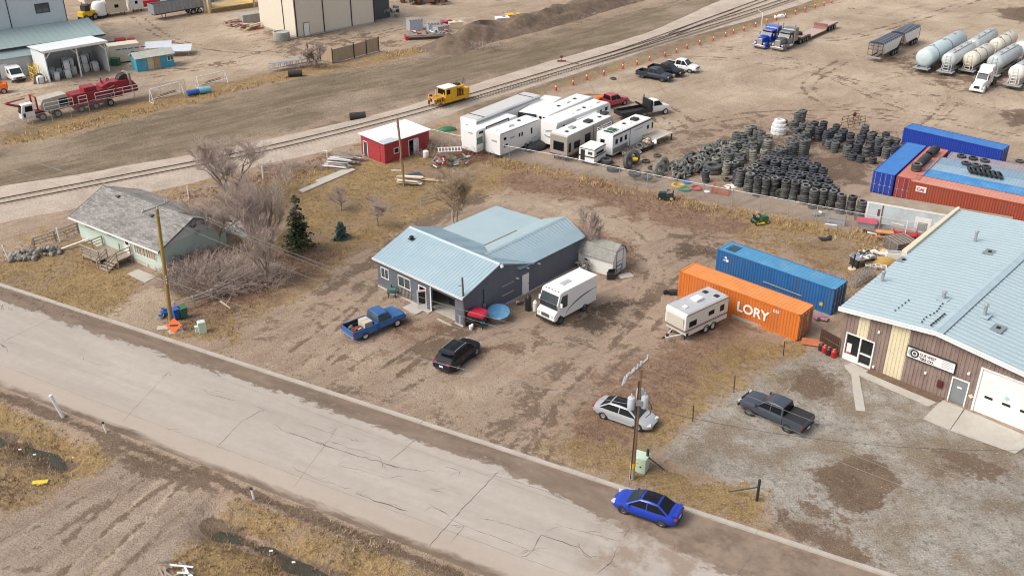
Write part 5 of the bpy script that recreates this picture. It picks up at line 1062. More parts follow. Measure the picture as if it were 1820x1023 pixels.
# ---------------------------------------------------------------- trucks in the far yard
def truck_wheels(t, xs, y, r=.52, w=.3, rim=None, skip=()):
    for x in xs:
        for sd in (1,-1): wheel(t, x, sd*y, r, w, sd, rim or M_rim)
def semi(name, label, loc, rz, bm, sleeper=True, aero=False, deck=True, group="semi tractors in the far yard"):
    t = thing(name, label, "semi truck", loc, rz, group)                  # origin on the ground under the front bumper, +x forward
    if aero: keys = [(-2.2,2.05,1.0,.75),(-.9,1.75,.95,.6),(-.25,1.5,.9,.5),(0,1.1,.8,.5)]
    else: keys = [(-2.3,2.0,.72,.95),(-1.0,1.95,.66,.9),(-.25,1.88,.6,.85),(-.15,1.7,.58,.85)]
    MB().loft([ring(*k, .9, .05) for k in stations(keys, 10)], bm).build("hood", t, smooth=45)
    for sd in (1,-1):
        MB().lathe([(.62,-.22),(.66,.2),(.5,.24)] if sd > 0 else [(.5,-.24),(.66,-.2),(.62,.22)], bm, 18, (-1.05, sd*.95, .58), 'y').build("fender", t)
        MB().rb((-.25,sd*.85,1.05),(.22,.3,.26),M_lamp).build("headlight", t, bevel=.03)
        MB().tube((-4.15,sd*1.12,.8),(-4.15,sd*1.12,4.0),.1,M_silver,n=10).build("exhaust_stack", t)
        MB().tube((-3.7,sd*.95,.6),(-2.4,sd*.95,.6),.32,M_silver,n=14).build("fuel_tank", t)
        MB().rb((-2.55,sd*1.35,2.2),(.1,.2,.5),M_silver).build("mirror", t)
    MB().b(-.14 if not aero else -.02,-.06 if not aero else .04,-.5,.5,.85,1.85 if not aero else 1.35,M_silver if not aero else M_trim).build("grille", t, bevel=.03)
    MB().b(-.05,.12,-1.2,1.2,.42,.78,M_silver if not aero else M_white).build("bumper", t, bevel=.04)
    zr = 2.95 if not aero else 3.3
    cb = MB().raw([(-4.0,-1.05,.9),(-2.15,-1.05,.9),(-2.15,1.05,.9),(-4.0,1.05,.9),(-4.0,-1.0,zr),(-2.75,-.95,zr-.12),(-2.75,.95,zr-.12),(-4.0,1.0,zr),(-2.15,-1.05,1.95),(-2.15,1.05,1.95)], [(0,1,8,5,4),(1,2,9,8),(8,9,6,5),(9,2,3,7,6),(4,5,6,7),(3,0,4,7),(0,3,2,1)], bm); cb.build("cab", t, bevel=.06)
    MB().slab([(-2.17,-.9,2.0),(-2.17,.9,2.0),(-2.7,.85,zr-.22),(-2.7,-.85,zr-.22)], .02, M_wind, .006).build("windscreen", t); MB().rb((-2.55,0,zr-.08),(.45,1.9,.06),M_silver if not aero else M_white,0,.25).build("sun_visor", t)
    for sd in (1,-1): q = [(-3.7,sd*1.045,1.95),(-2.5,sd*1.045,1.95),(-2.75,sd*.985,2.65),(-3.7,sd*.985,2.65)]; MB().slab(q[::-1] if sd > 0 else q, .02, M_tint, .02).build("side_window", t)
    if sleeper: MB().ext([(-5.9,.95),(-4.02,.95),(-4.02,zr+.05),(-4.3,zr+(.35 if not aero else .75)),(-5.9,zr+(.3 if not aero else .75))], -1.12, 1.12, bm).build("sleeper", t, bevel=.1)
    MB().b(-9.0,-.2,-.45,-.3,.7,.95,M_dsteel).b(-9.0,-.2,.3,.45,.7,.95,M_dsteel).b(-8.6,-6.9,-.6,.6,.98,1.15,M_dsteel).build("chassis", t)
    truck_wheels(t, (-1.05,), .98); truck_wheels(t, (-7.2,-8.5), .85, .52, .55)
    return t
def from_bumper(l, r):
    a, b = P(*l, .5), P(*r, .5); h = heading(a, b)+R(-90); return (a+b)/2*Vector((1,1,0)) if False else Vector(((a.x+b.x)/2,(a.y+b.y)/2,0)), h
l, a = from_bumper((1336.3,81),(1360.5,84)); semi("semi_tractor", "royal blue semi tractor with chrome bumper beside a grey one", l, R(229), P_semib)
l, a = from_bumper((1369,83),(1392,90)); sg = semi("semi_tractor", "dark grey semi tractor hitched to an empty lowboy trailer", l, R(231), P_gunm)
wl, a = from_bumper((1718.4,157.5),(1751,163)); semi("semi_tractor", "white aerodynamic semi tractor in front of the tank trailers", wl, R(231), P_white, aero=True).scale = (.84,.84,.84)
def lowboy():
    b = sg.location; hd = Vector((math.cos(R(51)), math.sin(R(51)), 0)); far = P(1487,50); L = (far-b).dot(hd)
    t = thing("lowboy_trailer", "rusty pink lowboy trailer with dropped deck behind the grey semi", "trailer", b, R(51)); dk = mat("faded_deck_boards", (.42,.33,.28), .9, var=.2, scale=3); rr = mat("red_oxide", (.24,.12,.10), .85, var=.2)
    MB().ext([(7.2,1.2),(10.8,1.2),(11.2,.6),(L-5.4,.6),(L-5.0,1.15),(L,1.15),(L,.95),(L-5.0,.9),(L-5.4,.42),(11.0,.42),(10.5,.95),(7.2,.95)], -1.28, 1.28, rr).build("frame", t)
    MB().b(11.3,L-5.5,-1.25,1.25,.61,.66,dk).b(7.4,10.6,-1.1,1.1,1.21,1.26,dk).b(L-4.8,L-.1,-1.2,1.2,1.16,1.2,dk).build("deck", t)
    MB().b(L-5.05,L-4.9,-1.28,1.28,.66,1.6,rr).build("bulkhead", t); truck_wheels(t, (L-3.6,L-2.4,L-1.2), 1.0, .46, .45); truck_wheels(t, (9.,10.1), .9, .46, .5)
    tag(MB().lathe([(.3,-.25),(.62,-.25),(.66,0),(.62,.25),(.3,.25)], M_tyre, 16, closed=True).build("tyre", loc=b+hd*8.6+Vector((0,0,1.52)), smooth=40), "spare tyre lying on the lowboy trailer's gooseneck", "tyre")
lowboy()
def hopper(name, label, loc, rz, L=8.4):
    t = thing(name, label, "grain trailer", loc, rz, "grain hopper trailers"); wt = paint("hopper_white", (.78,.78,.77), .4, .3); tarp = mat("blue_black_tarp", (.035,.045,.07), .6, var=.15)
    z1 = 2.9; m = MB(); a, b = .1, L-.1
    top = [(a,-1.28,z1),(b,-1.28,z1),(b,1.28,z1),(a,1.28,z1)]; mid = [(a+1.7,-1.26,1.25),(b-1.7,-1.26,1.25),(b-1.7,1.26,1.25),(a+1.7,1.26,1.25)]; bot = [(a+2.2,-.8,.8),(b-2.2,-.8,.8),(b-2.2,.8,.8),(a+2.2,.8,.8)]
    m.raw(top+mid+bot, [(0,1,5,4),(1,2,6,5),(2,3,7,6),(3,0,4,7),(4,5,9,8),(5,6,10,9),(6,7,11,10),(7,4,8,11),(8,9,10,11),(3,2,1,0)], wt); m.build("hopper_body", t)
    m = MB(); m.ext([(-1.3,z1-.05),(1.3,z1-.05),(1.0,z1+.22),(0,z1+.32),(-1.0,z1+.22)], a+.05, b-.05, tarp, 'x')
    tb = m.build("roll_tarp", t); m = MB()
    for i in range(9): x = a+.5+i*(b-a-1)/8; m.ext([(-1.31,z1-.04),(1.31,z1-.04),(1.01,z1+.235),(0,z1+.335),(-1.01,z1+.235)], x-.06, x+.06, M_ghost, 'x')
    m.build("tarp_bow", tb)
    m = MB()
    for x in (a,b):
        for y in (-1.2,-.4,.4,1.2): m.tube((x,y,.9),(x,y,z1),.045,M_dsteel,n=5)
        for z in (.95,1.9,2.5,z1): m.tube((x,-1.25,z),(x,1.25,z),.045,M_dsteel,n=5)
    m.b(.0,L,-.5,-.38,.75,.95,M_dsteel); m.b(.0,L,.38,.5,.75,.95,M_dsteel); m.b(-.35,.1,-1.25,1.25,.6,.75,M_ghost); m.build("end_frame", t)
    truck_wheels(t, (L-2.9,L-1.8,L-.7), .95, .5, .45); return t
b = P(1552,109); hopper("hopper_trailer", "white grain hopper trailer under a dark tarp, front half of the pair", b, R(50)); hd = Vector((math.cos(R(50)), math.sin(R(50)), 0)); hopper("hopper_trailer", "white grain hopper trailer under a dark tarp, rear half of the pair", b+hd*9.3, R(50), 8.0)
def tanker(name, label, loc, rz, L, r, m_, kind=0, zc=2.2, ladder=True):
    """bulk tank trailer: origin under the near end, x runs to the far end"""
    t = thing(name, label, "tank trailer", loc, rz, "bulk tank trailers in the yard")
    MB().lathe([(0,-.45),(r*.55,-.36),(r*.85,-.18),(r,.12),(r,L-.12),(r*.85,L+.18),(r*.55,L+.36),(0,L+.45)], m_, 26, (0,0,zc), 'x').build("tank", t, smooth=50)
    m = MB()
    for x in ([L*.16,L*.55] if kind == 0 else [L*.2,L*.5,L*.8]): m.lathe([(r*1.0,-.05),(r*1.025,-.05),(r*1.025,.05),(r*1.0,.05)], M_trim if kind == 0 else m_, 26, (x,0,zc), 'x', closed=True)
    m.build("hoop", t)
    if kind:
        for x in (L*.3,L*.7): MB().raw([(x-1.5,-r*.75,zc-r*.55),(x+1.5,-r*.75,zc-r*.55),(x+1.5,r*.75,zc-r*.55),(x-1.5,r*.75,zc-r*.55),(x-.2,-.2,.75),(x+.2,-.2,.75),(x+.2,.2,.75),(x-.2,.2,.75)], [(0,1,5,4),(1,2,6,5),(2,3,7,6),(3,0,4,7),(4,5,6,7)], m_).build("hopper_cone", t)
    m = MB(); z = zc+r
    if kind != 0: m.b(.6,L-.6,-.45,.45,z-.02,z+.05,mat("grey_walkway",(.40,.42,.42),.7))
    m.build("walkway", t) if kind else None
    for x in (L*.2,L*.5,L*.8): MB().lathe([(.26,0),(.26,.14),(.2,.2),(0,.2)], M_ghost, 12, (x,0,z-.02 if not kind else z+.05)).build("hatch", t)
    m = MB()
    for y in (-.75,.75): m.b(-.7,L,y-.09,y+.09,.72,.98,M_ghost)
    m.b(-1.1,.4,-1.25,1.25,.62,.74,M_ghost); m.b(L-3.2,L,-1.2,1.2,.74,.8,M_dsteel)
    for x in (.6,L*.55,L-.6):
        for y in (-.8,.8): m.tube((x,y,.9),(x,y*.8,zc-r*.55),.08,M_ghost,n=5)
    m.build("chassis", t)
    if ladder:
        m = MB()
        for y in (-.3,.3): m.tube((-.75,y*1.4,.8),(-.35,y,zc+r*.75),.05,m_,n=5); m.tube((-.5,y*2.6,.8),(.1,y*1.8,zc+r*.6),.05,m_,n=5)
        for k in range(6): q = k/5.5; m.tube((-.75+.4*q,-.4,.9+q*(zc+r*.75-.9)),(-.75+.4*q,.4,.9+q*(zc+r*.75-.9)),.04,m_,n=5)
        m.build("ladder_frame", t)
    m = MB(); m.tube((1.4,-1.0,.85),(1.4,-1.0,.05),.07,M_dsteel); m.tube((1.4,1.0,.85),(1.4,1.0,.05),.07,M_dsteel); m.build("landing_gear", t)
    truck_wheels(t, (L-2.6,L-1.3), .95, .5, .45); return t
T_blue = paint("pale_blue_tank", (.47,.57,.58), .45, .2, dirt=(.3,(.55,.58,.56))); T_grey = paint("grey_tank", (.50,.53,.53), .45, .2, dirt=(.3,(.4,.4,.38))); T_cream = paint("cream_tank", (.66,.61,.50), .5, .2, dirt=(.35,(.5,.43,.33))); T_steel = paint("grey_blue_tank", (.42,.46,.47), .4, .2, dirt=(.3,(.55,.56,.54))); T_white = paint("white_tank", (.70,.70,.67), .45, .2, dirt=(.35,(.5,.46,.4)))
def tank_px(label, near, far, r, m_, kind, zc=2.3, L=None, ladder=True):
    a, b = P(*near, zc), P(*far, zc); L = L or (b-a).length; tanker("tank_trailer", label, Vector((a.x, a.y, 0)), heading(a, b), L, r, m_, kind, zc, ladder)
tank_px("long pale blue tank trailer, first in the row next to the grain trailers", (1643,103.5), (1704,69.5), 1.45, T_blue, 0, 2.2, ladder=False)
tank_px("grey tank trailer with open ladder frame right of the long pale blue tank", (1686,107), (1722,86), 1.15, T_grey, 1, 2.4)
tank_px("cream tank trailer in the front row left of the white semi", (1724,107), (1755,89.5), 1.2, T_cream, 0, 2.2)
tank_px("grey blue tank trailer with roof walkway behind the white semi", (1768,112), (1804,91), 1.25, T_steel, 1, 2.4)
tank_px("white hopper tank trailer at the right edge of the far yard", (1806,130), (1850,105), 1.2, T_white, 1, 2.4)
tank_px("blue grey tank trailer in the back row with riveted roof walkway", (1729,82), (1762,62), 1.2, T_steel, 1, 2.4)
tank_px("cream tank trailer in the back row between grey tanks", (1769,81.5), (1797,66.5), 1.15, T_cream, 0, 2.3)
tank_px("pale tank trailer cut by the frame in the back row", (1812,88), (1850,67), 1.2, T_white, 1, 2.4)
# tow truck
def tow_truck():
    l, a = P(1155,204), R(28); t = thing("tow_truck", "white tow truck with black boom and flat bed by the trailers", "tow truck", l, a)
    keys = [(-.2,1.5,.95,.55),(1.2,1.48,.95,.55),(2.6,1.3,.9,.55),(3.0,1.0,.8,.6)]
    MB().loft([ring(*k) for k in stations(keys, 12)], P_white).build("body", t, smooth=45); cabin(t, P_white, dict(zb=1.45,zr=2.25,wb=.9,wr=.72,xw=1.6,xf=.95,xr=-.05,xb=-.15,split=[],bv=.06))
    MB().b(-5.4,-.4,-1.1,1.1,.75,.95,M_dsteel).b(-5.4,-.4,-1.12,-1.02,.95,1.35,M_trim).b(-5.4,-.4,1.02,1.12,.95,1.35,M_trim).b(-5.45,-5.35,-1.1,1.1,.95,1.35,M_trim).build("flat_bed", t)
    m = MB(); m.b(-.7,-.4,-1.0,1.0,.9,2.4,M_trim); m.tube((-.6,.5,1.0),(-2.6,0,2.3),.11,M_trim); m.tube((-.6,-.5,1.0),(-2.6,0,2.3),.11,M_trim); m.tube((-.5,1.0,.9),(-.5,1.0,2.8),.07,M_trim); m.build("boom", t)
    for x, y in ((2.0,.82),(-3.6,.8)):
        for sd in (1,-1): wheel(t, x, sd*y, .45, .3, sd, M_rimw)
tow_truck()
# ---------------------------------------------------------------- shipping containers
def container(name, label, loc, rz, col_m, L=12.19, H=2.59, roof_m=None, group=None, doors='far', door_m=None):
    """corner at the origin, x along, y across; ribbed walls, corner posts, door leaves with lock rods"""
    t = thing(name, label, "shipping container", loc, rz, group); W = 2.44; m = MB(); roof_m = roof_m or col_m
    def wave(n, x0, p, d): 
        pts = []
        for i in range(n):
            a = x0+i*p; pts += [(a,0),(a+p*.3,0),(a+p*.5,d),(a+p*.8,d)]
        return pts
    n = int((L-.3)/.28); pts = wave(n, .15, (L-.3)/n, .045)+[(L-.15,0)]
    for y, s in ((0.02,1),(W-.02,-1)):
        vs = [(a, y+s*b, z) for z in (.14,H-.1) for a, b in pts]; k = len(pts); m.raw(vs, [(i,i+1,k+i+1,k+i) for i in range(k-1)], col_m)
    m.b(0,L,0,.06,0,.15,col_m).b(0,L,W-.06,W,0,.15,col_m).b(0,L,0,.06,H-.1,H,col_m).b(0,L,W-.06,W,H-.1,H,col_m)
    for x in (0,L-.15):
        for y in (0,W-.1): m.b(x,x+.15,y,y+.1,0,H,col_m)
    m.b(0,.02,.1,W-.1,.1,H-.05,col_m).b(L-.02,L,.1,W-.1,.1,H-.05,col_m).b(.02,L-.02,.06,W-.06,.02,.14,col_m)
    m.build("shell", t)
    r = MB(); n2 = int((L-.3)/.35); pr = wave(n2, .15, (L-.3)/n2, .02)+[(L-.15,0)]; k = len(pr)
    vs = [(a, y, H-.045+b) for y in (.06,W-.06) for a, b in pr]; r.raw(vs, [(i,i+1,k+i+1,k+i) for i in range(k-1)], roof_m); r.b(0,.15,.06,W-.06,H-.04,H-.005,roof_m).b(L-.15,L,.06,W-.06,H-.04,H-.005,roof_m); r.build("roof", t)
    dm = door_m or col_m
    for y0, y1 in ((.08,1.2),(1.24,2.36)):
        d = MB(); x0, x1 = ((L+.0,L+.05) if doors == 'far' else (-.05,0.)); d.b(x0,x1,y0,y1,.15,H-.12,dm); do = d.build("door", t)
        q = MB(); xx = x1+.03 if doors == 'far' else x0-.03
        for y in (y0+.25,y1-.25): q.tube((xx,y,.1),(xx,y,H-.08),.03,M_ghost,n=6); q.rb((xx,y,1.1),(.04,.35,.05),M_ghost)
        q.build("lock_rods", do)
    e = MB(); xe = -.01 if doors == 'far' else L+.01; n3 = 8
    for i in range(n3): y = .15+i*(W-.3)/n3; e.b(min(xe,xe),xe+.035 if doors != 'far' else xe+.001,y,y+.14,.16,H-.12,col_m) if doors != 'far' else e.b(xe-.03,xe,y,y+.14,.16,H-.12,col_m)
    e.build("end_ribs", t)
    return t
def cont_mat(name, col, d=(.4,(.20,.10,.06)), **k): return mat(name, col, .55, 0, var=.12, scale=.9, dirt=d, dscale=.7, **k)
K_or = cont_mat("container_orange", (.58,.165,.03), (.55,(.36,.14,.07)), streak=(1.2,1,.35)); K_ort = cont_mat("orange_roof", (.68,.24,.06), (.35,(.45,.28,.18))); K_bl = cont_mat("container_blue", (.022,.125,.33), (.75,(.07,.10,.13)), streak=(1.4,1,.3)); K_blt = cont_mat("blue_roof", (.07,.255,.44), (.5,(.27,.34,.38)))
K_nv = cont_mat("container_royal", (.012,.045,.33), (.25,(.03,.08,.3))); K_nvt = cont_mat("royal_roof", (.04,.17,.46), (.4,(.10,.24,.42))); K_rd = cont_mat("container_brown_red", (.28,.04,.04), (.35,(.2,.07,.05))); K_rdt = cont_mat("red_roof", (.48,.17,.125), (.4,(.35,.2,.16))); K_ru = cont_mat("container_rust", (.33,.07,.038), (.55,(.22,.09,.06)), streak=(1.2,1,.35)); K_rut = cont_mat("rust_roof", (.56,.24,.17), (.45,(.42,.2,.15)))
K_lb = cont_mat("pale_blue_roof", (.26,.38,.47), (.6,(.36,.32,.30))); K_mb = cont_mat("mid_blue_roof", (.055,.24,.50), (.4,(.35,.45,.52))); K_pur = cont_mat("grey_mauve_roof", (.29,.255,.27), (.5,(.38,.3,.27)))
M_letter = mat("white_lettering", (.78,.76,.72), .6, var=.08)
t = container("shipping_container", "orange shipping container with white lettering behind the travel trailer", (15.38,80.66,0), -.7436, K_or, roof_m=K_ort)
text("LORY", 1.28, M_letter, t, loc=(6.2,-.03,.86), rot=(R(90),0,0), sx=.98, bold=.035)
m = MB()
for k in range(5): m.b(12.25,12.262,1.3+.0*k,1.42+.07*(k%3),1.5+k*.16,1.58+k*.16,M_letter)
m.build("door_marking", t); m = MB()
for k in range(6): m.b(9.7+(k%3)*.2,9.86+(k%3)*.2,-.012,-.002,2.0+.16*(k//3),2.08+.16*(k//3),M_letter)
m.build("code_marking", t)
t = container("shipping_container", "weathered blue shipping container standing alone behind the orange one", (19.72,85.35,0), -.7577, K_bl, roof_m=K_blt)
m = MB(); m.b(.9,1.15,-.02,-.004,1.9,2.1,M_letter).b(1.05,1.35,-.02,-.004,1.6,1.85,M_letter).b(.8,1.0,-.02,-.004,1.65,1.75,M_letter); m.build("white_marking", t)
MB().b(11.0,11.3,-.02,-.004,.6,.95,mat("yellow_stain",(.55,.42,.08),.7)).build("yellow_marking", t)
m = MB()
for k in range(5): m.b(.6+k*.22,.7+k*.22,.5,1.9,2.59,2.6,M_trim)
m.build("roof_streaks", t)
t = container("shipping_container", "long royal blue container, farthest back behind the container stack", (50.11,120.82,0), -.755, K_nv, H=2.75, roof_m=K_nvt)
def cont_px(label, a, b, z, **k):
    A, B = P(*a, z), P(*b, z); return container("shipping_container", label, (A.x, A.y, 0), heading(A, B), k.pop('m'), **k)
# two side by side running away from the camera, doors towards us
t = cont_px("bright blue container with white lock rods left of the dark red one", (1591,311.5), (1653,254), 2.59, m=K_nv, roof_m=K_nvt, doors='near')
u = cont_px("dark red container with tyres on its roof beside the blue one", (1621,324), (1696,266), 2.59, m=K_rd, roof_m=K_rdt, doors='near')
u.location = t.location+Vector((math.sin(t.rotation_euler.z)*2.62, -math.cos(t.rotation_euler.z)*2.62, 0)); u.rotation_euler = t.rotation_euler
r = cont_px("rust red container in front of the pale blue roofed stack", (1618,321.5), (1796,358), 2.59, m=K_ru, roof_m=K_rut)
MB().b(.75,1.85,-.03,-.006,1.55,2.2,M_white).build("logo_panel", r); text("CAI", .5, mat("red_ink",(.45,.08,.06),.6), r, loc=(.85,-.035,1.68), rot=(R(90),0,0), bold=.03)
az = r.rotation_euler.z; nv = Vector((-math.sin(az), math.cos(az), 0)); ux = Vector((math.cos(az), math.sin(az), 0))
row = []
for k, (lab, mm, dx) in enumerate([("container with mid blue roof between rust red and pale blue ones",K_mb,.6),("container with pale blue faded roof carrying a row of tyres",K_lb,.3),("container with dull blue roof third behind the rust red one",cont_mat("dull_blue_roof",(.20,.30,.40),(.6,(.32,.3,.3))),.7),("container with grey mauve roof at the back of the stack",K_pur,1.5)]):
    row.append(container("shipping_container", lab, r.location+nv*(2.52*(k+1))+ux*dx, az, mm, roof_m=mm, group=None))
# old reefer trailer body with brown roof
A, B = P(1542,357,2.7), P(1700,384,2.7)
def reefer():
    t = thing("storage_trailer", "old pale blue trailer body with dirty brown roof behind the fence", "storage trailer", (A.x, A.y, 0), heading(A, B)); w_ = mat("chalky_blue_panel", (.50,.58,.61), .6, var=.1, dirt=(.55,(.36,.36,.34)), dscale=.5, streak=(1,1,.5)); rf = mat("dirty_brown_roof", (.30,.235,.175), .9, var=.2, dirt=(.5,(.42,.38,.33)), dscale=.4)
    MB().b(0,14,0,2.55,.35,2.62,w_).build("body", t, bevel=.05); MB().b(.02,14,.04,2.5,2.63,2.68,rf).build("roof", t)
    m = MB(); m.b(-.02,14.02,-.03,.0,2.5,2.7,M_white).b(1.6,1.72,-.03,-.005,.4,2.5,M_rust).b(.05,.2,-.03,-.005,.35,2.5,M_white).b(1.2,1.45,-.02,-.006,1.2,2.0,M_rust); m.build("trim", t)
    m = MB(); m.b(5.0,6.6,-.02,-.006,.6,1.9,M_white).b(6.9,8.5,-.02,-.006,.7,1.6,M_white); m.build("panel_patch", t)
    MB().b(5.35,6.3,-.035,-.02,.5,1.35,mat("dull_hatch",(.28,.30,.28),.8)).build("hatch", t)
    for x in (9.8,10.6): MB().rb((x,-.03,1.7),(.35,.03,.35),M_dsteel,0,R(45)).build("placard", t)
    MB().b(.5,13.5,.3,.5,0,.35,M_dsteel).b(.5,13.5,2.0,2.2,0,.35,M_dsteel).build("frame", t)
reefer()

# ---------------------------------------------------------------- tyres
def tyre_mesh(r, w, m, seg=20):
    def fn():
        sw = SIDE.get(m.name, m); b = MB(); b.lathe([(r*.84,-w*.49),(r*.95,-w*.38),(r,-w*.2),(r,w*.2),(r*.95,w*.38),(r*.84,w*.49)], m, seg, closed=False)
        b.f = b.f[:seg*5]; b.mi = b.mi[:seg*5]
        b.lathe([(r*.84,w*.49),(r*.74,w*.5),(r*.56,w*.44)], sw, seg); b.f = b.f[:seg*7]; b.mi = b.mi[:seg*7]
        b.lathe([(r*.56,-w*.44),(r*.74,-w*.5),(r*.84,-w*.49)], sw, seg); b.f = b.f[:seg*9]; b.mi = b.mi[:seg*9]
        b.lathe([(r*.56,w*.44),(r*.5,w*.3),(r*.66,0),(r*.5,-w*.3),(r*.56,-w*.44)], M_hole, seg); b.f = b.f[:seg*13]; b.mi = b.mi[:seg*13]
        return b.mesh("tyre", 40)
    return cached(('tire', r, w, m.name, seg), fn)
M_tA = mat("old_tyre", (.062,.064,.062), .8, var=.35, scale=2.5, dirt=(.6,(.16,.15,.125)), dscale=1.6, rand=.5); M_tB = mat("dark_tyre", (.030,.032,.040), .7, var=.25, scale=3, dirt=(.4,(.09,.085,.08)), dscale=1.6, rand=.35); M_tC = mat("dusty_tyre", (.17,.165,.14), .9, var=.25, scale=2, dirt=(.5,(.26,.24,.19)), rand=.2)
M_sA = mat("dusty_sidewall", (.155,.155,.148), .85, var=.3, scale=3, rand=.45); M_sB = mat("worn_sidewall", (.095,.098,.108), .75, var=.3, scale=3, rand=.45); M_sC = mat("pale_sidewall", (.25,.245,.22), .9, var=.25, rand=.2); M_hole = mat("tyre_inside", (.012,.012,.013), .9); SIDE = {"old_tyre": M_sA, "dark_tyre": M_sB, "dusty_tyre": M_sC}; M_tW = mat("white_painted_tyre", (.72,.72,.72), .6, var=.08)
TR, TW = .53, .275
SPOTS = []                 # (x, y, z, tilt matrix, mesh key, label)
def zpx(zx, zy): return 1320+zx/3.64, 180+zy/3.64
def stack(px, n, m, label, r=TR, w=TW, one=None):
    """a stack whose TOP rim centre shows at the pixel"""
    h = n*w; p = P(px[0], px[1], h)
    r *= rnd.uniform(.88,1.05); lx, ly = rnd.uniform(-.022,.022), rnd.uniform(-.022,.022)
    for k in range(n): SPOTS.append((p.x+(k-n)*lx+rnd.uniform(-.05,.05), p.y+(k-n)*ly+rnd.uniform(-.05,.05), (k+.5)*w, rnd.uniform(-.03,.03), rnd.uniform(-.03,.03), r*rnd.uniform(.96,1.03), w, m, label, k, n))
L1 = "worn black tyre in the front row of tall stacks along the chain-link fence"; L2 = "black tyre in the dense block of stacks behind the fence row"; L3 = "tyre in the stacks left of the blue containers"; L4 = "tyre in the ridge of stacks below the white painted stack"; L5 = "tyre in the stacks left of the white painted stack"; L6 = "tyre lying loose in the tumbled heap beside the work tables"
for x, y in [(50,465),(100,492),(155,497),(213,492),(280,515),(345,523),(410,540),(466,570),(525,570),(590,577),(645,600),(712,610),(775,642)]: stack(zpx(x, y), 8, M_tA, L1)
# dense block: rows parallel to the front row, stepping back
F0, F1 = P(*zpx(50,465), 2.1), P(*zpx(640,560), 2.1)
fr = (F1-F0).normalized(); bk = Vector((-fr.y, fr.x, 0)); 
for j in range(1, 9):
    for i in range(-2, 11):
        px = F0+fr*(i*1.12+.5*(j%2)*1.1)+bk*(j*.98+.25)
        zx, zy = None, None
        lim0, lim1 = -1+.45*j, 9.6-.62*j
        if j > 5: lim1 = 5.4-(j-6)*.3
        if i < lim0-1.6 or i > lim1: continue
        n = 6 if j < 5 else 8
        p = px+Vector((rnd.uniform(-.12,.12), rnd.uniform(-.12,.12), 0)); nn = n-(1 if rnd.random() < .3 else 0)
        for k in range(nn): SPOTS.append((p.x+rnd.uniform(-.04,.04), p.y+rnd.uniform(-.04,.04), (k+.5)*TW, rnd.uniform(-.04,.04), rnd.uniform(-.04,.04), TR*rnd.uniform(.94,1.02), TW, M_tB, L2, k, nn))
for x, y, n in [(600,262,5),(680,285,5),(745,270,5),(805,285,5),(880,285,5),(940,300,5),(715,335,3),(770,350,3),(845,360,3),(700,205,6),(770,215,6),(830,205,6),(885,230,5),(940,235,5),(620,215,6),(550,190,7),(500,165,7),(525,130,6),(610,150,5),(660,180,5),(560,250,4),(610,240,5),(790,175,5),(795,155,5),(850,200,5),(930,200,5),(970,235,4),(1000,240,4),(1040,275,3),(990,285,4),(700,245,5),(760,250,5),(830,255,5),(640,195,5),(580,180,6),(470,130,7)]: stack(zpx(x, y), n, M_tB if rnd.random() < .6 else M_tA, L3)
for x, y, n in [(265,300,6),(300,282,7),(330,258,7),(380,210,7),(410,195,6),(440,155,7),(390,140,6),(345,170,4),(420,245,8),(400,250,8),(230,315,6),(210,330,6),(185,345,6),(160,360,6),(110,385,6),(75,410,6),(395,55,8),(360,75,7),(385,62,8),(330,130,4),(270,120,3),(425,175,6),(350,210,6),(310,240,6),(245,290,6),(140,370,6),(90,395,6)]: stack(zpx(x, y), n, M_tA, L4)
for x, y, n in [(38,165,6),(70,160,6),(92,185,6),(0,205,6),(60,230,5),(15,240,4),(95,262,5),(118,240,4),(70,285,6),(50,300,6),(170,218,5),(0,265,5),(-30,220,5),(-60,260,6),(-85,330,7),(-25,330,5),(25,275,5),(145,250,3)]: stack(zpx(x, y), n, M_tC if rnd.random() < .25 else M_tA, L5)
def zq(x, y): return 1160+x/9.3, 240+y/9.3
for x, y, n, m in [(1050,370,5,M_tC),(1240,440,6,M_tC),(1215,250,5,M_tA),(1330,200,6,M_tA),(1430,95,6,M_tA),(1450,380,6,M_tA),(1470,560,8,M_tA),(1610,545,8,M_tA),(1620,630,8,M_tA),(1365,445,5,M_tA),(1340,490,4,M_tA),(880,590,5,M_tB),(1230,715,1,M_tA)]: stack(zq(x, y), n, m, "tyre in the separate leaning stacks between the heap and the fence row")
for _ in range(22):
    stack(zpx(rnd.uniform(-140,190), rnd.uniform(190,400)), rnd.choice((4,5,6)), M_tA if rnd.random() < .8 else M_tC, L5)
for _ in range(150):           # tumbled heap
    hu, hv = rnd.random(), rnd.random(); x = 330+hu*880+(hv-.5)*120; y = 640-hu*430+(hv-.5)*260
    q = P(*zq(x, y), .2); hh = .15+.75*(1-abs(hu-.5)*1.3)*(1-abs(hv-.5)*2)*rnd.random()*1.3
    SPOTS.append((q.x, q.y, hh+.1, rnd.uniform(-1.1,1.1), rnd.uniform(-1.1,1.1), rnd.uniform(.44,.56), .26, M_tA if rnd.random() < .75 else M_tC, L6, 99, 100))
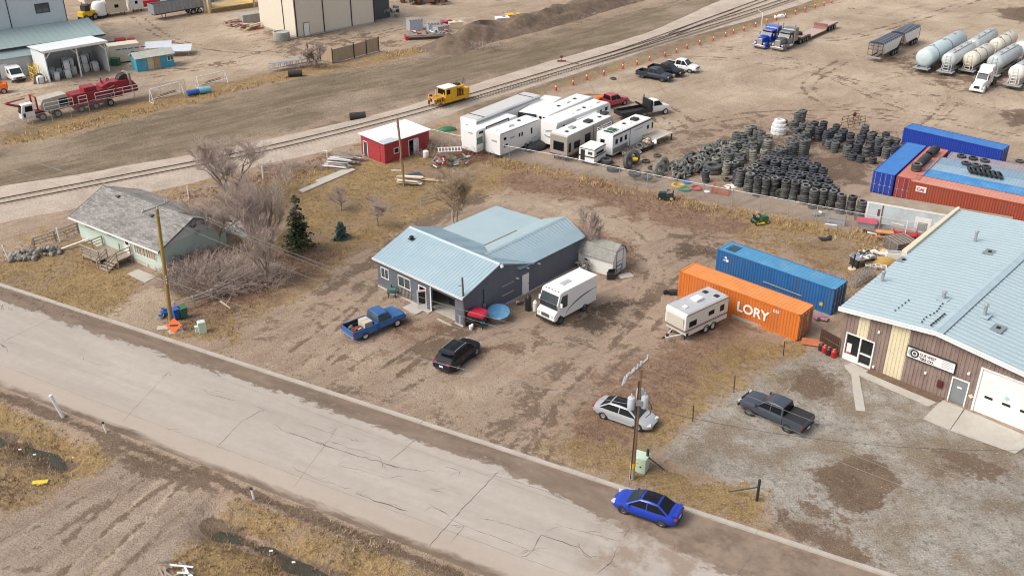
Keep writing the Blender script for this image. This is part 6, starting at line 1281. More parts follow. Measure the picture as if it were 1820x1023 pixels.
def emit_tyres():
    # the camera's pick of tyres that show largest: whole front row, then tops, then the heap, nearest first
    cam_p = Vector((0,0,CH)); sc = []
    for i, s in enumerate(SPOTS):
        top = s[9] >= s[10]-1; d = (Vector(s[:3])-cam_p).length
        w_ = 3. if s[8] == L1 else (2.2 if s[9] == 99 else (2.0 if top else (1.2 if s[9] >= s[10]-2 else (.4 if s[8] != L2 else .1)))); sc.append((-w_/(d*d), i))
    sc.sort(); pick = set(i for _, i in sc[:300]); rest = {}
    for i, (x, y, z, rx, ry, r, w_, m, lab, k, n) in enumerate(SPOTS):
        if i in pick:
            o = obj("tyre", tyre_mesh(TR, TW, m), None, (x, y, z), (rx, ry, rnd.uniform(0,3))); o.scale = (r/TR, r/TR, w_/TW); tag(o, lab, "tyre", "tyres piled in the yard")
        else: rest.setdefault(m, []).append((x, y, z, rx, ry, r, w_))
    mb = MB()
    for m, lst in rest.items():
        base = MB(); base.lathe([(.56,-.5),(.84,-.49),(.95,-.38),(1,-.2),(1,.2),(.95,.38),(.84,.49),(.56,.5),(.6,0)], m, 16, closed=True)
        for x, y, z, rx, ry, r, w_ in lst:
            M = Matrix.Translation((x,y,z)) @ Matrix.Rotation(rx,4,'X') @ Matrix.Rotation(ry,4,'Y') @ Matrix.Diagonal((r,r,w_,1)); mb.raw([M @ Vector(v) for v in base.v], base.f, m)
    o = mb.build("stacked_tyres", smooth=40, fix=False); tag(o, "lower and hidden tyres of the dense stacks in the tyre yard", "tyres", kind='stuff')
emit_tyres()
# the white painted stack, painted tyres by the fence, tractor tyres
def ring_tyre(name, label, px, r, w_, m, z=0., rx=0., ry=0., rz=0., group=None, hole=.5):
    p = P(*px); b = MB(); b.lathe([(r*hole,-w_*.5),(r*.86,-w_*.5),(r*.97,-w_*.38),(r,-w_*.15),(r,w_*.15),(r*.97,w_*.38),(r*.86,w_*.5),(r*hole,w_*.5),(r*(hole+.1),0)], m, 24, closed=True)
    if r > .7:
        for i in range(22): a = i*math.pi/11; b.rb((math.cos(a)*r*.985,math.sin(a)*r*.985,0),(.06,.1,w_*.8),m,a,0,.35 if i % 2 else -.35)
    o = b.build(name, smooth=40); o.location = (p.x, p.y, z+w_/2 if not (rx or ry) else z+r); o.rotation_euler = (rx, ry, rz); return tag(o, label, "tyre", group)
for k, (r, lab) in enumerate([(1.0,"white painted tyre at the bottom of the white stack"),(1.02,"white painted tyre second from the bottom of the white stack"),(.9,"white painted tyre second from the top of the white stack"),(.72,"white painted tyre on top of the white stack")]): ring_tyre("tyre", lab, (1383,238), r, .52, M_tW, k*.5, group="white painted tyres")
for lab, px, r, m in [("yellow painted tyre ring lying by the fence",(1205,331),.78,mat("yellow_tyre",(.66,.42,.03),.6)),("blue painted tyre lying between fence and yellow ring",(1220,325),.5,mat("blue_tyre",(.03,.16,.42),.6)),("green painted tyre ring lying by the fence",(1217,337),.72,mat("green_tyre",(.05,.26,.14),.6)),("red painted tyre ring lying by the fence",(1237,336),.7,mat("red_tyre",(.5,.05,.05),.6))]: ring_tyre("tyre", lab, px, r, .26, m, 0, group="painted tyres by the fence", hole=.72)
for lab, px, r, w_, z, rx, rz in [("big tractor tyre lying flat in front of the heap",(1265,306),1.15,.5,0,0,0),("second big tractor tyre stacked on the flat one",(1265,306),1.1,.45,.5,0,0),("large lugged tractor tyre standing near the truck camper",(1115,300),.95,.55,0,R(80),R(60)),("large tractor tyre with yellow rim behind the lugged one",(1125,291),.9,.5,0,R(70),R(30)),("grey tractor tyre lying near the horse trailer",(1078,290),.75,.6,0,0,0),("dark tractor tyre lying left of the lugged one",(1090,303),.8,.5,0,0,0),("tyre standing upright against the front row of stacks",(1386,353),.62,.3,0,R(85),R(-35)),("curved dusty tyre row end leaning by the fence",(1170,313),.9,.6,0,R(75),R(40)),("big dusty tyre leaning beside the curved row",(1178,303),.85,.6,0,R(75),R(40)),("worn big tyre at the heap's lower edge",(1150,322),.7,.4,0,R(20),0),("wide old tyre lying left of the painted rings",(1128,318),.75,.4,0,R(12),0)]: ring_tyre("tyre", lab, px, r, w_, M_tA if "dusty" not in lab else M_tC, z, rx, 0, rz)
MB_y = tag(MB().lathe([(.0,-.1),(.5,-.1),(.55,.1),(.0,.1)], M_yel, 16).build("yellow_hub", loc=P(1126,283,.8)), "yellow wheel rim lying on the tractor tyre", "wheel rim")
for i, (px, lab) in enumerate([((1142,268),"small tyre lying right of the low work table"),((1158,300),"tyre lying on open dirt below the low table"),((1168,278),"tyre lying at the foot of the high work table"),((1148,288),"tyre lying on the dirt track by the tables"),((1090,141),"lone tyre lying near the black pickups"),((1812,393-105),"tyre lying behind the pale blue container roofs")]): ring_tyre("tyre", lab, px, .5, .27, M_tA)
def on_roof(c, x, y, n, lab, dx=.33, lean=1.05, H=2.59):
    for k in range(n):
        q = c.location+Vector((math.cos(c.rotation_euler.z)*(x+k*dx)-math.sin(c.rotation_euler.z)*y, math.sin(c.rotation_euler.z)*(x+k*dx)+math.cos(c.rotation_euler.z)*y, H+(.14 if lean < .2 else .42)))
        o = obj("tyre", tyre_mesh(TR, TW, M_tB), None, q, (0, lean, c.rotation_euler.z)); tag(o, lab, "tyre", "tyres lying on the container roofs")
for k in range(3):
    q = u.location+Vector((math.cos(u.rotation_euler.z)*3.0-math.sin(u.rotation_euler.z)*1.2, math.sin(u.rotation_euler.z)*3.0+math.cos(u.rotation_euler.z)*1.2, 2.74+k*.28)); tag(obj("tyre", tyre_mesh(TR*1.15, TW, M_tA), None, q), "large tyre stacked flat on the dark red container's near end", "tyre", "tyres lying on the container roofs")
on_roof(u, 4.2, 1.2, 7, "tyre leaning in the row along the dark red container's roof", .5, 1.0); on_roof(u, 8.4, 1.2, 6, "tyre at the far end of the dark red container's roof", .42, 1.1)
on_roof(row[1], 4.6, 1.3, 7, "tyre in the slanting row on the pale blue container roof", .52, .75); on_roof(row[2], 3.2, 1.5, 3, "tyre lying on the dull blue container roof", 1.1, .05); on_roof(row[3], 1.4, 1.2, 3, "tyre lying on a white sheet on the grey mauve roof", 1.3, .05); on_roof(row[1], 11.0, 1.0, 2, "tyre near the right end of the pale blue container roof", 1.0, .1)
# ---------------------------------------------------------------- work tables, crates, junk in the tyre yard
def table(name, label, px, sx, sy, h, rz, top):
    t = thing(name, label, "work table", P(*px), rz); MB().b(-sx/2,sx/2,-sy/2,sy/2,h,h+.08,top).build("table_top", t)
    for x in (-sx/2+.15,sx/2-.15):
        for y in (-sy/2+.15,sy/2-.15): MB().b(x-.06,x+.06,y-.06,y+.06,0,h,M_dsteel).build("leg", t)
    return t
tb = table("low_table", "low table covered with scrap rims beside the horse trailer", (1128,269), 5.2, 2.2, .55, R(47), M_woodd); table("high_table", "tall pale plywood table near the tyre heap", (1166,252), 4.4, 2.2, .9, R(47), mat("pale_plywood",(.50,.45,.37),.85,var=.15))
for i in range(12):
    p = P(1112+rnd.uniform(-6,28), 271+rnd.uniform(-13,8), .64); tag(obj("scrap_hub", cached('scrap', lambda: MB().lathe([(.12,-.08),(.24,-.1),(.27,.1),(.12,.08)], M_woodd, 12, closed=True).mesh("scrap_rim", 40)), None, (p.x,p.y,.74), (rnd.uniform(-.3,.3),rnd.uniform(-.3,.3),0)), "small scrap wheel rim strewn on the low table", "wheel rim", "rims strewn on the low table")
p = P(1136,262,.63); tag(obj("tyre", tyre_mesh(TR, TW, M_tA), None, (p.x,p.y,.80), (.5,.2,0)), "tyre leaning on the low scrap table", "tyre")
MBt = MB()
for i in range(9): MBt.rb((rnd.uniform(-1,1),rnd.uniform(-.8,.8),.2+rnd.random()*.3),(rnd.uniform(.3,1),.3,.15),rnd.choice([M_cream,M_white,M_woodd,M_woodn]),rnd.uniform(0,3),rnd.uniform(-.3,.3))
tag(MBt.build("table_scrap", loc=P(1155,254,.9)), "pale scrap parts piled at the left end of the tall table", "scrap")
def crate(label, px, s, m, rz):
    t = thing("metal_crate", label, "crate", P(*px), rz); a = s/2; f = MB()
    for x in (-a,a):
        for y in (-a*.6,a*.6): f.tube((x,y,0),(x,y,.8),.05,m,n=5)
    for z in (.05,.4,.8):
        f.tube((-a,-a*.6,z),(a,-a*.6,z),.04,m,n=5).tube((-a,a*.6,z),(a,a*.6,z),.04,m,n=5).tube((-a,-a*.6,z),(-a,a*.6,z),.04,m,n=5).tube((a,-a*.6,z),(a,a*.6,z),.04,m,n=5)
    f.build("frame", t); MB().b(-a,a,-a*.6,a*.6,.02,.06,m).b(-a,-a+.4,-a*.6,-a*.58,.1,.7,m).build("floor", t)
crate("rusty orange crate frame by the fence near painted tyres", (1281,343), 1.9, mat("rust_orange",(.36,.10,.035),.8,var=.3), R(-25))
tag(MB().b(-.9,.9,-.6,.6,.0,.05,M_white).build("white_board", loc=P(1302,331), rz=R(20)), "white board lying between the leaning stacks and fence row", "board"); tag(MB().lathe([(0,0),(.35,0),(.38,.08),(0,.1)],M_white,14).build("tub_cover", loc=P(1256,341)), "round white lid lying on the ground near the red tyre ring", "lid")
def tarp(label, px, m, r, rz, name="tarp_bundle"):
    b = MB(); n = 12; rings = []
    for i in range(7):
        u = i/6-.5; a = [(u*r*2, math.cos(k*math.pi/6)*r*.55*(1-u*u*2), max(0,math.sin(k*math.pi/6))*r*.5*(1-u*u*2)+.02*rnd.random()) for k in range(12)]; rings.append(a)
    b.loft(rings, m); return tag(b.build(name, loc=P(*px), rz=rz, smooth=60), label, "tarp")
tarp("cyan blue tarp bundle beside the white travel trailer", (938,258), mat("cyan_tarp",(.05,.42,.52),.5), 1.6, R(40)); tarp("black tarp bundle behind the fence beside the cyan tarp", (955,264), mat("black_tarp",(.02,.022,.025),.5), 1.9, R(45)); tarp("dark green junk heap near the red shed by the track", (795,232), M_green, 1.2, R(15), "junk_tarp")
t = thing("scaffold", "rusty scaffold frame standing in the tyre yard behind stacks", "scaffold", P(1516,222), R(30)); m = MB()
for x in (-1.6,-.5,.6,1.6):
    for y in (-.6,.6): m.tube((x,y,0),(x,y,1.2),.04,M_rust,n=5)
for z in (.4,.8,1.2):
    for y in (-.6,.6): m.tube((-1.6,y,z),(1.6,y,z),.04,M_rust,n=5)
m.build("frame", t); MB().lathe([(.28,-.1),(.34,0),(.28,.1)],M_rust,12,(0,0,1.5),'y').build("wheel", t)

# ---------------------------------------------------------------- chain link fences
def link_mat():
    m = bpy.data.materials.new("chain_link"); m.use_nodes = True; g = NG(m); b = m.node_tree.nodes["Principled BSDF"]; b.inputs["Base Color"].default_value = (.42,.43,.44,1); b.inputs["Roughness"].default_value = .5; b.inputs["Metallic"].default_value = .5
    co = g.n("ShaderNodeTexCoord").outputs["UV"]; outs = []
    for s in (1,-1):
        sp = g.n("ShaderNodeSeparateXYZ"); g.L(co, sp.inputs[0]); v = g.math('ADD', sp.outputs[0], g.math('MULTIPLY', sp.outputs[1], float(s))); fr = g.math('FRACT', g.math('MULTIPLY', v, 9.)); outs.append(g.math('LESS_THAN', fr, .11))
    mx = g.n("ShaderNodeMixShader"); tr = g.n("ShaderNodeBsdfTransparent"); g.L(g.math('MAXIMUM', outs[0], outs[1]), mx.inputs[0]); g.L(tr.outputs[0], mx.inputs[1]); g.L(b.outputs[0], mx.inputs[2]); g.L(mx.outputs[0], m.node_tree.nodes["Material Output"].inputs[0]); return m
M_link = link_mat(); M_post = mat("fence_post_steel", (.50,.51,.52), .45, .5, var=.1)
def chain_fence(name, label, pts, h, step=3.2, rail=True, mesh=True, top=None):
    """pts on the ground; posts, top rail and mesh panels are parts"""
    o = Vector(pts[0]); t = thing(name, label, "fence", o); rl = MB(); mm = MB(); uv = []; acc = 0
    for a, b in zip(pts, pts[1:]):
        a, b = Vector(a)-o, Vector(b)-o; L = (b-a).length; n = max(1, round(L/step)); up = Vector((0,0,h))
        for i in range(n+(1 if b+o == Vector(pts[-1]) else 0)):
            q = a.lerp(b, i/n); obj("post", cached(('post', h), lambda: MB().tube((0,0,0),(0,0,h+.08),.04,M_post,n=6).mesh("post")), t, q)
        if rail: rl.tube(a+up, b+up, .028, M_post, n=5)
        k = len(mm.v); mm.raw([a+Vector((0,0,.03)), b+Vector((0,0,.03)), b+up, a+up], [(0,1,2,3)], M_link); uv += [(acc,0),(acc+L,0),(acc+L,h),(acc,h)]; acc += L
    if rail: rl.build("top_rail", t)
    if mesh:
        me = mm.mesh("chain_mesh", fix=False); l = me.uv_layers.new(name="UVMap"); l.data.foreach_set("uv", np.array(uv, np.float32).ravel()); obj("chain_mesh", me, t)
    return t
chain_fence("chain_link_fence", "long chain-link fence with top rail between tyre yard and dry grass", [P(x, y) for x, y in [(752,250),(800,262),(905,285),(1000,303),(1100,325),(1200,345),(1300,365),(1400,384),(1500,403),(1560,414),(1640,428)]], 1.85)
chain_fence("chain_link_fence", "chain-link fence running along the red rig truck's strip of yellow grass", [P(x, y) for x, y in [(-40,262),(60,226),(160,200),(240,176),(330,160)]], 1.6)
chain_fence("chain_link_fence", "short chain-link fence beside the railway behind the red shed", [P(x, y) for x, y in [(700,243),(752,250)]], 1.7)

# ---------------------------------------------------------------- poles and wires
M_pole = mat("creosote_pole", (.30,.185,.10), .85, var=.25, scale=1.5, bump=.2, streak=(2,2,.2)); M_poley = mat("yellowish_pole", (.30,.20,.055), .85, var=.3, scale=1.2, dirt=(.5,(.16,.13,.05)), streak=(2,2,.3)); M_ins = mat("insulator_white", (.48,.50,.52), .3); M_arm = mat("grey_crossarm", (.34,.32,.285), .75, var=.15)
POLE_TOP = Vector((.5,.25,11.1))
def pole_left():
    t = thing("utility_pole", "mossy yellow wooden utility pole with white crossarm by the driveway", "utility pole", P(305,580)); top = POLE_TOP
    MB().tube((0,0,-.2),top,.19,M_poley,.13,12).build("pole", t, smooth=40); c = top+Vector((-.16,.2,.1)); a = MB(); d = Vector((.62,.78,.04)).normalized(); a.tube(c-d*1.35,c+d*1.35,.085,M_arm,n=6); arm = a.build("crossarm", t)
    for k in (-1.15,.9,1.15): q = c+d*k; MB().tube(q,q+Vector((0,0,.28)),.05,M_ins,n=8).build("insulator", arm)
    MB().tube(top,top+Vector((0,0,.3)),.06,M_ins,n=8).build("pole_pin", t)
    for z in (4.9,4.6,4.3): MB().tube(top*(z/top.z)+Vector((.12,-.2,0)),top*(z/top.z)+Vector((.12,-.2,.16)),.06,M_ins,n=8).build("side_insulator", t)
    return P(305,580), [P(305,580)+c+d*k+Vector((0,0,.28)) for k in (-1.15,.9,1.15)]+[P(305,580)+top+Vector((0,0,.3))]
def pole_right():
    b = P(1123,850); t = thing("utility_pole", "wooden utility pole carrying three grey transformers near the kerb", "utility pole", b); top = Vector((.12,.15,8.9))
    MB().tube((0,0,-.2),top,.17,M_pole,.11,12).build("pole", t, smooth=40); MB().tube((-.13,-.15,.1),top*.9+Vector((-.1,-.12,0)),.035,M_dsteel,n=6).build("conduit", t); MB().tube((0,0,.95),(.02,.02,1.35),.185,M_yel,n=12).build("marker_band", t); MB().tube((0,0,.02),(.0,.0,.9),.182,mat("worn_pole_foot",(.42,.36,.29),.9),n=12).build("worn_foot", t)
    c = Vector((-.12,.1,8.95)); d = Vector((.62,.75,.12)).normalized(); arm = MB().rb(c,(.13,2.6,.16),M_arm,math.atan2(-d.x,d.y),0,.1).build("crossarm", t)
    for k in (-1.2,-1.0,-.4,.0,.4,1.2): q = c+d*k; MB().tube(q,q+Vector((0,0,.3)),.06,M_ins,n=8).build("insulator", arm)
    for k in (-1.2,-.95,-.3): q = c+d*k; MB().tube(q+Vector((-.15,0,.1)),q+Vector((-.3,-.05,-.55)),.055,M_ins,n=8).build("cutout_fuse", arm)
    for x, y, z in ((-.42,-.1,6.35),(.2,.38,6.7),(.48,.02,6.4)):
        m = MB(); m.lathe([(.0,-.48),(.22,-.46),(.25,-.4),(.25,.4),(.22,.46),(0,.5)],mat("transformer_grey",(.55,.60,.63),.4,.2,var=.08),16,(x,y,z)); tr = m.build("transformer", t, smooth=40); MB().tube((x,y,z+.48),(x,y,z+.75),.05,M_ins,n=8).build("bushing", tr)
    MB().rb((.1,-.12,6.4),(.4,.25,.35),M_steel).build("bracket", t); MB().path([Vector((.7,0,6.5)),Vector((.95,-.1,6.1)),Vector((.9,-.1,5.5)),Vector((.6,-.1,5.2))],.025,M_trim).build("loop_cable", t)
    return [b+c+d*k+Vector((0,0,.3)) for k in (-1.2,0,1.2)]+[b+Vector((.1,.1,6.0))]
pl, A4 = pole_left(); B4 = pole_right()
t = thing("utility_pole", "bent old wooden pole standing in front of the red shed", "utility pole", P(718,331)); MB().path([Vector(q) for q in [(0,0,-.2),(-.02,.0,2.5),(-.22,.05,3.2),(-.1,0,4.2),(-.35,0,8.3)]],.13,M_pole,10).build("pole", t, smooth=60); MB().tube((-.3,-.1,7.4),(-.5,-.2,7.4),.05,M_steel).build("bracket", t)
t = thing("service_pole", "slim dark service pole standing at the repair shop's front corner", "utility pole", P(826,580)); MB().tube((0,0,-.1),(-.1,-.1,4.9),.11,mat("dark_pole",(.12,.10,.09),.9,var=.3),.08,8).build("pole", t); MB().tube((-.1,-.1,4.1),(-.45,0,4.05),.03,M_dsteel).build("bracket", t)
M_wire = mat("overhead_wire", (.27,.255,.24), .6, .2); M_wired = mat("dark_wire", (.06,.055,.05), .7)
def wire(a, b, sag, label, r=.013, m=None, g="overhead wires"):
    a, b = Vector(a), Vector(b); mb = MB(); pts = [a.lerp(b, k/20)-Vector((0,0,4*sag*(k/20)*(1-k/20))) for k in range(21)]; o = Vector(pts[0]); mb.path([p-o for p in pts], r, m or M_wire, 4); return tag(mb.build("overhead_wire", loc=o), label, "wire", g)
for i, k in enumerate((0,1,2)):
    wire(A4[i], B4[i], 1.1+.15*i, ["front wire strung between the two roadside poles","middle wire strung between the two roadside poles","rear wire strung between the two roadside poles"][i]); q = B4[i]+(B4[i]-A4[i])*1.2+Vector((0,0,-.2)); wire(B4[i], q, 1.3, "wire running right from the transformer pole over the gravel lot"); q = A4[i]+(A4[i]-B4[i])*1.0+Vector((-2,2,.4)); wire(A4[i], q, 1.0, "wire running left from the mossy pole over the house")
wire(pl+Vector((.2,.1,4.6)), B4[3], 1.0, "low thick cable between the mossy pole and transformer pole", .018); wire(B4[3], P(1830,800,5.0), 1.0, "dark service cable from the transformer pole to the tyre shop", .014, M_wired); wire(B4[3], P(1000,572,2.8)+Vector((-9.5,2,.5)), .7, "thin dark cable from the transformer pole to the repair shop", .01, M_wired); wire(pl+Vector((.4,.2,8.8)), P(718,331)+Vector((-.3,0,7.8)), 1.2, "thin wire from the mossy pole to the bent shed pole", .01)
# ---------------------------------------------------------------- industrial yard, upper left
M_gwall = mat("pale_grey_cladding", (.50,.55,.57), .55, var=.04, dirt=(.25,(.42,.45,.45)), dscale=.3); M_groof = mat("grey_green_roof", (.28,.36,.36), .5, var=.07, scale=.3); M_wcorr = mat("white_sheeting", (.70,.74,.75), .5, var=.05, dirt=(.2,(.55,.58,.58)))
def quadwall(mb, a, b, z0, z1, th, m):
    d = (b-a).normalized(); n = Vector((-d.y, d.x, 0))*th; mb.raw([(a.x,a.y,z0),(b.x,b.y,z0),(b.x+n.x,b.y+n.y,z0),(a.x+n.x,a.y+n.y,z0),(a.x,a.y,z1),(b.x,b.y,z1),(b.x+n.x,b.y+n.y,z1),(a.x+n.x,a.y+n.y,z1)], [(0,3,2,1),(4,5,6,7),(0,1,5,4),(1,2,6,5),(2,3,7,6),(3,0,4,7)], m)
def grey_building():
    # lean-to eave line in front, tall hall behind it
    e0, e1 = P(-40,94,4.3), P(182,61,4.3); h0 = heading(e0, e1); t = thing("warehouse", "pale grey warehouse with lean-to roof at the upper left corner", "building", (e0.x, e0.y, 0), h0); L = (e1-e0).length; dp = 7.2
    MB().b(0,L,0,.2,0,4.25,M_gwall).b(L-.2,L,.2,dp,0,4.3,M_gwall).build("lean_to_wall", t)
    r = MB(); r.slab([(-.3,-.5,4.28),(L+.3,-.5,4.28),(L+.3,dp,5.6),(-.3,dp,5.6)], .1, M_groof); r.ribs((-.3,-.5,4.39),(L+.3,-.5,4.39),(-.3,dp,5.71),(L+.3,dp,5.71),.9,.06,.04,M_groof); r.b(-.3,L+.3,-.58,-.5,4.15,4.4,M_trim); r.build("lean_to_roof", t)
    X1 = L-3.2; MB().b(-12,X1,dp,dp+22,0,15,M_gwall).build("hall_wall", t); MB().b(X1,X1+.12,dp-.05,dp+.1,5.4,15,M_dark).b(X1*.45,X1*.45+.12,dp-.08,dp-.005,5.5,15,M_dark).b(-12,X1+.1,dp-.06,dp-.003,11.5,11.65,M_dark).build("downpipe", t)
    window(t, (X1*.03,dp,7.6), (1,0,0), 2.0, 1.3, (0,-1,0), frame=M_trim, glass=M_glassl, fw=.12); window(t, (X1*.72,dp,7.6), (1,0,0), 2.0, 1.3, (0,-1,0), frame=M_trim, glass=M_glassl, fw=.12)
    w2 = P(-20,122); MB().b(-4,L*.5,-1.4,-.02,0,3.1,mat("grey_ribbed_wall",(.42,.44,.45),.6,var=.1,streak=(6,6,.2))).build("low_annex", t); MB().slab([(-4,-1.7,3.05),(L*.5+.3,-1.7,3.05),(L*.5+.3,.0,4.1),(-4,.0,4.1)], .12, M_groof).build("annex_roof", t)
    for x in (2.2,): MB().b(x,x+1.2,-1.45,-1.41,0,2.3,M_white).b(x-.1,x,-1.46,-1.41,0,2.4,M_trim).build("annex_door", t)
grey_building()
def shelter():
    a, b = P(89,147), P(196,127); h = heading(a, b); t = thing("open_shelter", "white open fronted shelter full of bulk bags", "shelter", a, h); L = (b-a).length; D = 6.2; H0, H1 = 4.9, 4.4
    MB().b(0,.15,0,D,0,H1,M_wcorr).build("side_wall", t); MB().b(L-.15,L,0,D,0,H1,M_wcorr).build("side_wall", t); MB().b(.15,L-.15,D-.15,D,0,H1,M_wcorr).build("back_wall", t)
    MB().slab([(-.3,-.4,H0),(L+.3,-.4,H0),(L+.3,D+.3,H1),(-.3,D+.3,H1)], .12, M_wcorr).b(-.3,L+.3,-.5,-.4,H0-.25,H0+.12,M_white).build("roof", t)
    for x in (L*.52,): MB().b(x-.1,x+.1,0,.2,0,H0-.1,M_white).tube((x,.1,H0-1.2),(x-1.2,.1,H0-.1),.07,M_white).build("post", t)
    m = MB(); m.tube((.1,.1,3.6),(1.3,.1,H0-.1),.08,M_white).tube((L-.1,.1,3.6),(L-1.3,.1,H0-.1),.08,M_white); m.build("knee_brace", t)
    bag = mat("bulk_bag", (.60,.62,.62), .8, var=.15, dirt=(.45,(.40,.36,.30)), rand=.12)
    def bm():
        q = MB(); rings = []
        for z, s in ((0,.46),(.1,.5),(.5,.54),(.9,.5),(1.02,.34),(1.12,.12)): rings.append([(s*math.copysign(abs(math.cos(a))**.6, math.cos(a)), s*math.copysign(abs(math.sin(a))**.6, math.sin(a)), z) for a in [i*math.pi/6 for i in range(12)]])
        q.loft(rings, bag)
        for sx in (-.42,.42): q.b(sx-.05,sx+.05,-.5,-.47,.05,1.0,M_trim)
        return q.mesh("bulk_bag", 50)
    Mx = Matrix.Translation(a) @ Matrix.Rotation(h,4,'Z'); n = 0
    for i, (x, y, z, s, lab) in enumerate([(1.4,.9,0,1.15,"left front"),(3.3,1.0,0,1.3,"middle front"),(3.4,1.1,1.35,1.25,"middle stacked"),(1.2,2.4,0,1.2,0),(2.6,2.6,0,1.2,0),(4.6,2.4,0,1.25,0),(4.4,2.5,1.3,1.2,0),(6.6,2.6,0,1.35,0),(6.7,2.6,1.45,1.2,0),(8.0,2.2,0,1.4,"right"),(2.0,4.0,0,1.2,0),(4.0,4.1,1.2,1.2,0),(4.1,4.1,0,1.2,0),(7.4,4.2,0,1.3,0),(7.5,4.2,1.35,1.2,0),(-1.2,.6,0,1.1,"out")]):
        o = obj("bulk_bag", cached('bag', bm), None, Mx @ Vector((x, y, z)), (rnd.uniform(-.08,.08), rnd.uniform(-.08,.08), h+rnd.uniform(-.3,.3))); o.scale = (s,s,s)
        tag(o, {"left front":"white bulk bag standing alone at the shelter's left front","middle front":"lower white bulk bag at the shelter's middle front","middle stacked":"white bulk bag stacked on another at the shelter's middle front","right":"striped white bulk bag at the right inside the shelter","out":"white bulk bag outside the shelter beside the yellow frame"}.get(lab,"white bulk bag stacked deeper inside the open shelter"), "bulk bag", "bulk bags in the shelter")
    q = MB()
    for x in (-2.2,-1.4):
        for z in (.2,1.2,2.2): q.tube((x,.2,z),(x,2.4,z),.07,M_yel)
        for y in (.2,1.3,2.4): q.tube((x,y,0),(x,y,2.6),.07,M_yel)
    tag(q.build("yellow_scaffold", loc=a+Vector((-.3,1.2,0)), rz=h), "yellow steel frame standing against the shelter's left wall", "frame"); tag(MB().rb((0,0,.5),(1.6,.1,1.6),M_woodd,.2,.3).rb((.3,.2,.7),(1.4,.1,1.4),M_woodd,.5,.4).rb((.7,-.2,.8),(.1,.1,2.4),M_white,.2,.2).build("scrap_pile", loc=a+Vector((-1.6,-.2,0)), rz=h), "scrap boards and poles leaning by the shelter's left corner", "scrap")
shelter()
def simple_box(name, label, cat, a, b, W, H, z0, bm, roofm=None, extra=None, group=None):
    """a box standing between two ground points of its near edge, W deep"""
    A, B = P(*a), P(*b); t = thing(name, label, cat, A, heading(A, B), group); L = (B-A).length
    MB().b(0,L,0,W,z0,H,bm).build("body", t, bevel=.05); MB().b(-.05,L+.05,-.05,W+.05,H+.005,H+.08,roofm or bm).build("roof", t)
    if z0 > .2:
        for x in (.5,L-.6):
            for y in (.2,W-.3): MB().b(x,x+.12,y,y+.12,0,z0,M_dsteel).build("leg", t)
    if extra: extra(t, L, W, H)
    return t
M_beige = paint("beige_container_paint", (.62,.56,.44), .6, .1, dirt=(.3,(.5,.43,.33))); M_ink2 = mat("dark_blue_ink", (.05,.08,.16), .6)
def ex(t, L, W, H):
    for k in range(5): MB().b(1.+k*1.0,1.8+k*1.0,-.02,-.004,2.2,2.35,M_ink2).build("side_lettering", t)
    MB().lathe([(0,-.02),(.4,-.02),(.4,-.004),(0,-.004)],mat("logo_blue",(.05,.22,.42),.6),14,(3.6,0,1.4),'y').build("round_logo", t); MB().b(3.9,4.9,-.02,-.004,1.2,1.6,M_ink2).build("logo_text", t)
simple_box("storage_container", "beige site container with dark lettering right of the white shelter", "container", (199,115), (252,108), 2.5, 2.9, .2, M_beige, None, ex)
tag(MB().tube((-.8,0,.8),(.9,0,.9),.65,M_red,n=12).tube((1.2,.3,.7),(2.4,.3,.8),.6,M_red,n=12).rb((-.3,0,.1),(1.6,.8,.2),M_dsteel).build("red_tank", loc=P(215,82), rz=.2, smooth=40), "dark red tanks standing behind the beige site container", "tank"); tag(MB().b(-.7,.7,-.5,.5,0,1.1,M_green).b(-.75,.75,-.55,.55,1.1,1.2,M_green).build("green_bin", loc=P(206,116), bevel=.03), "small green bin in front of the beige site container", "bin"); tag(MB().b(-1.6,1.6,-.9,.9,0,.6,M_dsteel).rb((.3,0,.8),(1.8,.9,.4),M_ghost).build("engine_block", loc=P(200,82), rz=.2), "grey engine block on skids left of the red tanks", "engine")
M_turq = mat("peeling_turquoise", (.05,.33,.46), .75, var=.15, dirt=(.5,(.30,.24,.18)), dscale=1.2, streak=(1,1,.35))
def shack():
    A, B = P(245,128.5), P(311,117.5); t = thing("turquoise_shack", "peeling turquoise wooden shack with bare plywood doors", "shed", A, heading(A, B)); L = (B-A).length; W = 2.6
    MB().ext([(0,0),(W,0),(W,2.2),(W/2,2.75),(0,2.2)], 0, L, M_turq, 'x').build("wall", t); r = MB(); r.slab([(-.25,-.3,2.08),(L+.25,-.3,2.08),(L+.25,W/2,2.82),(-.25,W/2,2.82)], .07, mat("shack_roof",(.40,.41,.36),.9,var=.2)); r.slab([(L+.25,W+.3,2.08),(-.25,W+.3,2.08),(-.25,W/2,2.82),(L+.25,W/2,2.82)], .07, M_wroof); r.build("roof", t)
    for x in (1.8,2.9): MB().b(x,x+.95,-.05,-.003,.1,2.0,M_woodn if x < 2 else mat("plywood_brown",(.42,.27,.16),.8,var=.25,streak=(2,2,.3))).build("door", t)
    window(t, (5.1,0,1.1), (1,0,0), .9, .75, (0,-1,0))
shack()
def panel_rack(label, px, rz):
    t = thing("panel_rack", label, "rack", P(*px), rz); MB().slab([(-2.2,-1.6,.9),(2.2,-1.6,.9),(2.2,1.6,1.3),(-2.2,1.6,1.3)], .06, mat("pale_panel",(.66,.70,.73),.3,.2)).build("panel", t)
    for x in (-1.8,1.8):
        for y in (-1.3,1.3): MB().tube((x,y,0),(x,y,1.0 if y < 0 else 1.25),.05,M_steel).build("leg", t)
panel_rack("white sheet rack behind the turquoise shack, farther one", (283,91), .25); panel_rack("white sheet rack right of the turquoise shack, nearer one", (318,97), .2)
